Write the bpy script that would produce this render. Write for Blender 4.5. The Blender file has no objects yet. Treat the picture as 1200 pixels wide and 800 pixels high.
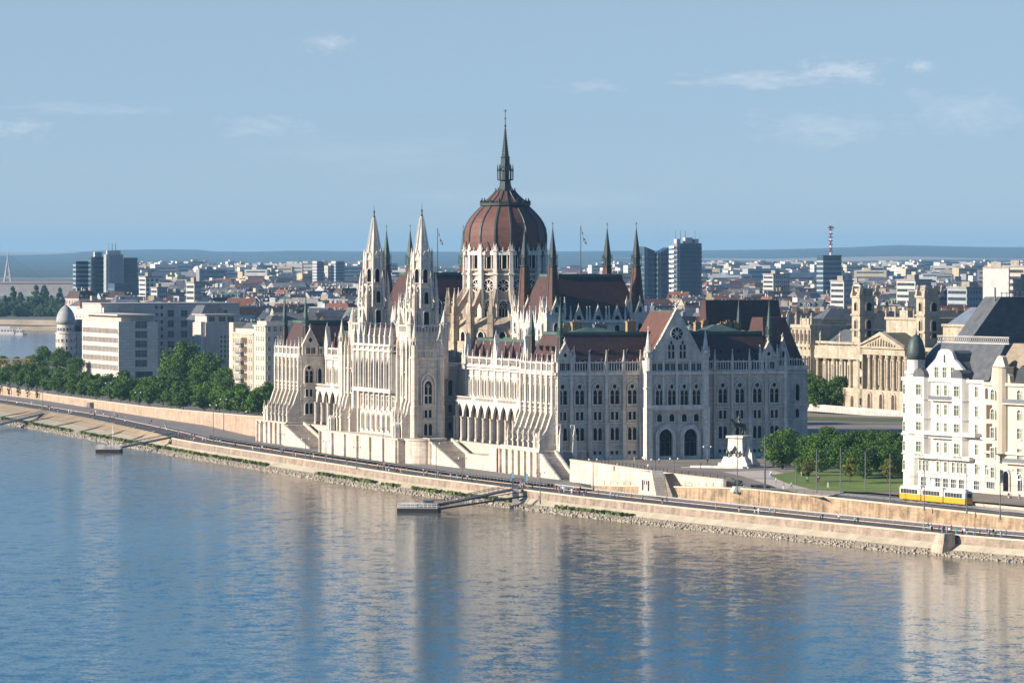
import bpy, math, random
from math import sin, cos, pi, sqrt, radians as R
from mathutils import Vector, Matrix
sc = bpy.context.scene
COL = sc.collection
F = 5650.0; HC = 65.4; HY = 297.0          # focal length in photo pixels, eye height over the water, horizon row
AL = R(19.65)                              # heading of the river front
def at(px, py, z):                         # where a sight line meets the level z
    Y = (HC - z) * F / (py - HY); return ((px - 600) / F * Y, Y)
def atY(px, Y): return (px - 600) / F * Y
def interp(tab, x):
    if x <= tab[0][0]:
        a, b = tab[0], tab[1]
    elif x >= tab[-1][0]:
        a, b = tab[-2], tab[-1]
        return b[1] + (b[1]-a[1])/(b[0]-a[0])*(x-b[0])
    else:
        for a, b in zip(tab, tab[1:]):
            if a[0] <= x <= b[0]: break
    return a[1] + (b[1]-a[1])/(b[0]-a[0])*(x-a[0])
# ---------------------------------------------------------------- mesh builder
class MB:
    def __init__(s, T=None): s.v=[]; s.f=[]; s.m=[]; s.T=T; s.sm=[]
    def add(s, vs, fs, m=0, smooth=False):
        b=len(s.v)
        s.v += [s.T(*p) for p in vs] if s.T else [tuple(p) for p in vs]
        for f in fs: s.f.append(tuple(b+i for i in f)); s.m.append(m); s.sm.append(smooth)
    def box(s,x0,x1,y0,y1,z0,z1,m=0):
        s.add([(x0,y0,z0),(x1,y0,z0),(x1,y1,z0),(x0,y1,z0),(x0,y0,z1),(x1,y0,z1),(x1,y1,z1),(x0,y1,z1)],
              [(0,3,2,1),(4,5,6,7),(0,1,5,4),(1,2,6,5),(2,3,7,6),(3,0,4,7)],m)
    def pry(s,poly,y0,y1,m=0):             # polygon in x,z pulled along y
        n=len(poly)
        s.add([(x,y0,z) for x,z in poly]+[(x,y1,z) for x,z in poly],
              [tuple(range(n)),tuple(range(2*n-1,n-1,-1))]+[(i,n+i,n+(i+1)%n,(i+1)%n) for i in range(n)],m)
    def prx(s,poly,x0,x1,m=0):             # polygon in y,z pulled along x
        n=len(poly)
        s.add([(x0,y,z) for y,z in poly]+[(x1,y,z) for y,z in poly],
              [tuple(range(n)),tuple(range(2*n-1,n-1,-1))]+[(i,n+i,n+(i+1)%n,(i+1)%n) for i in range(n)],m)
    def prz(s,poly,z0,z1,m=0):
        n=len(poly)
        s.add([(x,y,z0) for x,y in poly]+[(x,y,z1) for x,y in poly],
              [tuple(range(n)),tuple(range(2*n-1,n-1,-1))]+[(i,n+i,n+(i+1)%n,(i+1)%n) for i in range(n)],m)
    def ring(s,outer,inner,y0,y1,m=0):     # frame between two outlines of equal length, x,z plane, open at foot
        n=len(outer)
        v=[(x,y0,z) for x,z in outer]+[(x,y0,z) for x,z in inner]+[(x,y1,z) for x,z in outer]+[(x,y1,z) for x,z in inner]
        f=[]
        for i in range(n-1):
            f+=[(i,i+1,n+i+1,n+i),(2*n+i,3*n+i,3*n+i+1,2*n+i+1),(i,2*n+i,2*n+i+1,i+1),(n+i,n+i+1,3*n+i+1,3*n+i)]
        s.add(v,f,m)
    def lathe(s,prof,cx=0,cy=0,n=12,m=0,a0=0,smooth=False,cap=True):
        v=[];f=[]
        for r,z in prof:
            for k in range(n):
                a=a0+2*pi*k/n; v.append((cx+r*cos(a),cy+r*sin(a),z))
        for j in range(len(prof)-1):
            for k in range(n):
                f.append((j*n+k,j*n+(k+1)%n,(j+1)*n+(k+1)%n,(j+1)*n+k))
        if cap:
            f.append(tuple(range(n-1,-1,-1))); f.append(tuple((len(prof)-1)*n+k for k in range(n)))
        s.add(v,f,m,smooth)
    def frus(s,cx,cy,z0,z1,a,b,m=0,b2=None,a2=None):   # square frustum, half sizes a at foot, b at top
        a2=a2 if a2 is not None else a; b2=b2 if b2 is not None else b
        s.add([(cx-a,cy-a2,z0),(cx+a,cy-a2,z0),(cx+a,cy+a2,z0),(cx-a,cy+a2,z0),(cx-b,cy-b2,z1),(cx+b,cy-b2,z1),(cx+b,cy+b2,z1),(cx-b,cy+b2,z1)],
              [(0,3,2,1),(4,5,6,7),(0,1,5,4),(1,2,6,5),(2,3,7,6),(3,0,4,7)],m)
    def hip(s,x0,x1,y0,y1,z0,z1,ix,iy,m=0,top=None):   # roof with sloping sides; top material may differ
        s.add([(x0,y0,z0),(x1,y0,z0),(x1,y1,z0),(x0,y1,z0),(x0+ix,y0+iy,z1),(x1-ix,y0+iy,z1),(x1-ix,y1-iy,z1),(x0+ix,y1-iy,z1)],
              [(0,3,2,1),(0,1,5,4),(1,2,6,5),(2,3,7,6),(3,0,4,7)],m)
        n=len(s.v)-8; s.f.append((n+4,n+5,n+6,n+7)); s.m.append(m if top is None else top); s.sm.append(False)
    def tube(s,p,q,r,n=5,m=0,r2=None):
        p=Vector(p);q=Vector(q);d=(q-p)
        if d.length<1e-6: return
        d.normalize(); a=d.orthogonal().normalized(); b=d.cross(a); r2=r if r2 is None else r2
        v=[];
        for c,rr in ((p,r),(q,r2)):
            for k in range(n):
                t=2*pi*k/n; v.append(tuple(c+a*(rr*cos(t))+b*(rr*sin(t))))
        s.add(v,[(k,(k+1)%n,n+(k+1)%n,n+k) for k in range(n)]+[tuple(range(n-1,-1,-1)),tuple(range(n,2*n))],m)
    def mesh(s,name,mats):
        me=bpy.data.meshes.new(name); me.from_pydata(s.v,[],s.f)
        for m in mats: me.materials.append(m)
        me.polygons.foreach_set('material_index',s.m); me.polygons.foreach_set('use_smooth',s.sm); me.update(); return me
    def build(s,name,mats,parent=None,loc=(0,0,0),rz=0):
        if not isinstance(mats,(list,tuple)): mats=[mats]
        return put(name,s.mesh(name,mats),parent,loc,rz)
def put(name,me,parent=None,loc=(0,0,0),rz=0,sca=None):
    o=bpy.data.objects.new(name,me); COL.objects.link(o); o.location=loc; o.rotation_euler=(0,0,rz)
    if sca: o.scale=sca
    if parent: o.parent=parent
    return o
def tag(o,label=None,cat=None,group=None,kind=None):
    if label: o['label']=label
    if cat: o['category']=cat
    if group: o['group']=group
    if kind: o['kind']=kind
    return o
def thing(name,label,cat,loc=(0,0,0),rz=0,group=None):
    return tag(put(name,None,None,loc,rz),label,cat,group)
def arch(w,h,k=1.0,n=5):                   # pointed (k>0.5) or round (k=0.5) arch outline from foot to foot
    Rr=k*w; c=Rr-w/2; ap=sqrt(max(Rr*Rr-c*c,0)); hs=h-ap; pts=[(-w/2,0)]
    a1=math.acos(min(1,c/Rr))
    for i in range(n+1):
        a=a1*i/n; pts.append((c-Rr*cos(a),hs+Rr*sin(a)))
    for i in range(n-1,-1,-1):
        a=a1*i/n; pts.append((-c+Rr*cos(a),hs+Rr*sin(a)))
    pts.append((w/2,0)); return pts
def shift(poly,dx,dz): return [(x+dx,z+dz) for x,z in poly]
# ---------------------------------------------------------------- materials
def mat(name,c1,c2=None,scale=1.0,rough=0.8,metal=0,detail=4,bump=0,coords='Object',stretch=(1,1,1),spec=0.3,trans=0,streak=0,course=None,lo=.35,hi=.65):
    m=bpy.data.materials.new(name); m.use_nodes=True; nt=m.node_tree; N=nt.nodes; L=nt.links; N.clear()
    out=N.new('ShaderNodeOutputMaterial'); b=N.new('ShaderNodeBsdfPrincipled')
    b.inputs['Roughness'].default_value=rough; b.inputs['Metallic'].default_value=metal; b.inputs['Specular IOR Level'].default_value=spec
    b.inputs['Base Color'].default_value=(*c1,1)
    if c2:
        tc=N.new('ShaderNodeTexCoord'); mp=N.new('ShaderNodeMapping'); mp.inputs['Scale'].default_value=stretch
        L.new(tc.outputs[coords],mp.inputs[0])
        no=N.new('ShaderNodeTexNoise'); no.inputs['Scale'].default_value=scale; no.inputs['Detail'].default_value=detail; no.inputs['Roughness'].default_value=.65
        L.new(mp.outputs[0],no.inputs['Vector'])
        rp=N.new('ShaderNodeValToRGB'); rp.color_ramp.elements[0].position=lo; rp.color_ramp.elements[1].position=hi
        rp.color_ramp.elements[0].color=(*c1,1); rp.color_ramp.elements[1].color=(*c2,1); L.new(no.outputs[0],rp.inputs[0])
        last=rp.outputs[0]
        if streak:
            mp2=N.new('ShaderNodeMapping'); mp2.inputs['Scale'].default_value=(.9,.9,.06); L.new(tc.outputs[coords],mp2.inputs[0])
            n2=N.new('ShaderNodeTexNoise'); n2.inputs['Scale'].default_value=1.0; n2.inputs['Detail'].default_value=3; L.new(mp2.outputs[0],n2.inputs['Vector'])
            mr=N.new('ShaderNodeMapRange'); mr.inputs[1].default_value=.45; mr.inputs[2].default_value=.75; mr.inputs[3].default_value=1; mr.inputs[4].default_value=1-streak; L.new(n2.outputs[0],mr.inputs[0])
            mx=N.new('ShaderNodeMix'); mx.data_type='RGBA'; mx.blend_type='MULTIPLY'; mx.inputs[0].default_value=1
            L.new(last,mx.inputs[6]); L.new(mr.outputs[0],mx.inputs[7]); last=mx.outputs[2]
        if course:                           # masonry courses: joint lines every `course` metres, blocks of varied tone
            sx=N.new('ShaderNodeSeparateXYZ'); L.new(tc.outputs[coords],sx.inputs[0])
            ad=N.new('ShaderNodeMath'); ad.operation='ADD'; L.new(sx.outputs[0],ad.inputs[0]); L.new(sx.outputs[1],ad.inputs[1])
            cb=N.new('ShaderNodeCombineXYZ'); L.new(ad.outputs[0],cb.inputs[0]); L.new(sx.outputs[2],cb.inputs[1])
            br=N.new('ShaderNodeTexBrick'); br.inputs['Scale'].default_value=1; br.inputs['Brick Width'].default_value=course*2.6; br.inputs['Row Height'].default_value=course
            br.inputs['Mortar Size'].default_value=course*.05; br.inputs['Color1'].default_value=(1,1,1,1); br.inputs['Color2'].default_value=(.8,.79,.77,1); br.inputs['Mortar'].default_value=(.6,.57,.53,1)
            L.new(cb.outputs[0],br.inputs['Vector'])
            mx=N.new('ShaderNodeMix'); mx.data_type='RGBA'; mx.blend_type='MULTIPLY'; mx.inputs[0].default_value=.85
            L.new(last,mx.inputs[6]); L.new(br.outputs[0],mx.inputs[7]); last=mx.outputs[2]
        L.new(last,b.inputs['Base Color'])
        if bump:
            bp=N.new('ShaderNodeBump'); bp.inputs['Strength'].default_value=1; bp.inputs['Distance'].default_value=bump; L.new(no.outputs[0],bp.inputs['Height']); L.new(bp.outputs[0],b.inputs['Normal'])
    if trans:
        t=N.new('ShaderNodeBsdfTranslucent'); mix=N.new('ShaderNodeMixShader'); mix.inputs[0].default_value=trans
        if c2: L.new(last,t.inputs[0])
        else: t.inputs[0].default_value=(*c1,1)
        L.new(b.outputs[0],mix.inputs[1]); L.new(t.outputs[0],mix.inputs[2]); L.new(mix.outputs[0],out.inputs[0])
    else: L.new(b.outputs[0],out.inputs[0])
    return m
M={}
M['stone']=mat('white_limestone',(.74,.68,.59),(.57,.515,.44),.35,.85,streak=.35,course=.6)
M['trim']=mat('carved_limestone',(.78,.72,.63),(.58,.53,.46),.9,.85,streak=.3)
M['oldstone']=mat('weathered_limestone',(.55,.47,.37),(.36,.30,.23),.4,.9,streak=.4,course=.6)
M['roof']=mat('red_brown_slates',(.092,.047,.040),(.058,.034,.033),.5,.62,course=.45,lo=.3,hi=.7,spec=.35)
M['rooflit']=mat('sunlit_slates',(.15,.07,.05),(.10,.048,.036),.5,.65,course=.45,lo=.3,hi=.7)  # lighter copy of the roof slates, sunlit tone painted in
M['copper']=mat('green_copper',(.085,.14,.115),(.05,.085,.075),.5,.55,lo=.3,hi=.7)
M['darkmetal']=mat('dark_patinated_metal',(.03,.042,.042),(.05,.065,.06),1,.5)
M['pane']=mat('dark_window_glass',(.010,.007,.008),(.005,.005,.007),.3,.6,spec=.03)
M['brownpane']=mat('brown_framed_glass',(.022,.009,.008),(.008,.007,.008),.4,.6,spec=.03)
M['inside']=mat('loggia_shade_colour',(.11,.075,.048),(.06,.042,.028),.5,.9)  # dark brown with the shade of loggias and openings painted in
M['terrace']=mat('terrace_stone_blocks',(.70,.62,.52),(.52,.45,.37),.25,.9,streak=.3,course=.7)
M['chimney']=mat('buff_chimney_brick',(.42,.28,.15),(.3,.2,.11),1,.9,course=.3)
M['bronze']=mat('dark_bronze',(.035,.04,.035),(.06,.075,.06),2,.45,metal=.5)
M['black']=mat('black_paint',(.02,.02,.022)); M['iron']=mat('grey_galvanised_steel',(.22,.23,.24),(.14,.15,.16),3,.5,metal=.4)
M['white']=mat('white_paint',(.78,.77,.74),(.66,.65,.62),2,.5)
M['red']=mat('red_cloth',(.5,.03,.03)); M['green']=mat('green_cloth',(.03,.2,.07))
HAZE=3.2e-5; SKYTINT=(1.28,1.14,.96); SKYS=.10; SUNE=4.6; CLOUD=6; EXPO=1.0
# ---------------------------------------------------------------- river bank, quay, ground
BANK=[(300,640),(600,420),(800,262),(950,152),(1018,108),(1059,82.5),(1130,48),(1215,8.6),(1334,-37.8),(1559,-110),(1857,-197),(2300,-330),(2480,-300),(2560,-235),(3000,-272),(3600,-327),(4100,-377),(4230,-560),(4330,-2500),(4400,-9000)]
DOFF=[(300,8),(1500,8),(1591,8.5),(1650,14),(1807,22),(2000,23),(2300,20),(2480,8),(9000,8)]
WALL=[(300,665+30),(800,340),(950,214),(1010,158),(1067,113),(1112,86.6),(1176,58.3),(1188,50.5),(1263,20.5),(1299,15.5),(1330,18.5),(1560,-62),(1629,-89),(1726,-110),(1816,-137.6),(2005,-192),(2300,-290),(2480,-280),(2560,-222),(3000,-258),(3600,-313),(4100,-362),(4230,-530),(4330,-2470),(4400,-8960)]
WALL3=[(300,700),(800,360),(950,240),(1010,182),(1067,137),(1112,112),(1176,78),(1195,53),(1220,38.9),(1299,16.0),(1330,19)]
ZMID=[(300,5.5),(1010,5.5),(1067,6.2),(1112,7.1),(1176,7.3),(1188,7.1),(1230,5.4),(1263,4.1),(1299,4.0)]
ZG=[(300,7.2),(1000,7.2),(1067,7.4),(1112,7.8),(1176,8.0),(1195,8.6),(1220,9.2),(1299,9.2),(1330,8.5),(1345,8.5),(1450,10.3),(1560,10.5),(1629,9.8),(1726,7.9),(1816,6.9),(2005,6.0),(2150,7.4),(2300,8.5),(9000,8.5)]
QZ=4.0
def xb(Y): return interp(BANK,Y)
def xd(Y): return xb(Y)+interp(DOFF,Y)
def xw(Y): return interp(WALL,Y)
def x3(Y): return max(interp(WALL3,Y),xw(Y)+.05) if Y<1299 else xw(Y)+.05
def zg(Y): return interp(ZG,Y)
def zm(Y): return interp(ZMID,Y) if Y<1299 else QZ
Ys=sorted(set([300,450,600,700,800]+[900+10*i for i in range(145)]+[b[0] for b in BANK+WALL]+[2400+100*i for i in range(20)]))
def strip(name,fa,fb,material,kind='structure',Y0=0,Y1=1e9,label=None,cat=None,nsub=1,step=None):
    ys=[y for y in Ys if Y0<=y<=Y1]
    mb=MB(); v=[];f=[];n=nsub+1
    for Y in ys:
        a=fa(Y);b=fb(Y)
        for k in range(n):
            t=k/nsub; v.append((a[0]+(b[0]-a[0])*t,Y,a[1]+(b[1]-a[1])*t))
    for i in range(len(ys)-1):
        for k in range(nsub): f.append((i*n+k,i*n+k+1,(i+1)*n+k+1,(i+1)*n+k))
    mb.add(v,f); o=mb.build(name,material); tag(o,label,cat,kind=kind); return o
def bandmat(name,c1,c2,c3,axis_scale,rough=.9,course=None,scale=.3,lo=.35,hi=.65,streak=0):
    return mat(name,c1,c2,scale,rough,course=course,lo=lo,hi=hi,streak=streak)
m_asph=mat('worn_asphalt',(.06,.058,.056),(.10,.097,.09),.12,.9,detail=8)
m_pave=mat('plaza_paving',(.20,.17,.14),(.28,.245,.20),.06,.9,detail=8,course=1.4)
m_cream=mat('sloping_cream_concrete',(.46,.41,.31),(.34,.30,.22),.18,.9,streak=.2,detail=8)
m_pink=mat('pinkish_quay_masonry',(.39,.305,.245),(.215,.18,.145),.35,.9,course=.45,streak=.35,detail=8)
m_stain=mat('stained_ochre_masonry',(.44,.32,.21),(.16,.12,.075),.28,.9,course=.5,streak=.5,detail=8,lo=.42,hi=.68)
m_cap=mat('pale_coping_stone',(.6,.46,.36),(.5,.38,.3),.6,.9)
m_slope=mat('sloping_quay_blocks',(.42,.33,.22),(.30,.23,.14),.2,.95,course=.8,detail=8)
m_ground=mat('city_ground',(.12,.115,.10),(.17,.16,.14),.05,.95,coords='Object')
m_rock=mat('riprap_rock',(.42,.37,.29),(.22,.19,.145),.8,.95)
m_weed=mat('bank_weeds',(.07,.11,.03),(.12,.15,.05),.9,.9)
m_stone_bed=mat('bank_stones',(.34,.30,.22),(.20,.17,.12),1.2,.95)
cob=MB(); cob.T=None
o=strip('bank',lambda Y:(xb(Y)-6,-2.0),lambda Y:(xb(Y)+5.2,1.1),m_stone_bed)
o=strip('concrete_slope',lambda Y:(xb(Y)+5.2,1.1),lambda Y:(xb(Y)+7.5 if Y<1600 else xb(Y)+7.5+(xd(Y)-xb(Y)-8)*.45,2.3),m_cream,nsub=1,Y1=2400)
strip('quay_slope',lambda Y:(xb(Y)+7.5+(xd(Y)-xb(Y)-8)*.45,2.3),lambda Y:(xd(Y),4.2),m_slope,Y0=1591,Y1=2400)
q=MB()
ys=[y for y in Ys if 300<=y<=1600]
pro=[(-.35,2.25),(-.12,4.05),(-.28,4.05),(-.28,4.4),(.45,4.4),(.45,3.6)]
v=[];f=[]
for Y in ys:
    for d,z in pro: v.append((xd(Y)+d,Y,z))
for i in range(len(ys)-1):
    for k in range(len(pro)-1): f.append((i*6+k,i*6+k+1,i*6+7+k,i*6+6+k))
q.add(v,f); q.m=[0 if (i%5)<1 else 1 for i in range(len(f))]
qw=thing('quay_wall','long pinkish masonry quay wall above the river stones','wall'); qb=q.build('wall_face',[m_pink,m_cap],qw)
def rw(Y): return interp([(300,13.4),(1240,13.4),(1275,11),(3000,11)],Y)
strip('quay_road',lambda Y:(xd(Y)+.4,QZ),lambda Y:(min(xd(Y)+rw(Y),xw(Y)-.5),QZ),m_asph)
m_prom=mat('promenade_paving',(.17,.16,.15),(.24,.225,.2),.2,.9,detail=8)
strip('promenade',lambda Y:(min(xd(Y)+rw(Y),xw(Y)-.5),QZ+.01),lambda Y:(xw(Y)+.3,QZ+.01),m_prom,Y0=1255)
strip('verge_path',lambda Y:(min(xd(Y)+rw(Y),xw(Y)-.5),QZ+.01),lambda Y:(xw(Y)+.3,QZ+.01),m_prom,Y1=1255)
# kerb of the quay road
def ribbon(mb,fx,fz,w,h,Y0,Y1,m=0,step=10):
    n=max(1,int((Y1-Y0)/step)); v=[];f=[]
    for i in range(n+1):
        Y=Y0+(Y1-Y0)*i/n; x=fx(Y); z=fz(Y)
        v+=[(x-w/2,Y,z),(x-w/2,Y,z+h),(x+w/2,Y,z+h),(x+w/2,Y,z)]
    for i in range(n):
        a=i*4; f+=[(a,a+1,a+5,a+4),(a+1,a+2,a+6,a+5),(a+2,a+3,a+7,a+6)]
    f+=[(0,1,2,3),(n*4,n*4+3,n*4+2,n*4+1)]
    mb.add(v,f,m)
k=MB(); ribbon(k,lambda Y:min(xd(Y)+rw(Y),xw(Y)-.5),lambda Y:QZ,.35,.13,960,2100); tag(k.build('kerb',m_cap),kind='structure')
# lane line
k=MB(); 
for i in range(140):
    Y=970+i*8
    x=xd(Y)+5.5; x2=xd(Y+3)+5.5
    k.add([(x-.08,Y,QZ+.006),(x+.08,Y,QZ+.006),(x2+.08,Y+3,QZ+.006),(x2-.08,Y+3,QZ+.006)],[(0,1,2,3)])
tag(k.build('road_marking',M['white']),kind='structure')
# stained retaining wall of the ramp, white plaza wall, embankment wall in the north
def wallobj(name,label,fx,z0,z1,Y0,Y1,m,th=.7,capm=m_cap,cap=.35):
    t=thing(name,label,'wall')
    mb=MB(); n=max(2,int((Y1-Y0)/6)); v=[];f=[]
    for i in range(n+1):
        Y=Y0+(Y1-Y0)*i/n; x=fx(Y)
        v+=[(x-.15,Y,z0(Y)-.5),(x,Y,z1(Y)),(x+th,Y,z1(Y)),(x+th,Y,z0(Y)-.5)]
    for i in range(n):
        a=i*4; f+=[(a,a+1,a+5,a+4),(a+1,a+2,a+6,a+5),(a+2,a+3,a+7,a+6)]
    f+=[(0,1,2,3),(n*4,n*4+3,n*4+2,n*4+1)]
    mb.add(v,f); mb.build('masonry',m,t)
    c=MB(); ribbon(c,lambda Y:fx(Y)+th/2,lambda Y:z1(Y)+.002,th+.3,cap,Y0,Y1,step=6); c.build('coping',capm,t)
    return t
wallobj('ramp_wall','ochre stained masonry wall carrying the tram road above the quay',xw,lambda Y:QZ,lambda Y:zm(Y)+.5,965,1262,m_stain)
wallobj('plaza_wall','white stone retaining wall below the plaza south of the parliament',x3,lambda Y:zm(Y)-1,lambda Y:zg(Y)+.5,1196,1300,M['terrace'])
wallobj('tram_kerb_wall','low tan wall between the ramp road and the tram tracks',lambda Y:x3(Y)-11,lambda Y:zm(Y),lambda Y:zg(Y)+.25,1000,1128,m_cap)
wallobj('embankment_wall','pale pink embankment wall left of the parliament under the trees',xw,lambda Y:QZ,lambda Y:zg(Y)+.6,1600,2150,mat('pale_pink_masonry',(.50,.37,.28),(.36,.27,.20),.3,.9,course=.5,streak=.3))
strip('ramp_road',lambda Y:(xw(Y)+.5,zm(Y)),lambda Y:(x3(Y)+.1,zm(Y) if Y>1190 else (zm(Y)+zg(Y))/2),m_asph,Y1=1299)
strip('plaza',lambda Y:(x3(Y)+.05,zg(Y)),lambda Y:(x3(Y)+400,zg(Y)-.0),m_pave,Y0=300,Y1=2100,nsub=2)
# land beyond
g=MB(); v=[];f=[]
yy=[y for y in Ys if y>=2100]+[5000,6000,7000,8000,9500,11000]
cols=[0,30,100,300,900,2500,6000,14000]
for Y in yy:
    x0=xw(Y) if Y<=4400 else -14000
    for c in cols:
        xx=x0+c if Y<=4400 else -14000+28000*cols.index(c)/(len(cols)-1)
        if Y<=4400 and c>=14000: xx=14000
        v.append((xx,Y,zg(Y)-.02))
n=len(cols)
for i in range(len(yy)-1):
    for k_ in range(n-1): f.append((i*n+k_,i*n+k_+1,(i+1)*n+k_+1,(i+1)*n+k_))
g.add(v,f); tag(g.build('ground',m_ground),kind='structure')
strip('ground',lambda Y:(x3(Y)+400,zg(Y)),lambda Y:(14000,zg(Y)-.02),m_ground,Y0=300,Y1=2100,nsub=2)
strip('embankment_slope',lambda Y:(xd(Y),4.2) if Y<2400 else (xb(Y)+5,1.1),lambda Y:(xw(Y)+.1,zg(Y)),m_weed,Y0=2150,Y1=3000)
strip('beach',lambda Y:(xb(Y)+5,1.1),lambda Y:(xw(Y)+.1,zg(Y)),mat('sandy_beach',(.30,.25,.19),(.20,.17,.13),.05,.95),Y0=3000)
# riprap stones
rnd=random.Random(4)
rk=MB()
for i in range(6500):
    Y=rnd.uniform(990,1960); d=rnd.uniform(-.3,4.6)
    if rnd.random()<.35: d=rnd.uniform(0,2)
    x=xb(Y)+d; z=-.2+(d+6)/11.2*3.1-1.75; s=rnd.uniform(.25,.62)*(1.2 if d<2.5 else .85)
    pts=[]
    for (a,b,c) in ((1,0,0),(-1,0,0),(0,1,0),(0,-1,0),(0,0,1),(0,0,-1)):
        j=rnd.uniform(.6,1.2)*s; pts.append((x+a*j+rnd.uniform(-.1,.1),Y+b*j*1.4,z+c*j*.8))
    rk.add(pts,[(0,2,4),(2,1,4),(1,3,4),(3,0,4),(2,0,5),(1,2,5),(3,1,5),(0,3,5)])
tag(rk.build('riprap',m_rock),'loose grey brown stones along the water edge','stones',kind='stuff')
wd=MB()
for i in range(7000):
    Y=rnd.uniform(1180,1990)
    if math.sin(Y*.021)+math.sin(Y*.063+2)*.8+(.9 if Y>1500 else 0)+(.8 if Y>1330 else -.1)<.1: continue
    d=rnd.gauss(5.1,.5); x=xb(Y)+d; z=1.15+rnd.uniform(-.1,.3); s=rnd.uniform(.3,.6); a=rnd.uniform(0,pi)
    wd.add([(x-s*cos(a),Y-s*sin(a),z-.3),(x+s*cos(a),Y+s*sin(a),z-.3),(x+s*cos(a)*.6,Y+s*sin(a)*.6,z+s*.8),(x-s*cos(a)*.7,Y-s*sin(a)*.7,z+s*.9)],[(0,1,2,3)])
tag(wd.build('bank_weeds',m_weed),'green weeds growing in a strip above the river stones','weeds',kind='stuff')
# water
m=bpy.data.materials.new('river_water'); m.use_nodes=True; nt=m.node_tree; N=nt.nodes; L=nt.links
b=N['Principled BSDF']; b.inputs['Base Color'].default_value=(.008,.085,.13,1); b.inputs['Roughness'].default_value=.13; b.inputs['IOR'].default_value=1.19; b.inputs['Specular Tint'].default_value=(.56,.84,1,1)
tc=N.new('ShaderNodeTexCoord')
def nz(scale,st,detail=2):
    mp=N.new('ShaderNodeMapping'); mp.inputs['Scale'].default_value=st; L.new(tc.outputs['Object'],mp.inputs[0])
    n=N.new('ShaderNodeTexNoise'); n.inputs['Scale'].default_value=scale; n.inputs['Detail'].default_value=detail; L.new(mp.outputs[0],n.inputs['Vector']); return n
def vm(op,a,b_=None,val=None,sc_=None):
    q=N.new('ShaderNodeVectorMath'); q.operation=op; L.new(a,q.inputs[0])
    if b_ is not None: L.new(b_,q.inputs[1])
    if val is not None: q.inputs[1].default_value=val
    if sc_ is not None:
        if isinstance(sc_,float): q.inputs['Scale'].default_value=sc_
        else: L.new(sc_,q.inputs['Scale'])
    return q.outputs[0]
n1=nz(1.9,(1.0,.7,1)); n2=nz(.30,(1.0,.6,1),3); n3=nz(.009,(1,.45,1),4)
a1=vm('SCALE',vm('SUBTRACT',n1.outputs['Color'],val=(.5,.5,.5)),sc_=.20)
a2=vm('SCALE',vm('SUBTRACT',n2.outputs['Color'],val=(.5,.5,.5)),sc_=.17)
su=vm('ADD',a1,a2)
mr=N.new('ShaderNodeMapRange'); mr.inputs[1].default_value=.3; mr.inputs[2].default_value=.7; mr.inputs[3].default_value=.5; mr.inputs[4].default_value=1.3; L.new(n3.outputs[0],mr.inputs[0])
su=vm('SCALE',su,sc_=mr.outputs[0])
fl=vm('MULTIPLY',su,val=(.26,1,0)); nn=vm('NORMALIZE',vm('ADD',fl,val=(0,0,1)))
L.new(nn,b.inputs['Normal'])
# silt: the shallows along the bank are browner
dt=N.new('ShaderNodeVectorMath'); dt.operation='DOT_PRODUCT'; L.new(tc.outputs['Object'],dt.inputs[0]); dt.inputs[1].default_value=(.94,.34,0)
n4=nz(.012,(1,.4,1),4); am=N.new('ShaderNodeMath'); am.operation='MULTIPLY_ADD'; L.new(n4.outputs[0],am.inputs[0]); am.inputs[1].default_value=90; L.new(dt.outputs['Value'],am.inputs[2])
sr=N.new('ShaderNodeMapRange'); sr.interpolation_type='SMOOTHSTEP'; sr.inputs[1].default_value=.94*108+.34*1018-110; sr.inputs[2].default_value=.94*108+.34*1018+30; L.new(am.outputs[0],sr.inputs[0])
cm=N.new('ShaderNodeMix'); cm.data_type='RGBA'; L.new(sr.outputs[0],cm.inputs[0]); cm.inputs[6].default_value=(.008,.085,.13,1); cm.inputs[7].default_value=(.15,.125,.085,1); L.new(cm.outputs[2],b.inputs['Base Color'])
w=MB(); w.add([(-16000,-150,0),(16000,-150,0),(16000,11000,0),(-16000,11000,0)],[(0,1,2,3)]); tag(w.build('water',m),kind='structure')
# far hills
hp=[(-400,296),(0,295.5),(60,296),(130,293),(190,292),(230,292.5),(250,294.5),(300,295),(340,293.6),(420,294.5),(560,295),(700,294.2),(800,293.5),(900,292.5),(960,291),(1000,289.5),(1050,287),(1110,288.5),(1160,289.5),(1200,289.5),(1600,292)]
hl=MB(); v=[];f=[]; rows=[(10900,0),(15000,.08),(19000,.22),(23000,.5),(26500,.8),(30000,1.0),(33000,.8)]
rnd=random.Random(9); NX=240
for j,(Y,t) in enumerate(rows):
    for i in range(NX+1):
        px=-1500+4200*i/NX; top=HC+(HY-interp(hp,px))*30000/F
        z=8.4+(top-8.4)*t
        if 0<j<5: z+=math.sin(px*.021+j*1.7)*5*t+math.sin(px*.05+j)*2.5*t
        v.append((atY(px,Y)*1,Y,z))
for j in range(len(rows)-1):
    for i in range(NX): f.append((j*(NX+1)+i,j*(NX+1)+i+1,(j+1)*(NX+1)+i+1,(j+1)*(NX+1)+i))
hl.add(v,f,0,True)
mh=mat('wooded_hills',(.045,.065,.055),(.075,.09,.07),.0012,.95,stretch=(1,.35,1),detail=6)
nt=mh.node_tree; N2=nt.nodes; L2=nt.links; bs=[n for n in N2 if n.type=='BSDF_PRINCIPLED'][0]; src=bs.inputs['Base Color'].links[0].from_socket
t2=N2.new('ShaderNodeTexCoord'); mp=N2.new('ShaderNodeMapping'); mp.inputs['Scale'].default_value=(.0007,.00022,.004); L2.new(t2.outputs['Object'],mp.inputs[0])
vo=N2.new('ShaderNodeTexVoronoi'); vo.inputs['Scale'].default_value=1; L2.new(mp.outputs[0],vo.inputs['Vector'])
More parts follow.
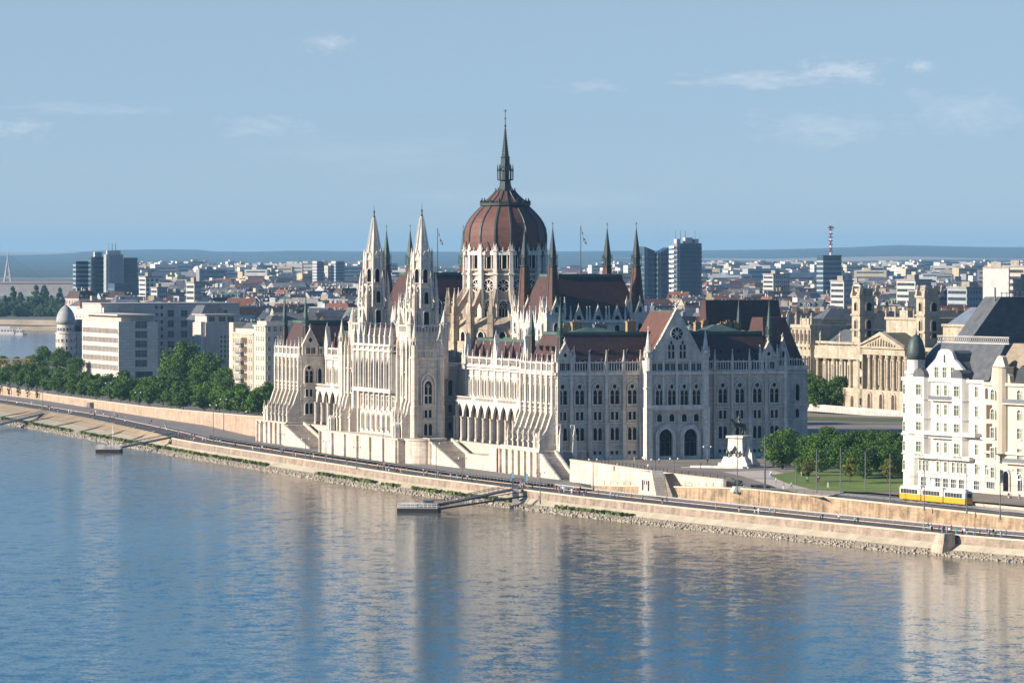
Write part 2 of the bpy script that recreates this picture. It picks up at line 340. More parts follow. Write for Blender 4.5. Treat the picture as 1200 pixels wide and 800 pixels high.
rp=N2.new('ShaderNodeValToRGB'); rp.color_ramp.interpolation='CONSTANT'; rp.color_ramp.elements[0].color=(0,0,0,1); rp.color_ramp.elements[1].position=.86; rp.color_ramp.elements[1].color=(1,1,1,1)
sp=N2.new('ShaderNodeSeparateColor'); L2.new(vo.outputs['Color'],sp.inputs[0]); L2.new(sp.outputs[0],rp.inputs[0])
mx=N2.new('ShaderNodeMix'); mx.data_type='RGBA'; L2.new(rp.outputs[0],mx.inputs[0]); L2.new(src,mx.inputs[6]); mx.inputs[7].default_value=(.33,.29,.23,1); L2.new(mx.outputs[2],bs.inputs['Base Color'])
tag(hl.build('hills',mh),kind='structure')
# ---------------------------------------------------------------- the parliament
# local frame: x across (towards the square), y along the river front going north, z up from the plaza
PX,PY,PZ=12.0,1328.0,8.5
PAR=thing('parliament_building','huge white gothic parliament with red dome, white towers and red brown roofs','building',(PX,PY,PZ),AL)
def zz(py,Y): return HC-(py-HY)*Y/F-PZ
def sx_(px,u): # local x on the plane y=u seen at photo column px
    k=(px-600)/F; return (k*(PY+cos(AL)*u)-PX+sin(AL)*u)/(cos(AL)-sin(AL)*k)
S_=M['stone']; T_=M['trim']
class Face:
    def __init__(s,ox,oy,d): s.ox=ox;s.oy=oy;s.d=d; s.rz={'S':0,'W':-pi/2,'N':pi,'E':pi/2}[d]
    def loc(s,a,d,z):
        return {'S':(s.ox+a,s.oy-d,z),'W':(s.ox-d,s.oy+a,z),'E':(s.ox+d,s.oy+a,z),'N':(s.ox+a,s.oy+d,z)}[s.d]
    def T(s): return lambda a,d,z: s.loc(a,d,z)
_wc={}
def winmesh(kind):
    if kind in _wc: return _wc[kind]
    fr=MB(); pa=MB(); mats=[T_]; pm=M['pane']
    def lan(cx,z0,w,h,k,fw,dep=.42):
        i=shift(arch(w,h,k),cx,z0); o=shift(arch(w+2*fw,h+fw,k),cx,z0)
        fr.ring(o,i,-dep,.0); pa.pry(i,-.06,.02)
    def sill(w,z,hh=.28,dep=.6): fr.box(-w/2,w/2,-dep,0,z-hh,z)
    if kind=='tracery_window':       # twin lancets under a small rose
        for c in (-.72,.72): lan(c,0,1.15,4.0,.9,.17,.3)
        i=[(.62*cos(a),4.85+.62*sin(a)) for a in [2*pi*j/12 for j in range(13)]]; o=[(.82*cos(a),4.85+.82*sin(a)) for a in [2*pi*j/12 for j in range(13)]]
        fr.ring(o,i,-.3,0); pa.pry(i[:-1],-.06,.02)
        fr.ring(shift(arch(3.5,6.15,.75),0,-.1),shift(arch(3.0,5.9,.75),0,-.1),-.5,0); sill(3.4,-.05); pm=M['brownpane']
        for c in (-.72,.72):
            fr.box(c-.57,c+.57,-.1,-.05,2.45,2.52)
        for a in range(6): 
            x=-1.4+a*.56; fr.box(x-.1,x+.1,-.5,-.35,-1.1,-.3)
        fr.box(-1.6,1.6,-.55,-.3,-1.2,-1.1)
    elif kind=='paired_window':
        for c in (-.66,.66):
            fr.ring([(c-.62,0),(c-.62,2.55),(c+.62,2.55),(c+.62,0)],[(c-.45,0),(c-.45,2.3),(c+.45,2.3),(c+.45,0)],-.3,0); pa.box(c-.45,c+.45,-.06,.02,0,2.3)
        sill(2.9,-.0)
    elif kind=='arched_pair_window':
        for c in (-.72,.72): lan(c,0,1.1,3.6,.8,.2,.32)
        sill(3.2,0)
    elif kind=='basement_window':
        for c in (-.75,.75): pa.box(c-.4,c+.4,-.05,.02,0,.95); fr.ring([(c-.55,0),(c-.55,1.1),(c+.55,1.1),(c+.55,0)],[(c-.4,0),(c-.4,.95),(c+.4,.95),(c+.4,0)],-.16,0)
    elif kind=='lancet_window': lan(0,0,1.25,4.8,.95,.24,.4); sill(1.9,0)
    elif kind=='small_window': lan(0,0,1.1,2.5,.8,.2,.3); sill(1.7,0)
    elif kind=='tall_arch_window':
        fr.ring(shift(arch(3.3,7.4,.7),0,0),shift(arch(2.3,6.7,.7),0,0),-.6,0); pa.pry(arch(2.3,6.7,.7),-.06,.02)
        fr.box(-.12,.12,-.4,0,0,5.2); fr.box(-1.15,1.15,-.3,0,2.2,2.6); sill(3.4,0); pm=M['brownpane']
        fr.ring([(.5*cos(a),5.2+.5*sin(a)) for a in [2*pi*j/10 for j in range(11)]],[(.36*cos(a),5.2+.36*sin(a)) for a in [2*pi*j/10 for j in range(11)]],-.35,0)
    elif kind=='drum_window':
        fr.ring(arch(3.4,11.8,.9),arch(2.7,11.2,.9),-.5,0); pa.pry(arch(2.7,11.2,.9),-.05,.02)
        for c in (-.45,.45): fr.box(c-.08,c+.08,-.3,0,0,8.6)
        fr.box(-1.35,1.35,-.3,0,4,4.3)
        for c in (-.62,.62,0): 
            zc=9.0 if c else 10.0
            fr.ring([(c+.55*cos(a),zc+.55*sin(a)) for a in [2*pi*j/10 for j in range(11)]],[(c+.4*cos(a),zc+.4*sin(a)) for a in [2*pi*j/10 for j in range(11)]],-.35,0)
    elif kind=='rose_window':
        r=1.75; c=[(r*cos(2*pi*j/16),r*sin(2*pi*j/16)) for j in range(17)]; o=[(r*1.15*cos(2*pi*j/16),r*1.15*sin(2*pi*j/16)) for j in range(17)]
        fr.ring(o,c,-.5,0); pa.pry(c[:-1],-.05,.02)
        for j in range(8):
            a=2*pi*j/8+.39; fr.pry([(.35*cos(a-.3),.35*sin(a-.3)),(r*cos(a-.05),r*sin(a-.05)),(r*cos(a+.05),r*sin(a+.05)),(.35*cos(a+.3),.35*sin(a+.3))],-.3,0)
        fr.pry([(.5*cos(2*pi*j/8),.5*sin(2*pi*j/8)) for j in range(8)],-.32,0)
    elif kind=='attic_window':
        for c in (-.5,0,.5): pa.box(c-.17,c+.17,-.05,.02,0,1.9)
        fr.ring([(-.85,0),(-.85,2.15),(.85,2.15),(.85,0)],[(-.72,0),(-.72,2.0),(.72,2.0),(.72,0)],-.2,0)
    elif kind=='gable_window':
        for c in (-.55,.55): lan(c,0,.75,3.9,.9,.14,.25); fr.box(c-.37,c+.37,-.14,-.05,2.0,2.25)
        fr.ring(arch(2.3,5.4,.9),arch(1.95,5.15,.9),-.3,0); lan(0,3.9,.6,1.0,.9,.08,.25)
    _wc[kind]=(fr.mesh(kind,mats),pa.mesh('pane',[pm])); return _wc[kind]
NW={}
def win(face,kind,a,z,d=0,parent=None,scale=None):
    parent=parent or PAR
    if parent is not PAR: return put(kind,joined(kind),parent,face.loc(a,d,z),face.rz,scale)
    f,p=winmesh(kind); 
    if NW.get(kind,0)>=98: kind_='upper_'+kind if False else kind
    NW[kind]=NW.get(kind,0)+1
    o=put(kind,f,parent,face.loc(a,d,z),face.rz,scale); put('pane',p,o); return o
def pinn(mb,x,y,z,h,w,m=0,crk=True):       # crocketed pinnacle: shaft, gablets, spire
    hs=h*.42
    mb.frus(x,y,z,z+hs,w,w*.92,m); mb.frus(x,y,z+hs,z+hs+.16,w*1.35,w*1.35,m)
    mb.frus(x,y,z+hs+.16,z+h,w*.9,.03,m)
    if crk:
        for t in (.25,.5,.72):
            ww=w*.9*(1-t)+.12; mb.frus(x,y,z+hs+.16+(h-hs)*t,z+hs+.3+(h-hs)*t,ww*.95,ww*.6,m)
        mb.frus(x,y,z+h-.1,z+h+.22,.14,.14,m)
_pin={}
def pinnacle(x,y,z,h,w,parent=None,name='pinnacle',m=None):
    key=(round(h,1),round(w,2),m)
    if key not in _pin:
        mb=MB(); pinn(mb,0,0,0,h,w); _pin[key]=mb.mesh(name,[m or T_])
    return put(name,_pin[key],parent or PAR,(x,y,z))
def joined(kind):
    k=kind+'+'
    if k not in _wc:
        f,p=winmesh(kind); me=bpy.data.meshes.new(kind); v=[tuple(q.co) for q in f.vertices]+[tuple(q.co) for q in p.vertices]; n=len(f.vertices)
        me.from_pydata(v,[],[tuple(q.vertices) for q in f.polygons]+[tuple(i+n for i in q.vertices) for q in p.polygons]); me.materials.append(f.materials[0]); me.materials.append(p.materials[0])
        me.polygons.foreach_set('material_index',[0]*len(f.polygons)+[1]*len(p.polygons)); _wc[k]=me
    return _wc[k]
def balustrade(name,face,a0,a1,z,h=2.6,step=.78,d=.35,parent=None,piers=()):
    mb=MB(face.T()); mb.box(a0,a1,d-.12,d+.25,z,z+.28); mb.box(a0,a1,d-.1,d+.22,z+h-.35,z+h)
    a=a0+step/2
    while a<a1:
        mb.box(a-.1,a+.1,d-.02,d+.16,z+.28,z+h-.35); 
        mb.pry([(a-.15,z+h),(a+.15,z+h),(a,z+h+.5)],d,d+.12) if int((a-a0)/step)%2==0 else None
        a+=step
    return mb.build(name,[T_],parent or PAR)
def course(mb,a0,a1,z,h=.3,d=.25): mb.box(a0,a1,-.1,d,z,z+h)
ZC=24.1
# ---- body masses
w=MB()
w.box(0,68.7,0,27.5,-.4,ZC)
w.box(.0,68.7,237.5,265,-.4,ZC+.0)
w.box(8,60.5,27.5,237.5,-4.5,ZC-.02)
w.box(12,24,98,107,ZC,ZC+.5)
w.box(-.3,8,107,158,-4.5,ZC-.1)
w.box(-8.4,-.3,97.3,113.5,-4.5,26.0); w.box(-8.4,-.3,151.5,167.7,-4.5,26.0)
w.box(67,80,11,30,-.5,24.0); w.box(60.5,76,30,235,-.5,23.9)
w.build('wall',[S_],PAR)
fS=Face(0,0,'S'); fW=Face(0,0,'W')
BAYS=[659,679,700,720,740.5,0,846.6,866.5,887,907]; BAYS=[sx_(p,0) for p in BAYS if p]
PIER=[669,690,710,730.5,750,837,857.5,877.5,897,919.5]; PIER=[sx_(p,0) for p in PIER]
for c in BAYS:
    win(fS,'tracery_window',c,15.3); win(fS,'paired_window',c,10.9); win(fS,'arched_pair_window',c,5.3); win(fS,'basement_window',c,1.4)
# hood moulds and blind arches, stringcourses
t=MB(fS.T())
for z,h,d in ((.0,1.0,.5),(4.0,.3,.3),(9.9,.3,.28),(14.0,.35,.3),(22.6,.3,.25),(23.3,.8,.7)):
    t.box(-.3,69,-.05,d,z,z+h)
for c in BAYS:
    t.ring(shift(arch(4.1,8.0,.7),c,14.4),shift(arch(3.6,7.7,.7),c,14.4),0,.22)
t.build('stringcourse',[T_],PAR)
for p in PIER+[.7]:
    b=MB(fS.T()); b.box(p-.55,p+.55,0,1.3,-.4,9.5); b.add([(p-.55,0,9.5),(p+.55,0,9.5),(p+.55,1.3,9.5),(p-.55,1.3,9.5),(p-.45,0,10.6),(p+.45,0,10.6),(p+.45,.8,10.2),(p-.45,.8,10.2)],[(0,1,2,3),(4,5,6,7),(2,3,7,6),(0,3,7,4),(1,2,6,5)])
    b.box(p-.42,p+.42,0,.8,9.6,24.6); b.build('buttress',[S_],PAR)
    pinnacle(p,-.45,24.6,5.4,.36)
balustrade('balustrade',fS,5.0,25.5,24.2,h=2.8); balustrade('balustrade',fS,44.5,62,24.2,h=2.8)
def gable(face,a,hw,z,h,d=.5,rosr=.9,th=.8):
    mb=MB(face.T())
    mb.pry([(a-hw,z),(a+hw,z),(a,z+h)],d-th,d)
    mb.pry([(a-hw-.25,z-.1),(a-hw+.25,z-.1),(a+.0,z+h-.2),(a+.0,z+h+.5)],d-th-.15,d+.22); mb.pry([(a+hw+.25,z-.1),(a+hw-.25,z-.1),(a,z+h-.2),(a,z+h+.5)],d-th-.15,d+.22)
    n=max(4,int(h/1.1))
    for i in range(1,n):
        for s in (-1,1):
            x=a+s*hw*(1-i/n); zz_=z+h*i/n+.45; mb.frus(x,d-th/2,zz_-.3,zz_+.35,.22,.12)
    mb.frus(a,d-th/2,z+h,z+h+1.9,.3,.05); mb.frus(a,d-th/2,z+h+.9,z+h+1.2,.35,.35)
    o=mb.build('gable',[S_],PAR)
    return o
# corner gables with attic band
for a in (2.7,66.0-2.6):
    b=MB(fS.T()); b.box(a-2.5,a+2.5,-.6,.5,24.1,27.4); b.build('attic_wall',[S_],PAR)
    for q in (-1.2,.6): win(fS,'attic_window',a+q+.3,24.7,d=.5)
    gable(fS,a,2.45,27.4,4.6); 
    r=MB(fS.T()); r.pry([(a,28.2),(a+.55,28.9),(a,29.6),(a-.55,28.9)],.45,.53); r.build('gable_pane',[M['pane']],PAR)
    for q in (-2.6,2.6): pinnacle(a+q,-.3,27.0,4.2,.33)
# projecting middle of the south front
c0,c1=sx_(757,-4),sx_(828,-4); cm=(c0+c1)/2; fC=Face(0,-4,'S')
b=MB(); b.box(c0,c1,-4,0,-.4,27.3); b.build('centre_wall',[S_],PAR)
b=MB(fC.T())
for z,h,d in ((.0,.9,.4),(9.3,.25,.25),(13.6,.5,.9),(14.1,.9,.95),(22.6,.3,.25),(23.3,.9,.7),(27.1,.35,.4)): b.box(c0+.3,c1-.3,0,d,z,z+h)
for a in (cm-7.6,cm-4.0,cm+0,cm+4.0,cm+7.6): b.box(a-.25,a+.25,0,.55,14.5,27.4)
b.build('stringcourse',[T_],PAR)
wp=[sx_(p,-4) for p in (772.5,787,801.5,815.6)]
for a in wp: win(fC,'tracery_window',a,15.0,scale=(.86,1,1.05)); win(fC,'small_window',a,10.4,scale=(1.35,1,.85))
for a in (cm-5.8,cm-1.9,cm+1.9,cm+5.8): 
    for q in (-.9,.9): win(fC,'attic_window',a+q,24.6,scale=(.9,1,.95))
for a in (sx_(779,-4),sx_(808,-4)):
    b=MB(fC.T()); b.ring(shift(arch(6.0,9.6,.55,8),a,.0),shift(arch(4.0,8.4,.55,8),a,.0),0,.9); b.ring(shift(arch(5.0,9.0,.55,8),a,.0),shift(arch(4.0,8.4,.55,8),a,0),.9,1.15); o=b.build('portal',[T_],PAR)
    b=MB(fC.T()); b.pry(shift(arch(4.0,8.4,.55,8),a,0),.02,.1); b.build('opening',[M['pane']],o)
    b=MB(fC.T()); 
    for q in (-1.3,0,1.3): b.box(a+q-.1,a+q+.1,.1,.3,0,6.6)
    b.box(a-2,a+2,.1,.3,4.6,4.9); b.ring([(a+.9*cos(j*.6),6.2+.9*sin(j*.6)) for j in range(11)],[(a+.7*cos(j*.6),6.2+.7*sin(j*.6)) for j in range(11)],.1,.3); b.build('grille',[M['darkmetal']],o)
gz=27.4; gt=41.3
gable(fC,cm,(c1-c0)/2-1.0,gz,gt-gz,d=.3,th=.9)
win(fC,'rose_window',cm,33.8+.9,d=.3)
for q in (-1.7,1.7): win(fC,'gable_window',cm+q,27.9,d=.3)
for a in (c0+.5,c1-.5):
    b=MB(fC.T()); b.box(a-.9,a+.9,-1,1.6,-.4,14); b.box(a-.75,a+.75,-1,1.1,14,24.5)
    for z in (9.5,14,19.5,24.2): b.box(a-1.0,a+1.0,-1,1.75 if z<15 else 1.3,z,z+.3)
    b.build('buttress',[T_],PAR)
    b=MB(); b.lathe([(1.0,24.5),(1.0,29.5),(1.35,29.6),(1.35,29.9),(.9,30),(.05,36.2),(.2,36.3),(.02,37)],a,-4.4,8,0)
    for k in range(8):
        q=2*pi*k/8+.39; b.frus(a+1.05*cos(q),-4.4+1.05*sin(q),28.2,31.2,.18,.03)
    b.build('corner_turret',[T_],PAR)
# gable roof behind, sunlight put into its slate colour
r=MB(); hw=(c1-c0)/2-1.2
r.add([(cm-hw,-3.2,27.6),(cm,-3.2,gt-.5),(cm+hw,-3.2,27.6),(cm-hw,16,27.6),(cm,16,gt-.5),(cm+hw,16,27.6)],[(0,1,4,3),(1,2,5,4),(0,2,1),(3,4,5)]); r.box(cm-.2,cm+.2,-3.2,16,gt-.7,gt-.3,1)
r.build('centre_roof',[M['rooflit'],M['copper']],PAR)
# ---- roofs
def roof(name,x0,x1,y0,y1,z0,z1,ix,iy,dorm=()):
    r=MB(); r.hip(x0,x1,y0,y1,z0,z1,ix,iy,0,1); 
    xa,xb_,ya,yb=x0+ix-.3,x1-ix+.3,y0+iy-.3,y1-iy+.3
    for (p,q,s_,t_) in ((xa,xb_,ya,ya+.6),(xa,xb_,yb-.6,yb),(xa,xa+.6,ya+.6,yb-.6),(xb_-.6,xb_,ya+.6,yb-.6)): r.box(p,q,s_,t_,z1-.25,z1+.55,1)
    o=r.build(name,[M['roof'],M['copper']],PAR)
    return o
def louvre(o,x,y,z,face='S',w=.55):
    d=MB()
    if face=='S': d.pry([(x-w,z),(x+w,z),(x,z+1.25)],y-.9,y+.6); d.box(x-w*.5,x+w*.5,y-.93,y-.9,z+.1,z+.6,1)
    else: d.prx([(y-w,z),(y+w,z),(y,z+1.25)],x-.9,x+.6)
    d.build('dormer',[M['roof'],M['pane']],o)
rS=roof('roof',1.3,66.5,1.3,26.5,24.8,34.6,2.6,5.6)
for x in [sx_(p,3) for p in (673,694,715,737,846,867,885)]: louvre(rS,x,4.6,29.2)
for x in [sx_(p,3) for p in (664,684,705,726,746,838,858,878)]: louvre(rS,x,2.6,26.6)
for y in (8,13,18): louvre(rS,2.6,y,30,'W'); louvre(rS,2.0,y+2,27.5,'W')
rN=roof('roof',1.3,66.5,238.5,263.7,24.8,34.6,2.6,5.6)
roof('wing_roof',8.6,26,27.5,104,24.3,31.5,4.5,.5); roof('wing_roof',8.6,26,161,237.5,24.3,31.5,4.5,.5)
roof('wing_roof',45,60,27.5,237.5,24.3,30.5,4.5,.5)
roof('court_roof',26.2,44.8,27.5,52,24.2,27.5,2,.5)
# low copper lantern and chimneys on the flat top
c=MB(); c.hip(8,24,9,19,34.7,36.2,6,4); c.build('skylight',[M['copper']],rS); c=MB(); c.hip(47,60,9,19,34.7,36.9,5.5,4); c.build('skylight',[M['copper']],rS)
for px,u,wd,h in ((662,17,.8,2.0),(674,16,1.1,2.9),(677,17,.9,2.6),(700,17,1.1,2.2),(706,17,1.1,2.0),(739,17,1.25,3.0),(817,17,.8,2.6),(826,18,.8,3.0),(846,16,1,2.2),(853,17,1,2.6),(862,17,.8,2.4)):
    x=sx_(px,u); c=MB(); c.box(x-wd,x+wd,u-.8,u+.8,34.6,34.6+h); c.box(x-wd-.15,x+wd+.15,u-.95,u+.95,34.6+h,34.9+h)
    for q in (-.4,.4): c.lathe([(.22,34.9+h),(.18,35.5+h)],x+q*wd,u,6)
    c.build('chimney',[M['chimney'] if px not in (700,706) else M['iron']],rS)
# ---- corner spires
def spire(name,x,y,z0,zb,zt,r=1.9,stone_to=None,low=None,n=8,m1=None,m2=None,parent=None):
    """brick slate lower cone, copper needle above"""
    p=parent or PAR; zm_=zb+(zt-zb)*.0
    b=MB(); h=zt-z0; zk=z0+(zb-z0)
    b.lathe([(r,z0),(r*.97,z0+.4),(r*.50,zk)],x,y,n,0,pi/8,cap=False)
    b.lathe([(r*.50,zk),(r*.64,zk+.1),(r*.64,zk+.5),(r*.42,zk+.6),(r*.42,zk+h*.10),(r*.6,zk+h*.10),(r*.5,zk+h*.12),(r*.13,zk+(zt-zk)*.72),(.06,zt-1.6),(.06,zt-.9),(.2,zt-.8),(.2,zt-.6),(.05,zt-.5),(.02,zt)],x,y,n,1,pi/8,cap=False)
    for k in range(n):
        a=2*pi*k/n+pi/8; b.tube((x+r*.62*cos(a),y+r*.62*sin(a),zk+.4),(x+r*.62*cos(a),y+r*.62*sin(a),zk+h*.14),.09,4,1)
        b.tube((x+r*cos(a),y+r*sin(a),z0),(x+r*.50*cos(a),y+r*.50*sin(a),zk),.1,4,1)
    return b.build(name,[m1 or M['roof'],m2 or M['copper']],p)
for (x,y) in ((2.2,2.2),(2.2,25.3),(2.2,239.7),(2.2,262.8),(64.6,2.2),(66,28),(64.6,262.8)):
    spire('spire',x,y,24.6,33.6,45.2 if y!=25.3 else 43.6,r=1.55)
    for sxn in (-1,1):
        for syn in (-1,1): pinnacle(x+sxn*1.7,y+syn*1.7,24.2,5.5,.3)
# ---- east parts glimpsed on the right
fE=Face(0,11,'S')
for z,k in ((15.4,'lancet_window'),(10.6,'small_window')): win(fE,k,sx_(934,11),z)
b=MB(fE.T()); 
for z in (4,9.9,14,23.2): b.box(69,80.2,0,.4,z,z+.4)
b.box(69,80.2,0,.5,24,25); b.build('stringcourse',[T_],PAR)
balustrade('balustrade',fE,70,80,25,h=2.2)
r=MB(); r.add([(67.2,11.8,25.2),(79.6,11.8,25.2),(79.6,29,25.2),(67.2,29,25.2),(68.4,16,38.8),(75.2,16,38.8),(75.2,24,38.8),(68.4,24,38.8)],[(0,3,2,1),(0,1,5,4),(1,2,6,5),(2,3,7,6),(3,0,4,7),(4,5,6,7)]); o=r.build('pavilion_roof',[M['roof'],M['copper']],PAR)
a=sx_(917.5,11); gable(Face(0,11,'S'),a,1.8,27.5,5.2,d=.2); b=MB(fE.T()); b.box(a-1.8,a+1.8,-.6,.2,24.5,27.6); b.build('attic_wall',[S_],PAR)
win(fE,'attic_window',a-.55,25.4,d=.2); win(fE,'attic_window',a+.55,25.4,d=.2); win(fE,'small_window',a,27.6,d=.2,scale=(.9,1,.7))
# tall dark roof over the east side
r=MB(); r.hip(sx_(826,34),sx_(905,34)+3,32,41,30,43.6,.6,3,0,1)
o=r.build('east_roof',[M['roof'],M['copper']],PAR)
b=MB(); b.box(sx_(826,34)+.5,80,32.6,40.4,23.5,30.2); b.build('attic_wall',[S_],PAR)
x=sx_(851,33); d=MB(); d.add([(x-2.2,32.5,32.5),(x+1.2,32.5,32.5),(x+2.4,36,41),(x-.6,36,41),(x-2.2,36,32.5),(x+1.2,36,32.5)],[(0,1,2,3),(0,3,4),(1,5,2)]); d.box(x-1.0,x+.4,32.2,32.6,33,34.6,1); d.build('dormer',[mat('buff_sheet',(.25,.2,.13),(.16,.12,.08),1,.8),M['pane']],o)  # dormer in plain buff, paler than the roof
# ---- chambers: two big halls with steep roofs
def chamber(y0,y1,sgn):
    x0,x1=17,48; t=MB(); t.box(x0,x1,y0,y1,20,37.6); 
    o=t.build('chamber_wall',[S_],PAR)
    fc=Face(0,y0,'S'); fw=Face(x0,0,'W')
    r=MB(); r.hip(x0+1,x1-1,y0+1,y1-1,37.8,50.2,4.8,5.2,0,1); xa,xb_,ya,yb=x0+5.6,x1-5.6,y0+6,y1-6
    for (p,q,s_,t_) in ((xa,xb_,ya,ya+.7),(xa,xb_,yb-.7,yb),(xa,xa+.7,ya,yb),(xb_-.7,xb_,ya,yb)): r.box(p,q,s_,t_,50.1,50.9,1)
    r.build('chamber_roof',[M['rooflit'] if False else M['roof'],M['copper']],PAR)
    b=MB(fc.T())
    for z,h,d in ((28.5,.3,.3),(33.2,.3,.3),(37,.8,.6)): b.box(x0+3,x1-3,0,d,z,z+h)
    b.build('stringcourse',[T_],o)
    for i in range(9):
        win(fc,'attic_window',x0+6+i*2.35,29.6,scale=(1,1,1.25),parent=PAR)
    for k in (-1,0,1):
        cx=(x0+x1)/2+k*5.9
        b=MB(fc.T()); b.pry([(cx-1.9,36.8),(cx+1.9,36.8),(cx,41.4)],-.6,.35); b.pry([(cx-2.1,36.6),(cx-1.7,36.6),(cx+.05,41.0),(cx,41.9)],-.7,.5); b.pry([(cx+2.1,36.6),(cx+1.7,36.6),(cx-.05,41.0),(cx,41.9)],-.7,.5); b.frus(cx,-.1,41.3,42.6,.2,.04); b.build('gable',[S_],PAR)
        b=MB(fc.T()); b.pry(shift(arch(1.3,2.1,.6),cx,37),.3,.4); b.build('gable_pane',[M['pane']],PAR)
        win(fc,'small_window',cx,33.9,scale=(1.3,1,1.0))
        for q in (-2.5,2.5): pinnacle(cx+q,y0-.2,36.9,4.6,.3)
    for i in range(5):
        y=y0+3.5+i*5.2
        pinnacle(x0-.2,y,36.9,4.6,.3); win(fw,'lancet_window',y+2.4,30.5)
        if i<4:
            b=MB(fw.T()); b.pry([(y+.8,36.8),(y+4.0,36.8),(y+2.4,40.6)],-.4,.35); b.build('gable',[S_],PAR)
    for (x,y) in ((x0+2.6,y0+2.6),(x1-2.6,y0+2.6),(x0+2.6,y1-2.6),(x1-2.6,y1-2.6)):
        b=MB(); b.box(x-2.9,x+2.9,y-2.9,y+2.9,18,39.8)
        for z in (28.5,33.2,39.4): b.box(x-3.1,x+3.1,y-3.1,y+3.1,z,z+.4)
        o=b.build('turret',[S_],PAR)
        for fc2 in (Face(0,y-2.9,'S'),Face(x-2.9,0,'W')):
            c=x if fc2.d=='S' else y
            for q in (-1,0,1): win(fc2,'attic_window',c+q*1.15,30.1,scale=(.55,1,1.2))
            win(fc2,'small_window',c,34.2,scale=(1.2,1,1.1))
            b=MB(fc2.T()); b.pry([(c-1.6,39.4),(c+1.6,39.4),(c,43.4)],-.5,.25); b.pry([(c-1.8,39.3),(c-1.45,39.3),(c,43),(c,43.8)],-.6,.4); b.pry([(c+1.8,39.3),(c+1.45,39.3),(c,43),(c,43.8)],-.6,.4); b.frus(c,0,43.5,44.8,.18,.04); b.build('gable',[S_],o)
            b=MB(fc2.T()); b.pry(shift(arch(.8,1.6,.7),c,40),.2,.3); b.build('gable_pane',[M['pane']],o)
        for sa in (-1,1):
            for sb in (-1,1): pinnacle(x+sa*2.7,y+sb*2.7,38.6,5.6,.34,parent=o)
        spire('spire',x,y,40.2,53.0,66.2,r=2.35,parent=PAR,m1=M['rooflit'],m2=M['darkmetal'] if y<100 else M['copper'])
chamber(53.2,82.2,1); chamber(265-82.2,265-53.2,-1)
for y,px in ((67,680),(198,516)):
    pass
# ---- dome
DX,DY=32.4,132.5
t=MB(); t.lathe([(17.8,20),(17.8,30.5),(12.0,31.5)],DX,DY,16,0,pi/16); t.lathe([(11.6,30),(11.6,51.3),(12.5,51.8),(12.5,52.3),(11.4,52.4),(11.4,57.5)],DX,DY,16,0,pi/16)
drum=t.build('drum',[M['oldstone']],PAR)
t=MB()
for z,r in ((42.6,12.0),(50.4,12.3),(57.2,12.7)): t.lathe([(r,z),(r,z+.45)],DX,DY,16,0,pi/16)
for k in range(96):      # gallery colonnade under the dome
    a=2*pi*(k+.5)/96; 
    if k%6==0: continue
    t.tube((DX+12.3*cos(a),DY+12.3*sin(a),52.3),(DX+12.3*cos(a),DY+12.3*sin(a),57.3),.16,5)
t.lathe([(12.75,56.4),(12.75,57.7)],DX,DY,16,0,pi/16)
for k in range(48):
    a=2*pi*k/48; t.frus(DX+12.6*cos(a),DY+12.6*sin(a),57.6,58.9,.22,.05)
t.build('gallery',[T_],drum)
g=MB(); g.lathe([(11.5,52.5),(11.5,56.4)],DX,DY,16,0,pi/16); g.build('pane',[M['pane']],drum)
fm,pm_=winmesh('drum_window'); rm,rpm=winmesh('rose_window'); lm=joined('lancet_window')
for k in range(16):
    a=2*pi*k/16+0; x,y=DX+cos(a)*11.42,DY+sin(a)*11.42
    o=put('drum_window',fm,drum,(x,y,32.4),a+pi/2,(.95,1,.92)); 
    o=put('rose_window',rm,drum,(x,y,47.2),a+pi/2)
    # (panes of these windows are joined below the frames)
pb=MB()
for k in range(16):
    a=2*pi*k/16; ca,sa=cos(a),sin(a)
    pb.T=lambda s,d,z,ca=ca,sa=sa:(DX+ca*(11.42-d)-sa*s,DY+sa*(11.42-d)+ca*s,z)
    pb.pry(shift([(x*.95,z*.92) for x,z in arch(2.7,11.2,.9)],0,32.4),-.05,.02); pb.pry([(1.75*cos(2*pi*j/16),47.2+1.75*sin(2*pi*j/16)) for j in range(16)],-.05,.02)
pb.T=None; pb.build('pane',[M['pane']],drum)
# piers with pinnacles around the drum, flying buttresses below
pm=MB(); pm.frus(0,0,30,50.5,.75,.62); pm.frus(0,0,50.5,51,.95,.9); pm.frus(0,0,51,57.6,.62,.55); pm.frus(0,0,57.6,58,.85,.8); pm.frus(0,0,58,59.2,.5,.45); pm.frus(0,0,59.2,62.6,.52,.04)
for k in range(4): pm.frus(.5*cos(k*pi/2+.78),.5*sin(k*pi/2+.78),57.9,60.4,.16,.03)
pme=pm.mesh('drum_pier',[T_])
fb=MB(); # outer pier + raking arch, x outward from 12.4
fb.box(16.6,18.6,-.85,.85,20,38.5); fb.box(17,18.5,-.6,.6,38.5,41.0); 
fb.pry([(12.0,46.8),(12.8,46.6),(16.8,40.5),(17.2,38.4),(16.8,36.5),(15.6,39.5),(12.0,44.0)],-.45,.45)
fb.pry([(12.0,36),(12.0,38.6),(17,34),(17,31.5)],-.4,.4)
for z in (30,36,38.4): fb.box(16.4,18.8,-1,1,z,z+.35)
pinn(fb,17.8,0,41,5.2,.45); pinn(fb,17.0,0,38.6,3,.3)
fbm=fb.mesh('flying_buttress',[M['oldstone']])
for k in range(16):
    a=2*pi*(k+.5)/16
    put('pier',pme,drum,(DX+12.3*cos(a),DY+12.3*sin(a),0),a)
    put('flying_buttress',fbm,drum,(DX,DY,0),a)
t=MB(); t.lathe([(17.2,20),(17.2,34.2),(16.9,34.6),(12.2,37.8)],DX,DY,16,0,pi/16)
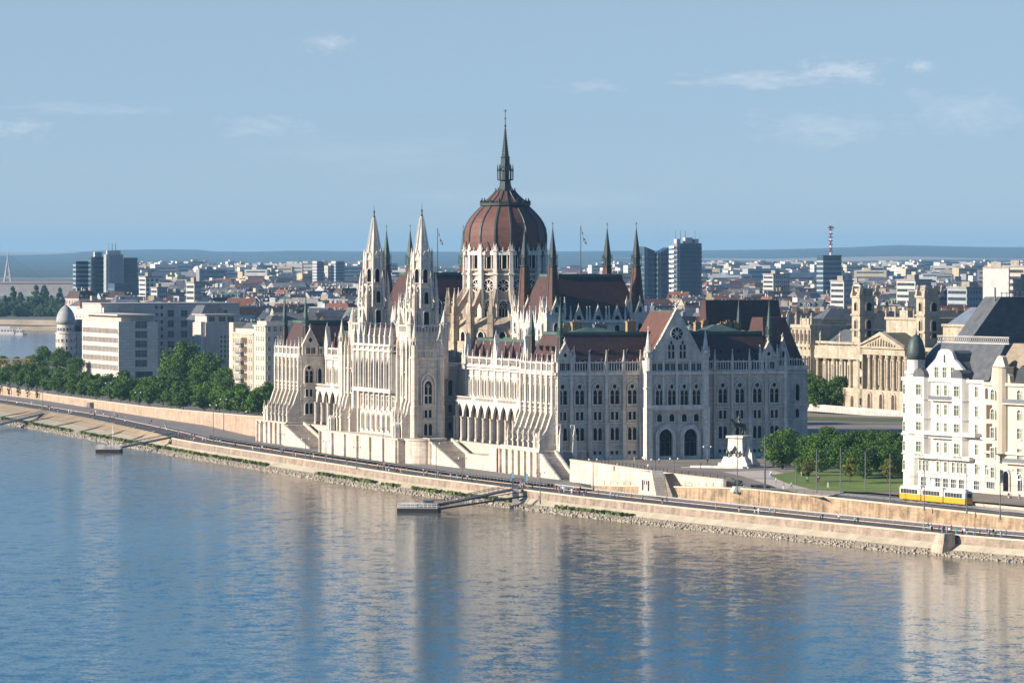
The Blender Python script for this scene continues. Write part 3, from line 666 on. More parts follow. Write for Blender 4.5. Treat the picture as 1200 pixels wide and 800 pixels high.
t.build('drum_aisle',[M['oldstone']],drum)
for k in range(16):
    a=2*pi*k/16; r_=17.2*cos(pi/16)+.02
    o=put('lancet_window',lm,drum,(DX+r_*cos(a),DY+r_*sin(a),28.2),a+pi/2,(1.5,1,1.1))
# dome shell, 16 gores with copper ribs
_iv=[(b_,a_) for a_,b_ in [(57.6,55.4),(65,61.2),(72.5,67.4),(79.2,71.6),(79.8,72.2),(85.6,75.9)]]
prof=[(r_,interp(_iv,z_)) for r_,z_ in [(12.1,55.4),(12.45,58),(12.65,60.3),(12.65,62.3),(12.35,64.4),(11.6,66.2),(10.7,67.6),(9.5,69.0),(8.1,70.4),(6.7,71.7)]]
d=MB(); d.lathe(prof,DX,DY,16,0,pi/16,False,cap=False)
dome=d.build('dome',[mat('dome_red_slates',(.17,.08,.06),(.125,.057,.045),.6,.6,course=.4,lo=.3,hi=.7)],PAR)
def rib(prof,a,w,m=0,off=.22):
    mb=MB(); v=[];f=[]
    ca,sa=cos(a),sin(a)
    for r,z in prof:
        for rr,ww in ((r-.1,-w),(r+off,-w*.6),(r+off,w*.6),(r-.1,w)): v.append((DX+rr*ca-ww*sa,DY+rr*sa+ww*ca,z))
    for j in range(len(prof)-1):
        for q in range(3): f.append((j*4+q,j*4+q+1,j*4+5+q,j*4+4+q))
    mb.add(v,f); return mb
for k in range(16): rib(prof,2*pi*(k+.5)/16,.4).build('rib',[M['darkmetal']],dome)
for k in range(8):
    a=2*pi*k/8; r_=12.1; b=MB(); x,y=DX+r_*cos(a),DY+r_*sin(a)
    b.T=lambda s,dd,z,ca=cos(a),sa=sin(a),x=x,y=y:(x+ca*dd-sa*s,y+sa*dd+ca*s,z)
    b.pry([(-.7,58.2),(.7,58.2),(.8,60.8),(0,64.3),(-.8,60.8)],-1,.5); b.build('dormer',[M['roof']],dome)
c=MB(); c.lathe([(7.6,78.7),(7.8,79.0),(7.8,79.8),(7.0,79.9)],DX,DY,16,0,pi/16)
for k in range(16):
    a=2*pi*(k+.5)/16; c.frus(DX+7.3*cos(a),DY+7.3*sin(a),79.7,82.2 if k%2==0 else 81.2,.3,.08); c.frus(DX+7.3*cos(a),DY+7.3*sin(a),80.5,80.8,.4,.4)
    for q in (-.1,.1): c.frus(DX+7.5*cos(a+q),DY+7.5*sin(a+q),79.6,80.9,.22,.1)
c.build('crown',[M['darkmetal']],dome)
prof2=[(7.0,79.7),(5.4,81.6),(4.0,83.6),(2.9,85.6)]
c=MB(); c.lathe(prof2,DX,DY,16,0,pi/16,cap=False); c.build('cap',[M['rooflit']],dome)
for k in range(16): rib(prof2,2*pi*(k+.5)/16,.3).build('cap_rib',[M['darkmetal']],dome)
c=MB(); c.lathe([(2.9,85.3),(3.2,85.5),(3.2,86.0),(2.3,86.2),(1.75,88.5),(1.6,91),(2.0,91.3),(2.5,91.6),(2.5,92.0)],DX,DY,8,0,pi/8)
for k in range(8):
    a=2*pi*k/8+pi/8; c.tube((DX+2.3*cos(a),DY+2.3*sin(a),91.8),(DX+2.3*cos(a),DY+2.3*sin(a),96.2),.2); c.frus(DX+2.3*cos(a),DY+2.3*sin(a),95.6,98.2,.22,.03)
    c.tube((DX+2.9*cos(a),DY+2.9*sin(a),85.6),(DX+2.9*cos(a),DY+2.9*sin(a),87),.18)
c.lathe([(1.2,91.8),(1.2,96),(2.1,96.2),(1.9,96.8),(1.5,97),(1.3,100.2),(1.5,100.4),(1.05,101),(.55,106),(.16,112.2),(.1,114)],DX,DY,8,0,pi/8)
for j in range(10):
    z=101.4+j*1.05; rr=1.05-(z-101)*.083
    for k in range(8):
        a=2*pi*k/8+pi/8; c.frus(DX+rr*cos(a),DY+rr*sin(a),z,z+.4,.12,.04)
c.build('lantern',[M['darkmetal']],dome)
c=MB(); zt=100.8
c.lathe([(.12,112),(.1,116.8)],DX,DY,6)
for z,r_ in ((112.6,.38),(114.8,.3),(117,.22)): c.lathe([(.03,z-r_),(r_*.8,z-r_*.6),(r_,z),(r_*.8,z+r_*.6),(.03,z+r_)],DX,DY,8)
c.box(DX-.5,DX+.5,DY-.06,DY+.06,117.3,117.5); c.build('finial',[M['bronze']],dome)
dome.scale=(1,1,1)
# rescale heights of everything above the drum to the measured tip
k_=(100.6-57.6)/(117.4-57.6)
for o in [dome]+[c for c in bpy.data.objects if c.parent==dome]:
    me=o.data
    if me.get('done'): continue
    me['done']=1
    for v_ in me.vertices:
        z=v_.co.z
        # keep the shell, squeeze the needle to its measured height
        if z>57.6:
            tab=[(57.6,55.4),(65,61.2),(72.5,67.4),(79.2,71.6),(79.8,72.2),(85.6,75.9),(88.5,77.6),(92,79.4),(96.2,82.2),(98.2,84.0),(100.4,86.0),(106,90.6),(112.2,95.2),(117.5,100.4)]
            v_.co.z=interp(tab,z)
    me.update()
# ---- river front towers
ZT=[(0,0),(24,24),(35,33),(43.6,40.5),(45.4,41.5),(50.6,44.5),(53,47),(55,48.5),(61.8,55.4),(66.6,58.6),(83.2,68.0),(89.2,70.0),(91.5,71.8)]
RT=[(0,1),(44,1),(54,.9),(62,.80),(92,.80)]
def zt_(mb,x,y):
    o=[]
    for (a,b_,c) in mb.v:
        k=interp(RT,c); o.append((x+(a-x)*k,y+(b_-y)*k,interp(ZT,c)))
    mb.v=o; return mb
def tower(y,x=-2.0):
    o=MB()
    o.box(x-5.6,x+5.6,y-5.6,y+5.6,24,35.5)
    for sa in (-1,1):
        for sb in (-1,1):
            o.lathe([(1.3,20),(1.3,38),(1.55,38.1),(1.55,38.5),(1.1,38.6),(.05,43.6)],x+sa*5.2,y+sb*5.2,8,0,pi/8)
            o.lathe([(.75,35),(.75,50),(.95,50.1),(.95,50.5),(.7,50.6),(.04,55)],x+sa*3.5,y+sb*3.5,8,0,pi/8)
    o.box(x-5.9,x+5.9,y-5.9,y+5.9,35.3,35.8)
    o.lathe([(4.3,35),(4.3,52.2),(4.6,52.4),(4.6,53),(3.6,53.1),(3.6,61),(3.9,61.2),(3.9,61.8),(3.1,61.9)],x,y,8,0,pi/8)
    zt_(o,x,y); tw=o.build('tower',[S_],PAR)
    s=MB(); n=8; prof=[(3.0,61.8),(.32,83.2)]
    s.lathe(prof,x,y,8,0,pi/8,cap=False)
    for k in range(8):
        a=2*pi*k/8+pi/8; s.tube((x+3.05*cos(a),y+3.05*sin(a),61.8),(x+.34*cos(a),y+.34*sin(a),83.2),.16,4)
        for j in range(19):
            f_=j/19.5; r_=3.05*(1-f_)+.34*f_+.16; z=61.8+21.4*f_
            s.frus(x+r_*cos(a),y+r_*sin(a),z,z+.55,.27,.12)
        s.lathe([(.42,56),(.42,63),(.5,63.1),(.05,66.6)],x+3.75*cos(a),y+3.75*sin(a),6,0)
        s.lathe([(.4,44),(.4,54.2),(.5,54.3),(.04,58.2)],x+4.75*cos(a),y+4.75*sin(a),6,0)
        a2=2*pi*k/8
        s.T=lambda t_,dd,z,ca=cos(a2),sa=sin(a2):(x+ca*(3.35+dd)-sa*t_,y+sa*(3.35+dd)+ca*t_,z)
        s.pry([(-1.1,61.5),(1.1,61.5),(0,65.2)],-.4,.15); s.T=None
        s.tube((x+5.9*cos(a),y+5.9*sin(a),47),(x+4.2*cos(a),y+4.2*sin(a),51),.22,4)
    zt_(s,x,y); s.build('spire',[T_],tw)
    s=MB(); s.lathe([(.32,83),(.5,83.3),(.5,84),(.25,84.3),(.2,87),(.42,87.6),(.3,88.6),(.1,89.2),(.05,91.5)],x,y,8); zt_(s,x,y); s.build('finial',[M['bronze']],tw)
    for k in range(8):
        a=2*pi*k/8; r1=4.3*cos(pi/8)+.02; r2=3.6*cos(pi/8)+.02
        for r_,z,sca in ((r1,37.6,(1.25,1,1.35)),(r1,46.2,(1.1,1,1.0)),(r2,54.6,(1.1,1,1.15))):
            w_=put('lancet_window',lm,tw,(x+r_*interp(RT,z)*cos(a),y+r_*interp(RT,z)*sin(a),interp(ZT,z)),a+pi/2,(sca[0],1,sca[2]*.75))
    t=MB()
    for f_ in (Face(0,y-5.6,'S'),Face(x-5.6,0,'W')):
        t.T=f_.T(); c=x if f_.d=='S' else y
        for j in range(9): t.box(c-3.9+j*.97-.13,c-3.9+j*.97+.13,.1,.3,35.8,37.9)
        t.box(c-4.3,c+4.3,.0,.4,37.8,38.2); t.box(c-4.3,c+4.3,0,.4,32.8,33.2)
    t.T=None
    for z in (42.6,45.4): t.lathe([(4.5,z),(4.5,z+.35)],x,y,8,0,pi/8)
    zt_(t,x,y); t.build('balustrade',[T_],tw)
    return tw
TY=(109.6,155.4)
for y in TY: tower(y)
# ---- bastions under the towers and middle of the river front
fB=Face(0,97.3,'S'); fM=Face(-8.4,0,'W')
win(fB,'tall_arch_window',-4.3,12.8); win(fB,'paired_window',-4.3,8.6); win(fB,'arched_pair_window',-4.3,3.4); win(fB,'basement_window',-4.3,.6,scale=(.8,1,1))
b=MB(fB.T())
for z,h in ((2.0,.4),(7.8,.3),(12.0,.4),(22.8,.3),(25.6,.6)): b.box(-8.6,-.1,0,.35,z,z+h)
b.ring(shift(arch(4.6,9.2,.7),-4.3,12.6),shift(arch(3.9,8.8,.7),-4.3,12.6),0,.5); b.build('stringcourse',[T_],PAR)
balustrade('balustrade',fB,-8,-.6,26.0,h=2.6,step=.8)
for (x,y) in ((-8.4,97.3),(-.3,97.3),(-8.4,167.7),(-.3,167.7)):
    b=MB(); b.lathe([(1.25,-4.5),(1.25,12),(1.05,12.3),(1.05,26),(1.3,26.1),(1.3,26.6),(.95,26.7),(.95,31),(1.2,31.1),(1.2,31.4),(.9,31.5),(.04,37)],x,y,8,0,pi/8)
    for k in range(8):
        q=2*pi*k/8; b.frus(x+1.1*cos(q),y+1.1*sin(q),30,32.6,.16,.03)
    b.build('corner_turret',[S_],PAR)
# recessed wall between bastion and wing
fR=Face(0,107,'S'); 
for q in (2.9,5.9): win(fR,'lancet_window',q,14.8,scale=(1.1,1,1)); win(fR,'small_window',q,9.8); win(fR,'small_window',q,4.6)
b=MB(fR.T())
for z in (8.4,13.4): b.box(0,8,0,.25,z,z+.3)
for j in range(10): b.box(.3+j*.8,.7+j*.8,0,.6,22.6,23.4)
b.box(0,8,0,.8,23.4,24.1); b.build('stringcourse',[T_],PAR)
# middle loggia: y from 114 to 151
b=MB(); b.box(-8.0,-.3,114,151,-4.5,16.4); b.box(-4.2,-.3,114,151,16.4,26.6); b.box(-8.0,-.3,114,151,26.6,29.6); b.box(-8,-4.2,113,114.6,16.4,26.6); b.box(-8,-4.2,150.4,152,16.4,26.6); b.build('wall',[S_],PAR)
fm2=Face(-8.0,0,'W')
b=MB(fm2.T())
y0,y1=115.0,150.0; nb=7; wd=(y1-y0)/nb
i_=MB(fm2.T()); i_.box(y0,y1,-3.78,-3.6,16.6,26.4); i_.build('opening',[M['inside']],PAR)  # back panel of the loggia, its shade put into the colour
for k in range(nb+1): 
    a=y0+k*wd; b.box(a-.55,a+.55,.2,1.9,16.2,27); b.box(a-.3,a+.3,1.9,2.5,10,29.6)
for k in range(nb):
    a=y0+(k+.5)*wd
    b.prx if False else None
    b.pry([(a-wd/2,29.6),(a-wd/2,23.5)]+shift(arch(wd-1.1,3.6,.9),a,22.8)+[(a+wd/2,23.5),(a+wd/2,29.6)],.9,1.6)
    b.box(a-.16,a+.16,.9,1.3,16.4,25.2)
b.box(y0-1,y1+1,0,2.6,15.4,16.5); b.box(y0-1,y1+1,0,2.4,27.6,28.1); b.box(y0-1,y1+1,0,2.7,29.2,29.8); b.box(y0-1,y1+1,0,.5,10,10.4); b.box(y0-1,y1+1,.0,1.8,2.0,2.6)
b.build('loggia',[T_],PAR)
for k in range(nb):
    a=y0+(k+.5)*wd
    win(fm2,'arched_pair_window',a,3.9,scale=(.9,1,1.35)); 
    w_=MB(fm2.T()); w_.box(a-1.25,a+1.25,.02,.1,11.2,14.2); o=w_.build('broad_window',[mat('grey_glass',(.16,.15,.14),(.1,.1,.1),.5,.3) if k==0 else bpy.data.materials['grey_glass']],PAR)
    w_=MB(fm2.T()); w_.ring([(a-1.5,11),(a-1.5,14.4),(a+1.5,14.4),(a+1.5,11)],[(a-1.25,11),(a-1.25,14.2),(a+1.25,14.2),(a+1.25,11)],0,.3); w_.box(a-.08,a+.08,.05,.2,11.2,14.2); w_.box(a-1.25,a+1.25,.05,.2,12.9,13.05); w_.build('frame',[T_],o)
for k in range(nb+1): pinnacle(-9.8,y0+k*wd,29.4,6.6,.55,name='loggia_pinnacle')
r=MB(); r.hip(-7.6,0,114.5,150.5,29.7,34.5,3,1,0,1); r.build('centre_roof',[M['roof'],M['copper']],PAR)
# buttress stacks flanking the loggia
def fly(y,x0,zt,reach,z1=12.5,z2=7.0,zb=-4.5,w=.55,name='buttress',top=None,m=None):
    """stepped buttress in the x,z plane leaning out from the wall at x0 to x0-reach"""
    mb=MB(); r=reach
    mb.pry([(x0+.2,zb),(x0+.2,zt),(x0-.9,zt),(x0-.9,z1+1),(x0-1.3,z1),(x0-r*.55,(z1+z2)/2-.3),(x0-r,z2),(x0-r,zb)],y-w,y+w)
    mb.box(x0-r-.25,x0-r+.9,y-w-.2,y+w+.2,z2-.6,z2-.2)
    pinn(mb,x0-r+.35,y,z2-.3,3.8,.38)
    if top: pinn(mb,x0-.45,y,zt,top,.42)
    return mb.build(name,[m or S_],PAR)
for y in (99.5,102.5,106,111.5,153.5,159,162.5,165.5):
    fly(y,-8.4,26.0,2.2 if y in(111.5,153.5) else 3.4,z1=12.5,z2=7.4,top=6,w=.6)
for y in (104.3,108.2,156.8,160.8): win(fM,'lancet_window',y,14.6,scale=(1.2,1,1.35)); win(fM,'small_window',y,22,scale=(1.1,1,1))
# statue niches on the terrace (white aedicules)
for (x,y) in ((-12.9,101),(-12.9,164),(-3.9,3.2),(-3.9,262)):
    b=MB(); b.ring(arch(2.6,5.2,.75),arch(1.5,4.4,.6),-.7,.7); b.pry(arch(1.5,4.4,.6),.2,.6); b.lathe([(.3,0),(.45,.8),(.3,2.0),(.22,2.4),(.02,2.7)],0,0,8)
    b.build('niche',[T_],PAR,(x,y,2.2),-pi/2)
# ---- wings with arcades
def wing(ya,yb,nb):
    x0=8.0; f_=Face(x0,0,'W'); wd=(yb-ya)/nb
    b=MB(f_.T()); i_=MB(f_.T()); i_.box(ya,yb,.03,.25,2.4,13); i_.build('opening',[M['inside']],PAR)  # dark panel behind the arcade, shade painted into it
    for k in range(nb+1):
        a=ya+k*wd
        b.box(a-.35,a+.35,2.6,3.6,2.2,12.5); b.box(a-.28,a+.28,0,.55,13.5,24.8)
        b.lathe([(.42,2.2),(.42,2.9),(.28,3.1),(.28,8.6),(.5,9.2)],a-.0,4.0,6)
    for k in range(nb):
        a=ya+(k+.5)*wd
        b.pry([(a-wd/2,13.6),(a-wd/2,8.9)]+shift(arch(wd-.8,4.6,.85),a,8.5)+[(a+wd/2,8.9),(a+wd/2,13.6)],2.8,3.5)
        b.pry([(a-wd*.42,13.4),(a+wd*.42,13.4),(a,16.2)],3.3,3.7) if k%3==1 else None
    b.box(ya,yb,0,3.9,13.4,14.0); b.box(ya,yb,3.5,3.8,14.9,15.1); [b.box(ya+j*.8-.09,ya+j*.8+.09,3.55,3.75,14,14.9) for j in range(int((yb-ya)/.8))]; b.box(ya,yb,0,4.2,1.6,2.2)
    b.box(ya,yb,0,.8,22.9,23.4); b.box(ya,yb,0,.9,23.7,24.3); b.box(ya,yb,0,.3,20.8,21.1)
    b.build('arcade',[T_],PAR)
    for k in range(nb):
        a=ya+(k+.5)*wd
        for q in (-wd*.22,wd*.22): win(f_,'lancet_window',a+q,15.4,scale=(.85,1,1.0))
    balustrade('balustrade',f_,ya,yb,24.3,h=2.3,step=.9)
    for k in range(nb+1):
        a=ya+k*wd; big=(k%4==2)
        if big:
            m_=MB(f_.T()); m_.pry([(a-1.9,24.3),(a+1.9,24.3),(a+1.6,27),(a,33.5),(a-1.6,27)],-.9,.5); m_.frus(a,0,33.2,34.8,.2,.04); m_.build('gable',[T_],PAR)
            pinnacle(x0-.4,a-2.2,24.3,5.5,.4); pinnacle(x0-.4,a+2.2,24.3,5.5,.4)
        else:
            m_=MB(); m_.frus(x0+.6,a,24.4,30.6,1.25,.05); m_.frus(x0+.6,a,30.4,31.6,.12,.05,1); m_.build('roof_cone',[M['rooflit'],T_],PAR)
            pinnacle(x0-.4,a,24.3,4.2,.34,name='wing_pinnacle')
wing(33,97.5,10); wing(167.5,235,10)
# ---- end pavilions, river side
for (ya,yb) in ((0,27.5),(237.5,265)):
    f_=Face(0,0,'W')
    b=MB(f_.T())
    for z,h,d in ((9.8,.3,.25),(14,.35,.3),(22.6,.3,.25),(23.3,.8,.7),(13.0,.3,.25)): b.box(ya,yb,-.05,d,z,z+h)
    b.build('stringcourse',[T_],PAR)
    n=6
    for k in range(n+1):
        y=ya+.8+(yb-ya-1.6)*k/n
        fly(y,0,24.2,4.6,z1=11.8,z2=5.4,top=None,w=.5); pinnacle(-.45,y,24.4,4.4,.34)
        if k<n:
            yc=y+(yb-ya-1.6)/n/2
            for q in (-.75,.75): win(f_,'lancet_window',yc+q,15.6,scale=(.75,1,1.05))
            win(f_,'small_window',yc,10.4); win(f_,'arched_pair_window',yc,4.6)
    balustrade('balustrade',f_,ya,yb,24.2,h=2.6,step=.8)
fN=Face(0,237.5,'S')
for a in (2.6,6.2):
    win(fN,'tracery_window' if a<3 else 'lancet_window',a,15.3,scale=(1,1,1)); win(fN,'paired_window' if a<3 else 'small_window',a,10.9); win(fN,'arched_pair_window' if a<3 else 'small_window',a,5.3)
gable(fN,3.0,2.6,27.4,5.0); b=MB(fN.T()); b.box(.3,5.6,-.6,.5,24.1,27.5); b.build('attic_wall',[S_],PAR)
for q in (2.2,3.9): win(fN,'attic_window',q,24.7,d=.5)
b=MB(fN.T()); b.pry([(3,28.2),(3.7,29.1),(3,30),(2.3,29.1)],.45,.53); b.build('gable_pane',[M['pane']],PAR)
b=MB(fN.T())
for z in (4,9.9,14,23.3): b.box(-.2,8.5,0,.35,z,z+.35)
b.build('stringcourse',[T_],PAR); balustrade('balustrade',fN,5.8,8.5,24.2,h=2.6)
# free pinnacled posts in front of the south wall
for px,h in ((657,9.5),(673.5,9.5)):
    x=sx_(px,-3.0); b=MB(); b.frus(x,-3,-.4,h*.55,.62,.42); pinn(b,x,-3,h*.5,h*.5,.42); b.build('buttress_post',[T_],PAR)
# ---- terrace plinth along the river, pilasters, stairs
TT=M['terrace']
b=MB(); b.box(-5.6,8.2,-2.2,29.5,-5,2.2); b.box(-5.9,8.2,-2.5,29.8,2.2,2.7); b.box(-5.6,-5.2,-2.2,29.5,2.7,3.4)
b.box(-5.6,8.2,235.5,268,-5,2.2); b.box(-5.9,8.2,235.2,268.2,2.2,2.7)
b.box(-14.4,.2,94.5,170.5,-5,2.2); b.box(-14.7,.2,94.2,170.8,2.2,2.7)
b.box(1.5,8.4,29.5,97,-5,1.7); b.box(1.2,8.4,29.5,97,1.7,2.2); b.box(1.5,8.4,168,236,-5,1.7); b.box(1.2,8.4,168,236,1.7,2.2)
b.lathe([(6.0,-5),(6.0,2.2),(6.3,2.2),(6.3,2.8)],-6.5,92.8,20)
b.build('terrace',[TT],PAR)
for (ya,yb,x) in ((-1.5,29,-5.6),(236.2,267,-5.6),(95.5,170,-14.4)):
    n=int((yb-ya)/(4.7 if x>-6 else 12.4))
    for k in range(n+1):
        y=ya+(yb-ya)*k/n; c=MB(); c.prx([(y-.42,-5),(y-.36,2.4),(y+.36,2.4),(y+.42,-5)],x-.7,x); c.build('pilaster',[TT],PAR)
def stairs(x0,x1,ya,yb,za,zb,name='stairs'):
    n=22; mb=MB(); v=[]
    poly=[(ya,-5)]
    for k in range(n):
        y=ya+(yb-ya)*k/n; y2=ya+(yb-ya)*(k+1)/n; z=za+(zb-za)*(k+1)/n; poly+=[(y,z),(y2,z)]
    poly+=[(yb,-5)]; mb.prx(poly,x0,x1)
    s_=1 if yb>ya else -1
    mb.prx([(ya-s_*.6,-5),(ya-s_*.6,za+.15),(yb,zb+.15),(yb,-5)],x0-.6,x0); mb.prx([(ya-s_*.6,-5),(ya-s_*.6,za+1.0),(yb,zb+1.0),(yb,-5)],x1,x1+.6)
    return mb.build(name,[TT],PAR)
stairs(-7.0,-1.0,60,86,-4.5,2.0); stairs(-7.0,-1.0,205,232,-4.5,2.0)
b=MB(); b.box(-7.6,2,84,93,-5,2.0); b.box(-5.5,2,232,236,-5,2.0); b.box(-7.6,-7.1,86,92,2,3); b.build('landing',[TT],PAR)
stairs(-4.8,-1.2,-17,-2.3,-4.5,2.0)
stairs(-5,1.2,40,33,-.5,2.0)
b=MB(); b.box(-5.5,1.4,40,60,-5,-.4); b.build('landing',[TT],PAR)
# ---- flagpoles
for y,nm in ((67,0),(196.4,1)):
    p=MB(); p.lathe([(.16,50.3),(.1,64.5),(.2,64.6),(.02,64.9)],DX,y,6); fp=p.build('flagpole',[M['darkmetal']],PAR)
    fl=MB()
    for j,mm in enumerate((0,1,2)):
        v=[];f=[]
        for i in range(6):
            t_=i/5
            for q in (0,1):
                w0=(j+q)/3
                v.append((DX+.15+ (t_*1.6+w0*.2)*(.8+.2*sin(t_*7)),y+.25*sin(t_*9+w0*2),64.3-t_*3.6-w0*1.3))
        for i in range(5): f.append((i*2,i*2+1,i*2+3,i*2+2))
        fl.add(v,f,mm)
    fl.build('flag',[M['red'],M['white'],M['green']],fp)
# ---------------------------------------------------------------- other buildings
def wmesh(w,h,frame=.12,dep=.18,bars=1,cross=True,fm=None,pm=None,name='window',archd=False):
    key=('w',w,h,frame,bars,cross,fm,pm,archd)
    if key in _wc: return _wc[key]
    b=MB()
    if archd:
        i=arch(w,h,.5); o=arch(w+2*frame,h+frame,.5); b.ring(o,i,-dep,.0,0); b.pry(i,-.03,.03,1)
    else:
        b.ring([(-w/2-frame,-frame),(-w/2-frame,h+frame),(w/2+frame,h+frame),(w/2+frame,-frame)],[(-w/2,0),(-w/2,h),(w/2,h),(w/2,0)],-dep,0,0)
        b.box(-w/2-frame*1.5,w/2+frame*1.5,-dep*1.5,0,-frame*1.5,-frame*.2,0); b.box(-w/2,w/2,-.03,.03,0,h,1)
    for i in range(bars): x=-w/2+w*(i+1)/(bars+1); b.box(x-.05,x+.05,-.07,-.02,0,h*(.8 if archd else 1),0)
    if cross: b.box(-w/2,w/2,-.07,-.02,h*.62,h*.62+.08,0)
    _wc[key]=b.mesh(name,[M[fm or 'white'],M[pm or 'bluepane']]); return _wc[key]
M['bluepane']=mat('window_glass',(.05,.06,.065),(.02,.025,.03),.3,.25,spec=.5)
M['greenpane']=mat('green_tinted_window',(.12,.15,.07),(.05,.06,.035),.5,.3)
M['officewhite']=mat('pale_office_stone',(.62,.57,.50),(.54,.49,.43),.2,.8,course=1.5)
M['greytan']=mat('grey_beige_render',(.46,.40,.36),(.38,.33,.29),.2,.9,streak=.2)
M['plaster']=mat('white_plaster',(.66,.635,.585),(.53,.505,.46),.25,.85,streak=.3)
M['cream']=mat('cream_plaster',(.58,.52,.41),(.50,.44,.34),.15,.85,streak=.2)
M['sand']=mat('sand_coloured_stone',(.50,.44,.34),(.37,.32,.24),.3,.9,streak=.35,course=.8)
M['slate']=mat('grey_slate',(.12,.13,.14),(.08,.09,.10),.4,.6,course=.5)
M['darkroof']=mat('dark_sheet_roof',(.05,.055,.065),(.03,.035,.04),.4,.55)
M['flat']=mat('flat_roof_gravel',(.30,.28,.25),(.2,.19,.17),.3,.95)
M['glass']=mat('blue_curtain_glass',(.04,.08,.11),(.02,.045,.065),.2,.18,spec=.8,course=None)
M['conc']=mat('light_concrete',(.46,.44,.42),(.36,.35,.33),.2,.9)
def grid(parent,face,me,cols,rows,d=0.0,name='window'):
    for a in cols:
        for z in rows: put(name,me,parent,face.loc(a,d,z),face.rz)
def origin(px,py,z): X,Y=at(px,py,z); return X,Y
# --- white office block on the left, by the embankment trees
ox,oy=origin(139,443,8.5)
t=thing('office_block','white office block with many narrow lit windows above the embankment trees','office building',(ox,oy,8.3),AL)
b=MB(); b.box(0,18.5,0,66,0,26); b.build('wall',[M['officewhite']],t)
b=MB(); b.box(2,17,3,62,26,28.6); b.build('penthouse',[M['greytan']],t)
b=MB(); b.box(-.4,18,1,66.4,28.6,29.2); b.build('roof_slab',[M['officewhite']],t)
me=wmesh(.95,2.2,.1,.2,0,False,'officewhite','bluepane','window'); fw=Face(0,0,'W'); fs=Face(0,0,'S')
grid(t,fw,me,[2+i*2.45 for i in range(26)],[3.8+4.15*j for j in range(3)])
b=MB(fw.T())
for j in range(3,6 if False else 5):
    for i in range(26):
        a=2+i*2.45; b.box(a-.5,a+.5,0,.05,3.8+4.15*j,6+4.15*j,1); b.ring([(a-.65,3.7+4.15*j),(a-.65,6.15+4.15*j),(a+.65,6.15+4.15*j),(a+.65,3.7+4.15*j)],[(a-.5,3.8+4.15*j),(a-.5,6+4.15*j),(a+.5,6+4.15*j),(a+.5,3.8+4.15*j)],0,.2,0)
o=b.build('upper_window_rows',[M['officewhite'],M['bluepane']],t); tag(o,kind='stuff')
me=wmesh(2.6,3.0,.15,.15,2,True,'conc','bluepane'); grid(t,fs,me,[9.2,12.0],[1+4.4*j for j in range(1,6)])
b=MB(fs.T()); b.box(8,16,0,.1,.3,3.2); b.build('entrance_glazing',[M['bluepane']],t)
# --- grey beige block behind it
Y0=2290
t=thing('office_block','long grey beige block with square windows behind the white office block','office building',(atY(181,Y0),Y0,8.3),AL)
b=MB(); b.box(-26,42,0,34,0,33.0); b.box(-25.5,-18,-2.5,6,0,31.5,1); b.build('wall',[mat('pinkish_beige_cladding',(.62,.51,.45),(.54,.44,.39),.15,.85,course=1.5),M['officewhite']],t)
b=MB(); b.box(-26.5,42.5,-.4,34.4,33,33.6); b.build('roof_slab',[M['conc']],t)
me=wmesh(2.9,3.0,.12,.12,1,True,'conc','bluepane'); grid(t,fs,me,[8+i*6.6 for i in range(5)],[7.5+4.9*j for j in range(5)])
me=wmesh(1.2,1.5,.1,.12,0,False,'conc','bluepane'); grid(t,fs,me,[.9,3.6],[3.5+3.4*j for j in range(9)])
Y0=2230
t=thing('office_block','smaller beige block with dark penthouse windows at the right end of the long block','office building',(atY(241,Y0),Y0,8.3),AL)
b=MB(); b.box(0,15,0,22,0,25); b.box(-2,0,1,12,0,25.5,1); b.build('wall',[M['greytan'],M['officewhite']],t)
b=MB(); b.box(.6,14,.6,20,25,28.5); b.build('penthouse',[M['officewhite']],t); b=MB(); b.box(-.4,15.2,-.4,22,28.5,29); b.build('roof_slab',[M['conc']],t)
for a in (3,8,12.2): put('window',wmesh(3.0,2.3,.1,.1,2,False,'conc','darkpane' if False else 'bluepane'),t,Face(0,.6,'S').loc(a,0,25.6),0)
me=wmesh(1.0,1.4,.3,.15,0,False,'officewhite','bluepane'); grid(t,fs,me,[7.5,9.3,11.1],[9,11.2,13.4,15.6,17.8])
r=MB(); r.hip(2,17,18,40,26,33,4,4,0); r.build('roof',[M['slate']],t)
# --- apartment houses left of the north pavilion
def apartments(name,label,px,py,W_,Dp,H,wm,rows,colsS,colsW,bal=True):
    ox,oy=origin(px,py,9); t=thing(name,label,'apartment house',(ox,oy,8.5),AL,None)
    b=MB(); b.box(0,W_,0,Dp,0,H); b.build('wall',[wm],t)
    b=MB(); b.box(-.4,W_+.4,-.4,Dp+.4,H,H+.6); b.box(1,W_-1,2,Dp-1,H+.6,H+2.2); b.build('cornice',[M['cream']],t)
    r=MB(); r.hip(2,W_-1,3,Dp-1,H+.6,H+4.5,3,3,0); r.build('roof',[M['slate']],t)
    me=wmesh(1.2,1.9,.12,.12,1,True,'white','bluepane')
    grid(t,Face(0,0,'S'),me,colsS,rows); grid(t,Face(0,0,'W'),me,colsW,rows)
    if bal:
        for z in rows[1:]:
            b=MB(); b.box(-1.5,0,Dp*.45,Dp*.7,z-1.1,z-.85); b.box(-1.5,-1.4,Dp*.45,Dp*.7,z-.85,z+.1,1); b.box(-1.5,0,Dp*.45,Dp*.45+.1,z-.85,z+.1,1); b.build('balcony',[M['cream'],M['iron']],t)
    return t
rows=[2.2+3.6*j for j in range(6)]
t=apartments('apartment_house','cream apartment house with brown balconies beside the embankment trees',297,460,14,30,24,mat('weathered_beige_plaster',(.50,.42,.32),(.38,.31,.23),.3,.9,streak=.35),rows,[2+2.6*i for i in range(5)],[2.5+3.2*i for i in range(9)])
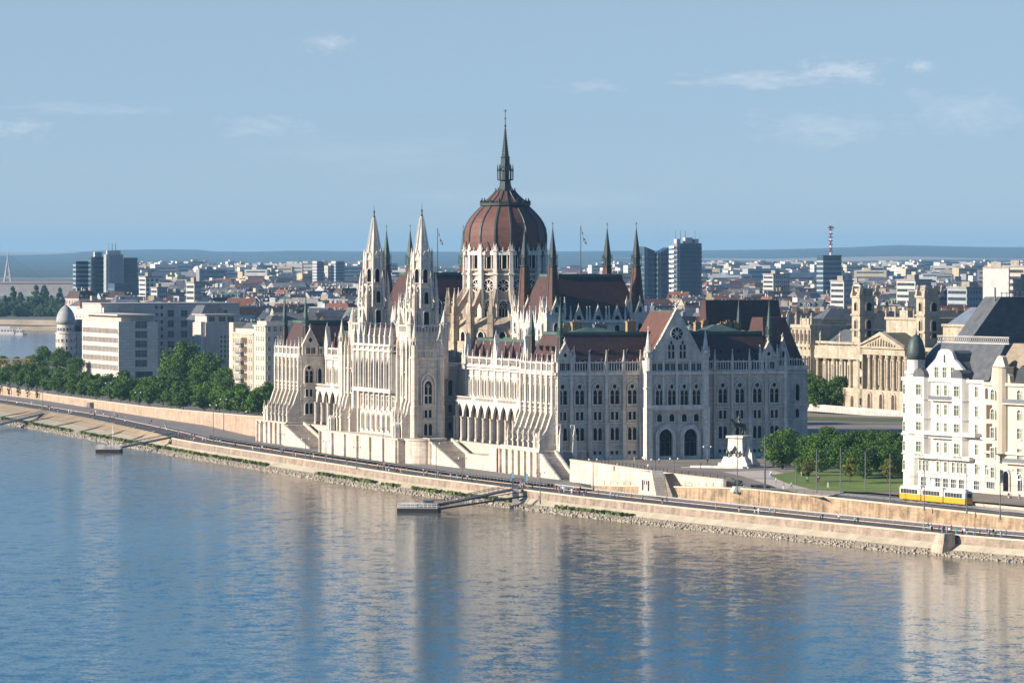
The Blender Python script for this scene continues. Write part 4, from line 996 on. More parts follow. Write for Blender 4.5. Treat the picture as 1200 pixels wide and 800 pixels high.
for z in rows[:6]:
    b=MB(); b.box(-.14,.0,9,17,z-.5,z+2.4); b.build('loggia_opening',[M['inside']],t)  # flat panel in the loggia shade colour
b=MB(); b.box(0,6,29,35,0,28.5); b.build('corner_tower',[M['cream']],t)
apartments('apartment_house','tall cream apartment house partly hidden by the north pavilion spires',311,462,12.5,16,27.5,M['cream'],[2.2+3.9*j for j in range(7)],[1.6+2.5*i for i in range(5)],[2.2+3.4*i for i in range(4)],False)
# --- round turret house far left
ox,oy=at(77,452,8.5); oy=2420; ox=atY(77,oy)
TH_=t=thing('turret_house','white house with a round corner tower and pointed grey dome by the river','house',(ox,oy,8.3),AL)
b=MB(); b.lathe([(5.2,0),(5.2,22.5),(5.6,22.7),(5.6,23.4),(4.6,23.5),(4.6,29.0),(5.1,29.2)],0,0,20); b.build('tower_wall',[M['officewhite']],t)
b=MB(); b.lathe([(5.1,29.2),(5.1,31.5),(4.8,34),(4.1,36.6),(3.1,38.8),(1.8,40.6),(.4,41.8),(.1,43.4)],0,0,20,0,0,True); b.build('tower_dome',[mat('pale_grey_sheet',(.33,.34,.33),(.24,.25,.25),.5,.6)],t)
for z,n_,r_ in ((2,8,5.2),(7,8,5.2),(12,8,5.2),(17,8,5.2),(24.5,10,4.6)):
    for k in range(n_):
        a=pi+k*pi/n_*1.2; put('window',wmesh(1.1,2.2,.15,.12,0,False,'white','bluepane'),t,((r_+.02)*cos(a),(r_+.02)*sin(a),z),a+pi/2)
b=MB(); b.box(4,20,2,22,0,24); b.build('wall',[M['officewhite']],t)
r=MB(); r.hip(4,20,2,22,24,32,4,5,0); r.build('roof',[M['darkroof']],t)
for z in (3,8,13,18): 
    for a in (6,9.5,13,16.5): put('window',wmesh(1.2,2.2,.15,.12,0,False,'white','bluepane'),t,(a,2,z),0)
TH_.scale=(.95,1,.745)
# --- far glass office towers
def glass(name,label,Y,px0,px1,top,depth,m1,m2,bandh=3.6,rz=AL,slant=0,cap=None,zb=8.4,mull=0):
    x0=atY(px0,Y); x1=atY(px1,Y); w_=max(4,(x1-x0-depth*sin(rz)*.95)/cos(rz)); zt=HC+(HY-top)*Y/F-zb
    t=thing(name,label,'office tower',(x0+(depth*sin(rz) if rz>0 else 0)*.9,Y,zb),rz)
    b=MB()
    if slant: b.pry([(0,0),(w_,0),(w_,zt),(0,zt-slant)],0,depth)
    else: b.box(0,w_,0,depth,0,zt)
    b.build('body',[m1],t)
    n=int(zt/bandh)
    for j in range(1,n):
        z=j*bandh
        if slant and z>zt-slant-2: break
        c=MB(); c.box(-.15,w_+.15,-.18,depth+.1,z,z+bandh*.38); c.build('floor_band',[m2],t)
    for j in range(mull):
        c=MB(); a=w_*(j+1)/(mull+1); c.box(a-.25,a+.25,-.4,-.05,0,zt-(slant*(1-a/w_) if slant else 0)); c.build('mullion',[m2],t)
    if cap:
        for (a,b_,h) in cap: c=MB(); c.box(w_*a,w_*b_,depth*.3,depth*.8,zt,zt+h); c.build('roof_plant',[M['conc']],t)
    return t,w_,zt
M['bandblue']=mat('blue_grey_spandrel',(.10,.14,.17),(.08,.11,.14),.1,.5); M['bandlight']=mat('light_spandrel',(.30,.34,.36),(.24,.28,.30),.1,.6)
glass('glass_tower','low banded glass tower at the left end of the far riverside cluster',3900,85,105,306,9,M['glass'],M['bandlight'])
glass('glass_tower','dark banded tower with a white roof house second from left in the far cluster',3880,103,124,301,9,M['glass'],M['bandblue'],cap=[(.3,.8,4)])
t,w_,zt=glass('glass_tower','tall pale ribbed tower with roof masts in the far riverside cluster',3860,121,144,298,8,M['bandlight'],M['bandlight'],cap=[(.1,.9,3)],mull=5)
for q in (.3,.5,.7):
    b=MB(); b.tube((w_*q,8,zt),(w_*q,8,zt+9),.25); b.build('mast',[M['iron']],t)
glass('glass_tower','dark glass tower at the right end of the far riverside cluster',3870,141,161,302,9,M['glass'],M['bandblue'])
glass('glass_tower','long low dark glass block at the foot of the far riverside towers',3700,125,162,332,20,M['glass'],M['bandblue'])
glass('glass_tower','blue glass tower with a slanted top half hidden by the chamber spire',3300,749,768,294,12,M['glass'],M['bandblue'],slant=-3,mull=3)
glass('glass_tower','blue glass tower with a top rising to the right beside the grey slab tower',3300,766,784,290,10,M['glass'],M['bandblue'],slant=4,mull=3)
m_slab=mat('grey_slab_facade',(.20,.22,.25),(.15,.17,.20),.1,.7)
t,w_,zt=glass('slab_tower','wide grey slab tower with balcony stripes on its left edge',3400,788,823,285,11,m_slab,M['bandblue'],cap=[(.05,.2,3),(.4,.7,4),(.8,.95,3)],mull=9,bandh=3.0)
for j in range(18):
    b=MB(); b.box(-2.2,0,1,10,3+j*3.4,4.4+j*3.4); b.build('balcony',[M['white']],t)
for j,q in enumerate((.1,.3,.5,.9)):
    b=MB(); b.tube((w_*q,8,zt+2),(w_*q,8,zt+9),.2); b.build('mast',[M['iron']],t)
t,w_,zt=glass('telecom_tower','dark banded office tower carrying a red and white antenna mast','3' and 3900 and 'office',960,988,298,24,M['glass'],M['bandblue']) if False else glass('telecom_tower','dark banded office tower carrying a red and white antenna mast',3600,959,987,299,12,M['glass'],M['bandlight'])
b=MB(); zt2=HC+(HY-265)*3600/F-8.4; n=8
for j in range(n):
    z0=zt+(zt2-zt)*j/n; z1=zt+(zt2-zt)*(j+1)/n; b.tube((w_*.7,10,z0),(w_*.7,10,z1),.75-.06*j,6,j%2); b.box(w_*.7-1.6,w_*.7+1.6,9.5,10.5,z1-.4,z1+.2,1)
b.box(w_*.7-2.2,w_*.7+2.2,9,11,zt2-1.6,zt2-.8,1)
b.build('antenna_mast',[M['white'],mat('dull_red_paint',(.3,.05,.05),(.2,.04,.04),1,.6)],t)
for i,(px0,px1,top,Y,lab) in enumerate([(366,380,306,5200,'checkered residential tower left of its twin beyond the rooftops'),(388,404,306,5200,'checkered residential tower right of its twin beyond the rooftops')]):
    t,w_,zt=glass('residential_tower',lab,Y,px0,px1,top,16,M['conc'],M['bandblue'],bandh=3.2,mull=4)
def slab(label,Y,px0,px1,top,depth,wm,rows=5,cols=8,name='office_block',roofm=None,cat='office building',pm='bluepane'):
    x0=atY(px0,Y); x1=atY(px1,Y); w_=(x1-x0-depth*.33)*1.05; zt=HC+(HY-top)*Y/F-8.4
    t=thing(name,label,cat,(x0+depth*.33,Y,8.4),AL); b=MB(); b.box(0,w_,0,depth,0,zt); b.build('wall',[wm],t)
    b=MB(); b.box(-.5,w_+.5,-.5,depth+.5,zt,zt+.9); b.box(w_*.3,w_*.6,depth*.3,depth*.7,zt+.9,zt+3.5); b.build('roof',[roofm or M['flat']],t)
    fh=3.4; 
    for j in range(rows):
        z=zt-2.9-j*fh
        if z<1: break
        for i in range(cols): put('window',wmesh(w_/cols*.5,1.7,.1,.1,1,False,'conc',pm),t,(w_*(i+.5)/cols,0,z),0)
    for j in range(int(zt/3.4)-1):
        if j<12: c=MB(); c.box(-.08,0,1,depth-1,zt-2.9-j*3.4,zt-1.3-j*3.4); c.build('window_band',[M['bluepane']],t)
    return t
slab('white slab block in front of the telecom tower',3000,996,1012,333,18,M['plaster'],6,5)
slab('white office block right of the telecom tower with shaded grid front',2900,976,1000,330,20,M['conc'],6,6)
slab('broad white block with small windows near the right edge of the skyline',2750,1055,1092,329,26,M['conc'],5,8)
slab('long glazed grey block at the right behind the museum',2500,1115,1168,338,24,M['bandlight'],4,10)
t=slab('tall white banded block at the right edge of the skyline',2400,1160,1182,315,30,M['conc'],9,4)
slab('tall grey block with dark fins cut by the right edge',2420,1182,1204,313,24,M['greytan'],9,5)
slab('long dark low block left of the glazed grey block',2600,1068,1112,342,18,M['darkroof'],2,10)
slab('white block above the rooftops right of the slab tower',3700,896,926,322,20,M['conc'],5,8)
slab('pale block with an orange banner beyond the left rooftops',3300,175,196,338,16,M['conc'],3,5)
slab('white curved office block right of the far glass cluster',3500,161,186,325,18,M['plaster'],4,3)
slab('grey office block with light roof left of the rooftops',2900,216,236,332,18,M['conc'],4,5)
# red white crane-like sheet roof
t=thing('red_roof_hall','long flat hall with bright orange roof among the left rooftops','hall',(atY(316,3000),3000,8.4),AL)
b=MB(); b.box(0,16,0,14,0,22); b.build('wall',[M['conc']],t); b=MB(); b.box(-.5,16.5,-.5,14.5,22,23.2); b.build('roof',[mat('orange_sheet_roof',(.55,.12,.05),(.45,.1,.05),1,.6)],t)
# suspension bridge pylon far left
t=thing('bridge_pylon','pointed pylon of a far cable bridge on the hazy horizon','bridge',(atY(9,9000),9000,0))
zt=HC+(HY-296)*9000/F
b=MB(); b.tube((-8,0,0),(0,0,zt*.82),2.6,6,0,1.6); b.tube((8,0,0),(0,0,zt*.82),2.6,6,0,1.6); b.tube((0,0,zt*.8),(0,0,zt+6),1.8,6,0,.6); b.box(-6,6,-2,2,20,23); b.build('pylon',[M['conc']],t)
b=MB()
for k in range(6):
    b.tube((0,0,zt*.95-k*5),(60-k*8,60,18),.35,3); b.tube((0,0,zt*.95-k*5),(-60+k*8,-60,18),.35,3)
b.build('cables',[M['conc']],t)
t=thing('long_factory_hall','very long low pale hall on the far plain at the left','hall',(atY(-8,6500),6500,8.4),0)
b=MB(); b.box(0,115,0,60,0,17); b.build('wall',[M['greytan']],t); b=MB(); b.box(-1,116,-1,61,17,18.6); b.build('roof',[mat('pale_pink_roof',(.45,.34,.30),(.4,.3,.27),.05,.9)],t)
b=MB(); b.box(0,118,-55,-30,0,4.5); b.build('platform_roof',[M['conc']],t)
for px0,px1,y0,h,Y in ((0,19,0,8,3700),(6,14,0,12,3720)):
    pass
# white river boats moored on the far shore
for i,(px,py,L_,lab) in enumerate([(8,391,16,'long white houseboat moored at the far left shore'),(24,392,8,'small white boat moored right of the houseboat'),]):
    X,Y=at(px,py+.8,0); t=thing('moored_boat',lab,'boat',(X,Y,0),0)
    b=MB(); b.prz([(-L_/2,-2.6),(L_/2-2,-2.6),(L_/2+1,0),(L_/2-2,2.6),(-L_/2,2.6)],-.4,1.8); b.build('hull',[M['white']],t)
    b=MB(); b.box(-L_/2+1,L_/2-2.5,-2.1,2.1,1.8,4.4); b.box(-L_/2+2,L_/2-5,-2,2,4.5,6.6); b.build('cabin',[M['white']],t)
    for k in range(int(L_/2.6)): put('window',wmesh(1.3,1.0,.06,.08,0,False,'white','bluepane'),t,(-L_/2+2+k*2.4,-2.12,2.6),0)
# --- museum with portico and twin towers
fx0,fy0=at(1060,490,8.5); mx0,my0=fx0+10,fy0+3
MUS=thing('museum_building','sand coloured palace with columned portico, pediment and twin towers behind the square','building',(mx0,my0,8.5),AL)
SD=M['sand']
def my(px,x=0):
    k=(px-600)/F; X0=mx0+x*cos(AL); Y0=my0+x*sin(AL); return (X0-k*Y0)/(sin(AL)+k*cos(AL))
def mz(px,py,x=0):
    y=my(px,x); Yw=my0+x*sin(AL)+y*cos(AL); return HC-(py-HY)*Yw/F-8.5
fM2=Face(0,0,'W')
yA,yB,yC=my(1056,-5),my(1010,-5),my(963)
zE=mz(985,406); zc0=mz(985,418); zc1=mz(985,453)
b=MB(); b.box(0,26,-60,my(940),0,zE); b.build('wall',[SD],MUS)
b=MB(fM2.T())
for z,h,d in ((zE-.3,1.3,1.0),(zc0-1,.6,.7),(zc1-1.2,.9,1.2),(0,1.4,.6)): b.box(-60,my(940),0,d,z,z+h)
b.build('cornice',[SD],MUS)
n=6
for k in range(n+1):
    y=yB+3+(yC-yB-3)*k/n
    c=MB(); c.lathe([(.95,zc1),(.95,zc1+.7),(.72,zc1+.8),(.62,zc0-1.4),(.95,zc0-1.2),(.95,zc0-.6)],-1.5,y,10); c.build('column',[SD],MUS)
b=MB(); b.box(-2.6,0,yB+1,yC+1,zc0-.6,zE+.2); b.box(-2.8,0,yB+1,yC+1,zc1-1.6,zc1); b.box(-2.6,-.0,yB+1,yC+1,0,zc1-1.6); b.build('entablature',[SD],MUS)
me=wmesh(2.6,7.4,.2,.3,1,True,'sand','pane')
M['sand']=SD
for k in range(n):
    y=yB+3+(yC-yB-3)*(k+.5)/n; put('window',me,MUS,fM2.loc(y,0,zc1+.5),fM2.rz)
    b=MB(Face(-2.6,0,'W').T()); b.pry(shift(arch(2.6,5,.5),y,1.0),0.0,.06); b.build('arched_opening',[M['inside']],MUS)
for k in range(9):
    y=yB+2+(yC-yB)*k/8; b=MB(); b.box(-2.6,-1.9,y-.4,y+.4,zE+.9,zE+2.0); b.build('balustrade_pier',[SD],MUS)
b=MB(); b.box(-2.5,-2.1,yB,yC,zE+1.0,zE+1.9); b.build('parapet',[SD],MUS)
# portico
b=MB(); b.box(-5,0,yA-3,yB+2,0,mz(1033,457,-5)); b.box(-5,0,yA-3,yB+2,mz(1033,416,-5),mz(1033,407,-5)); b.box(-1.2,0,yA-3,yB+2,0,mz(1033,407,-5)); b.box(-5,0,yB-.5,yB+2,0,mz(1033,407,-5)); b.build('portico_wall',[SD],MUS)
fP=Face(-5,0,'W'); zp0=mz(1033,457,-5); zp1=mz(1033,416,-5); zp2=mz(1033,407,-5); zpk=mz(1033,391,-5)
b=MB(fP.T()); b.pry([(yA-3.6,zp2),(yB+2.6,zp2),((yA+yB)/2-.5,zpk)],-1,.2); b.pry([(yA-4.4,zp2),(yA-3.0,zp2),((yA+yB)/2-.5,zpk-.6),((yA+yB)/2-.5,zpk+.7)],-1,.9); b.pry([(yB+3.4,zp2),(yB+2.0,zp2),((yA+yB)/2-.5,zpk-.6),((yA+yB)/2-.5,zpk+.7)],-1,.9); b.box(yA-4.2,yB+3.2,0,.9,zp2-.4,zp2+.3)
for k in range(11):
    q=(yA+yB)/2-.5+(k-5)*1.5*((yB-yA)/22); h=(zpk-zp2)*(1-abs(k-5)/6)*.55; b.lathe if False else b.frus(q,.45,zp2+.4,zp2+.5+h,.5,.18)
b.build('pediment',[SD],MUS)
b=MB(); ym=(yA+yB)/2-.5; b.add([(-5,yA-3.8,zp2+.2),(-5,yB+2.8,zp2+.2),(-5,ym,zpk+.4),(20,yA-3.8,zp2+.2),(20,yB+2.8,zp2+.2),(20,ym,zpk+.4)],[(0,2,5,3),(1,4,5,2),(0,1,2),(3,4,5)]); b.build('portico_roof',[mat('olive_roof',(.09,.085,.06),(.06,.055,.04),.5,.8)],MUS)
for k in range(8):
    y=yA-2.2+(yB-yA+2.8)*k/7; c=MB(); c.lathe([(1.0,zp0),(1.0,zp0+.7),(.8,zp0+.8),(.68,zp1-1.4),(1.0,zp1-1.2),(1.0,zp1)],-4.0,y,10); c.build('column',[SD],MUS)
for k in range(3):
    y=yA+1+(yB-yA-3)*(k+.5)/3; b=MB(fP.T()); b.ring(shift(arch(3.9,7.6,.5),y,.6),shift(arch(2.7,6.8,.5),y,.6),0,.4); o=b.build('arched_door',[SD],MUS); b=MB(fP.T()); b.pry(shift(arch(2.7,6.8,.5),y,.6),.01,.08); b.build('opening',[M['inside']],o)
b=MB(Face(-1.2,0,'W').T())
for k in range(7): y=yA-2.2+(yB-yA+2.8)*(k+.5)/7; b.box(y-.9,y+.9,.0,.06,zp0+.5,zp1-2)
b.build('opening',[M['inside']],MUS)  # dark panels carry the shade of the gaps between the columns
for z in (3,10.5,16): put('window',wmesh(1.4,2.6,.2,.2,0,False,'sand','pane'),MUS,fP.loc(yB+.8,0,z),fP.rz)
# corner pavilion at the left and attic
yD=my(940); b=MB(); zq=mz(950,384)
b.box(-4,20,yC+1,yD,0,zq); b.box(-4.6,20.5,yC+.5,yD+.5,zE-.5,zE+.6); b.box(-4.5,20.5,yC+.5,yD+.5,zq,zq+1.2); b.box(-3,12,yC+5,yD-5,zq+1.2,zq+3.5); b.build('pavilion_wall',[SD],MUS)
for k in range(5):
    y=yC+2+(yD-yC-3)*k/4; c=MB(); c.lathe([(.8,zc1),(.65,zc0)],-4.5,y,8); c.lathe([(.6,zc0+2.5),(.5,zq-.6)],-4.4,y,8); c.build('column',[SD],MUS)
for k in range(4):
    y=yC+2+(yD-yC-3)*(k+.5)/4; put('window',me,MUS,(-4.02,y,zc1+.5),-pi/2,(.7,1,.8)); put('window',wmesh(1.4,2.6,.2,.2,0,False,'sand','pane'),MUS,(-4.02,y,zE+1.6),-pi/2); put('window',wmesh(1.4,2.6,.2,.2,0,False,'sand','pane'),MUS,(-4.02,y,3),-pi/2)
def figure(name,x,y,z,h,parent,m):
    b=MB(); b.lathe([(.35*h/3,0),(.3*h/3,h*.35),(.42*h/3,h*.6),(.3*h/3,h*.75),(.12*h/3,h*.78),(.2*h/3,h*.9),(.02,h)],0,0,7); b.tube((0,0,h*.68),(-.45*h/3,0,h*.5),.1*h/3); b.build(name,[m],parent,(x,y,z))
for k in range(4): figure('statue',-3,yC+2.5+(yD-yC-4)*k/3,zq+1.2,4.6 if k in(0,3) else 3.4,MUS,SD)
for k in (1,4,7): figure('statue',-2.2,yB+2+(yC-yB)*k/8,zE+2,3.6,MUS,SD)
r=MB(); r.hip(1,24,yB,yC+1,zE+.2,zE+6,7,3,0); r.build('roof',[M['slate']],MUS); r=MB(); r.hip(2,20,yC+4,yD-3,zq+3,zq+7,5,4,0); r.build('roof',[M['slate']],MUS)
b=MB(); za=mz(1040,374,6); b.box(4,22,yA-8,yB-1,zE,za); b.box(3.5,22.5,yA-8.5,yB-.5,za,za+.9); b.box(3.4,22,ym-3.5,ym+3.5,za,za+3.4); b.build('attic_wall',[SD],MUS)
for k in range(6): figure('statue',4,yA-7+(yB-yA+6)*k/5,za+.9,3.2,MUS,SD)
for px in (1012,1088):
    yy_=my(px,2); c=MB(); z1=mz(px,347,2); z2=mz(px,338,2)
    c.box(-1,4.6,yy_-3.6,yy_+3.6,0,z1)
    for z in (zE,zE+6,z1-7,z1-.6): c.box(-1.4,5.0,yy_-4.0,yy_+4.0,z,z+.7)
    o=c.build('corner_tower',[SD],MUS)
    c=MB(); c.box(.5,4.5,yy_-2.5,yy_+2.5,z1,z2); c.box(.1,4.9,yy_-2.9,yy_+2.9,z2-.5,z2)
    for (a,q) in ((-.6,-3.2),(-.6,3.2),(5.6,-3.2),(5.6,3.2)): c.frus(a,yy_+q,z1,z1+3.0,.9,.25); c.lathe([(.3,z1+2.6),(.7,z1+3.2),(.1,z1+4)],a,yy_+q,6)
    c.build('crown',[SD],o)
    for f_,cc in ((Face(-1,0,'W'),yy_),(Face(0,yy_-3.6,'S'),2.5)):
        put('window',wmesh(2.0,3.0,.35,.3,0,False,'sand','pane',archd=True),o,f_.loc(cc,0,z1-5.2),f_.rz); put('window',wmesh(1.6,6.0,.6,.35,0,False,'sand','pane',archd=True),o,f_.loc(cc,0,z1-14.5),f_.rz)
b=MB(); zr=mz(1110,380,6); b.box(2,20,my(1160,2),my(1105,2),zE-4,zr); b.box(1.4,20,my(1160,2),my(1105,2),zr-.6,zr+.3); b.build('wall',[SD],MUS); r=MB(); r.hip(3,22,my(1160,2),my(1107,2),zr+.3,zr+6,8,2,0); r.build('roof',[mat('blue_grey_roof',(.16,.19,.24),(.12,.15,.19),.3,.6)],MUS)
# white hoarding fence in front of the museum
t=thing('hoarding_fence','long white printed hoarding along the square in front of the museum','fence',(fx0,fy0,8.5),AL)
b=MB(); b.box(0,.15,-10,95,0,2.6); b.build('panel',[M['conc']],t); b=MB(); rnd=random.Random(3)
for k in range(40):
    y=-9+k*2.6; b.box(-.05,-.01,y,y+rnd.uniform(.6,1.6),.3,rnd.uniform(1,1.9))
tag(b.build('printed_patches',[M['greytan']],t),kind='stuff')
t=thing('barracks_roof_building','long dark roofed building with a row of small chimneys behind the museum','building',(atY(948,1985),1985,8.5),AL*.2)
b=MB(); b.box(-8,75,0,18,0,22); b.build('wall',[M['greytan']],t); r=MB(); r.hip(-9,76,-1,19,22,33,2,9.6,0); r.build('roof',[M['darkroof']],t)
for k in range(16): b=MB(); b.box(k*4.8-6,k*4.8-4,8,10,31,34.4); b.build('chimney',[M['chimney']],t)
# --- white riverside palace
P0=(atY(1058.5,1190),1190.0); dx_,dy_=.47,-.883; prz=math.atan2(dy_,dx_)
def ps(px,d=0):
    k=(px-600)/F; X0=P0[0]-.883*d; Y0=P0[1]-.47*d; return (k*Y0-X0)/(dx_-k*dy_)
def pz(px,py,d=0): s=ps(px,d); return HC-(py-HY)*(P0[1]-.47*d+dy_*s)/F-7.6
PAL=thing('riverside_palace','white art nouveau apartment palace with bay windows, corner turret and grey slate roof','apartment building',(P0[0],P0[1],7.6),prz)
PW=M['plaster']; w1=ps(1155); zc=pz(1110,445)
b=MB(); b.box(0,w1,0,22,-1.5,zc); b.build('wall',[PW],PAL)
f1=Face(0,0,'S')
b=MB(f1.T())
for z,h,d in ((zc-.5,.8,.6),(pz(1110,511)-.2,.5,.5),(pz(1110,535),.4,.4),(pz(1110,556),.3,.3),(0,1.0,.25),(pz(1110,490),.2,.12),(pz(1110,468),.2,.12)): b.box(-.1,w1,0,d,z,z+h)
b.build('cornice',[PW],PAL)
rowsz=[pz(1110,y+6.5) for y in (568,546.5,524,501,479.5,457)]
wn=wmesh(1.35,2.5,.22,.22,1,True,'white','greenpane'); wn2=wmesh(2.3,2.9,.22,.22,2,True,'white','bluepane'); wn3=wmesh(2.2,2.5,.2,.2,1,True,'white','greenpane')
for a in [ps(p) for p in (1100,1109,1118,1145)]:
    for j,z in enumerate(rowsz): put('window',wn2 if j==0 and a<34 else wn,PAL,(a,0,z),0)
for a in (ps(1083),ps(1127.5)):
    put('window',wn2,PAL,(a,0,rowsz[0]),0)
    for q in (-1.6,0,1.6): put('window',wmesh(.85,2.5,.15,.2,0,True,'white','greenpane'),PAL,(a+q,0,rowsz[1]),0)
    # oriel
    b=MB(); z0,z1=rowsz[2]-1.3,zc+.6
    poly=[(a-3.0,0),(a-2.2,-1.5),(a+2.2,-1.5),(a+3.0,0)]
    b.prz(poly,z0,z1); 
    for z in (rowsz[2]-1.5,rowsz[3]-1.3,rowsz[4]-1.2,rowsz[5]-1.2): b.prz([(a-3.15,0),(a-2.3,-1.7),(a+2.3,-1.7),(a+3.15,0)],z,z+.3)
    o=b.build('oriel',[PW],PAL)
    for z in rowsz[2:]:
        put('window',wn3,o,(a,-1.5,z),0)
    b=MB(); b.pry([(a-2.6,z1),(a-2.2,z1+1.2),(a-1,z1+2.0),(a+1,z1+2.0),(a+2.2,z1+1.2),(a+2.6,z1)],-1.6,1.5); b.build('oriel_roof',[M['slate']],o)
for z in (rowsz[3]-1.3,rowsz[5]-1.3):
    a0,a1=ps(1093),ps(1122); b=MB(); b.box(a0,a1,-1.3,0,z,z+.25); b.box(a0,a1,-1.3,-1.2,z+.25,z+1.2,1); b.build('balcony',[PW,M['iron']],PAL)
b=MB(); a0,a1=ps(1070),ps(1150); z=pz(1110,510); b.box(a0,a1,-1.9,0,z,z+1.0); b.build('balcony',[PW],PAL)
b=MB(); z=pz(1110,538); b.box(ps(1076),ps(1142),-1.5,0,z,z+1.0); b.build('balcony',[PW],PAL)
# curved gable
ga=ps(1108.5); g0=ps(1083); g1=ps(1134); zg0=zc; zg1=pz(1108,409)
pl=[(g0,zg0),(g0+1.0,zg0+2.2),(g0+2.6,zg0+3.3),(ga-4.2,zg1-2.5),(ga-3,zg1-.6),(ga-1.5,zg1),(ga+1.5,zg1),(ga+3,zg1-.6),(ga+4.2,zg1-2.5),(g1-2.6,zg0+3.3),(g1-1.0,zg0+2.2),(g1,zg0)]
b=MB(); b.pry(pl,-.25,.6); b.build('curved_gable',[PW],PAL); 
r=MB(); r.pry([(x,z-.35) for x,z in pl],.6,7.0); r.build('gable_roof',[M['slate']],PAL)
for p in (1099,1108.5,1118): put('window',wmesh(1.7,2.6,.15,.2,1,True,'white','greenpane'),PAL,(ps(p),-.25,pz(1108,442.5)),0)
put('window',wmesh(.8,2.0,.15,.2,0,False,'white','bluepane'),PAL,(ga,-.25,pz(1108,425)),0)
r=MB(); zr=pz(1120,403); r.hip(1.5,w1,.8,21,zc+.2,zr,2.4,6.5,0); r.build('mansard_roof',[M['slate']],PAL)
b=MB(); b.box(4,w1-1,7.4,7.5,zr,zr+.3); b.box(4,w1-1,7.4,7.5,zr+1.6,zr+1.8)
k=4
while k<w1-1.6:
    b.tube((k,7.45,zr+.2),(k+.9,7.45,zr+1.7),.09,4); b.tube((k+.9,7.45,zr+.2),(k,7.45,zr+1.7),.09,4); k+=.9
b.build('roof_cresting',[M['conc']],PAL)
b=MB(); b.lathe([(2.5,-1.5),(2.5,zc+1.2),(2.9,zc+1.3),(2.9,zc+1.8),(2.3,zc+1.9),(2.3,zc+4.6)],ps(1070),.9,16); o=b.build('corner_turret',[PW],PAL)
b=MB(); z=zc+4.6; b.lathe([(2.2,z),(2.25,z+1.8),(2.05,z+3.4),(1.6,z+4.8),(.9,z+5.8),(.2,z+6.3),(.05,z+7.6)],ps(1070),.9,16,0,0,True); b.build('turret_dome',[mat('dark_green_sheet',(.07,.095,.09),(.05,.07,.07),1,.5)],o)
for z in rowsz[1:]: put('window',wmesh(.9,2.3,.15,.15,0,True,'white','greenpane'),PAL,(ps(1064),-1.0,z),0)
SR=thing('steep_roof_building','building with a very tall steep dark slate roof rising at the right edge','building',(atY(1173,1238),1238,7.6),AL)
b=MB(); b.box(-9,34,0,9,0,34.6); b.build('wall',[M['cream']],SR)
z0=HC-103*1238/F-7.6; z1=HC-51*1238/F-7.6
b=MB(); b.pry([(-9.4,z0-.4),(-.2,z1),(33,z1),(34.4,z0-.4)],-.3,9.3); b.build('steep_roof',[M['slate']],SR)
b=MB(); b.box(-.2,33,-.3,-.1,z1+.9,z1+1.05)
for k in range(22): b.box(k*1.5,k*1.5+.12,-.3,-.1,z1,z1+1.3)
b.build('roof_railing',[M['iron']],SR)
b=MB(); b.tube((-1.2,1,z1-1),(-1.2,1,z1+2.4),.25,6); b.build('vent_pipe',[M['iron']],SR)
# --- cream palace at the right edge
PA2=thing('riverside_palace','cream apartment palace with loggias and arched door at the right edge','apartment building',(P0[0]+.47*(w1+.1),P0[1]-.883*(w1+.1),7.6),prz)
CR=M['cream']; s0=w1+.1; b=MB(); w2=34; zc2=zc-.4
b.box(0,w2,-.6,20,-1.5,zc2); b.build('wall',[CR],PA2)
def p2(px): return ps(px,.6)-s0
b=MB(); 
for z,h,d in ((zc2-.4,.7,1.2),(pz(1180,531)-.2,.6,1.2),(0,1.2,.9)): b.box(0,w2,-d,0,z,z+h)
b.build('cornice',[CR],PA2)
b=MB(); b.lathe([(2.6,zc2*.38),(2.6,zc2+4),(2.9,zc2+4.1)],p2(1174),-.2,18,cap=True); b.build('bay',[CR],PA2)
for j,z in enumerate(rowsz):
    for p in (1173,1195): 
        if j>0: put('window',wmesh(1.7,2.5,.2,.25,1,True,'white','greenpane',archd=(j==5 or j==4)),PA2,(p2(p),-.62 if p!=1173 else -2.8,z-.3),0)
    if j in (2,3,4):
        b=MB(); b.box(p2(1160)-1.5,p2(1160)+1.5,-.66,-.6,z-.4,z+3.0); b.build('loggia_opening',[M['inside']],PA2)  # flat panel, recess shade held in its colour
    if j==5:
        for q in (-1.1,1.1): put('window',wmesh(1.4,2.7,.2,.2,0,False,'white','inside',archd=True),PA2,(p2(1160)+q,-.62,z-.3),0)
    if j in (1,): 
        for p in (1157,1163): put('window',wn,PA2,(p2(p),-.62,z),0)
for z in (1.6,4.8): put('window',wmesh(3.2,1.6,.15,.15,3,False,'white','bluepane'),PA2,(p2(1161),-.62,z),0)
b=MB(); b.ring(shift(arch(3.3,6.6,.5),p2(1180),0),shift(arch(2.3,6.0,.5),p2(1180),0),-.95,-.6); o=b.build('arched_door',[M['conc']],PA2); b=MB(); b.pry(shift(arch(2.3,6.0,.5),p2(1180),0),-.66,-.58); b.build('opening',[M['pane']],o)
put('window',wmesh(2.0,4.0,.2,.2,1,True,'white','bluepane',archd=True),PA2,(p2(1196),-.62,1.5),0)
b=MB()
for z in (rowsz[5]-1.3,rowsz[2]-1.5): b.box(p2(1180),w2,-1.9,-.6,z,z+.3); b.box(p2(1180),w2,-1.9,-1.8,z+.3,z+1.3,1)
b.build('balcony',[CR,M['iron']],PA2)
q=p2(1172); z=zc2+.2; b=MB(); b.pry([(q-4,z),(q-3.2,z+4),(q-1.2,z+6.2),(q-.3,z+6.6),(q+1,z+6.2),(q+2.6,z+3),(q+4,z+1.8),(q+4.4,z)],-.6,.6); b.build('curved_gable',[CR],PA2); put('window',wmesh(1.2,2.6,.15,.2,0,True,'white','greenpane'),PA2,(q,-.62,z+1.0),0)
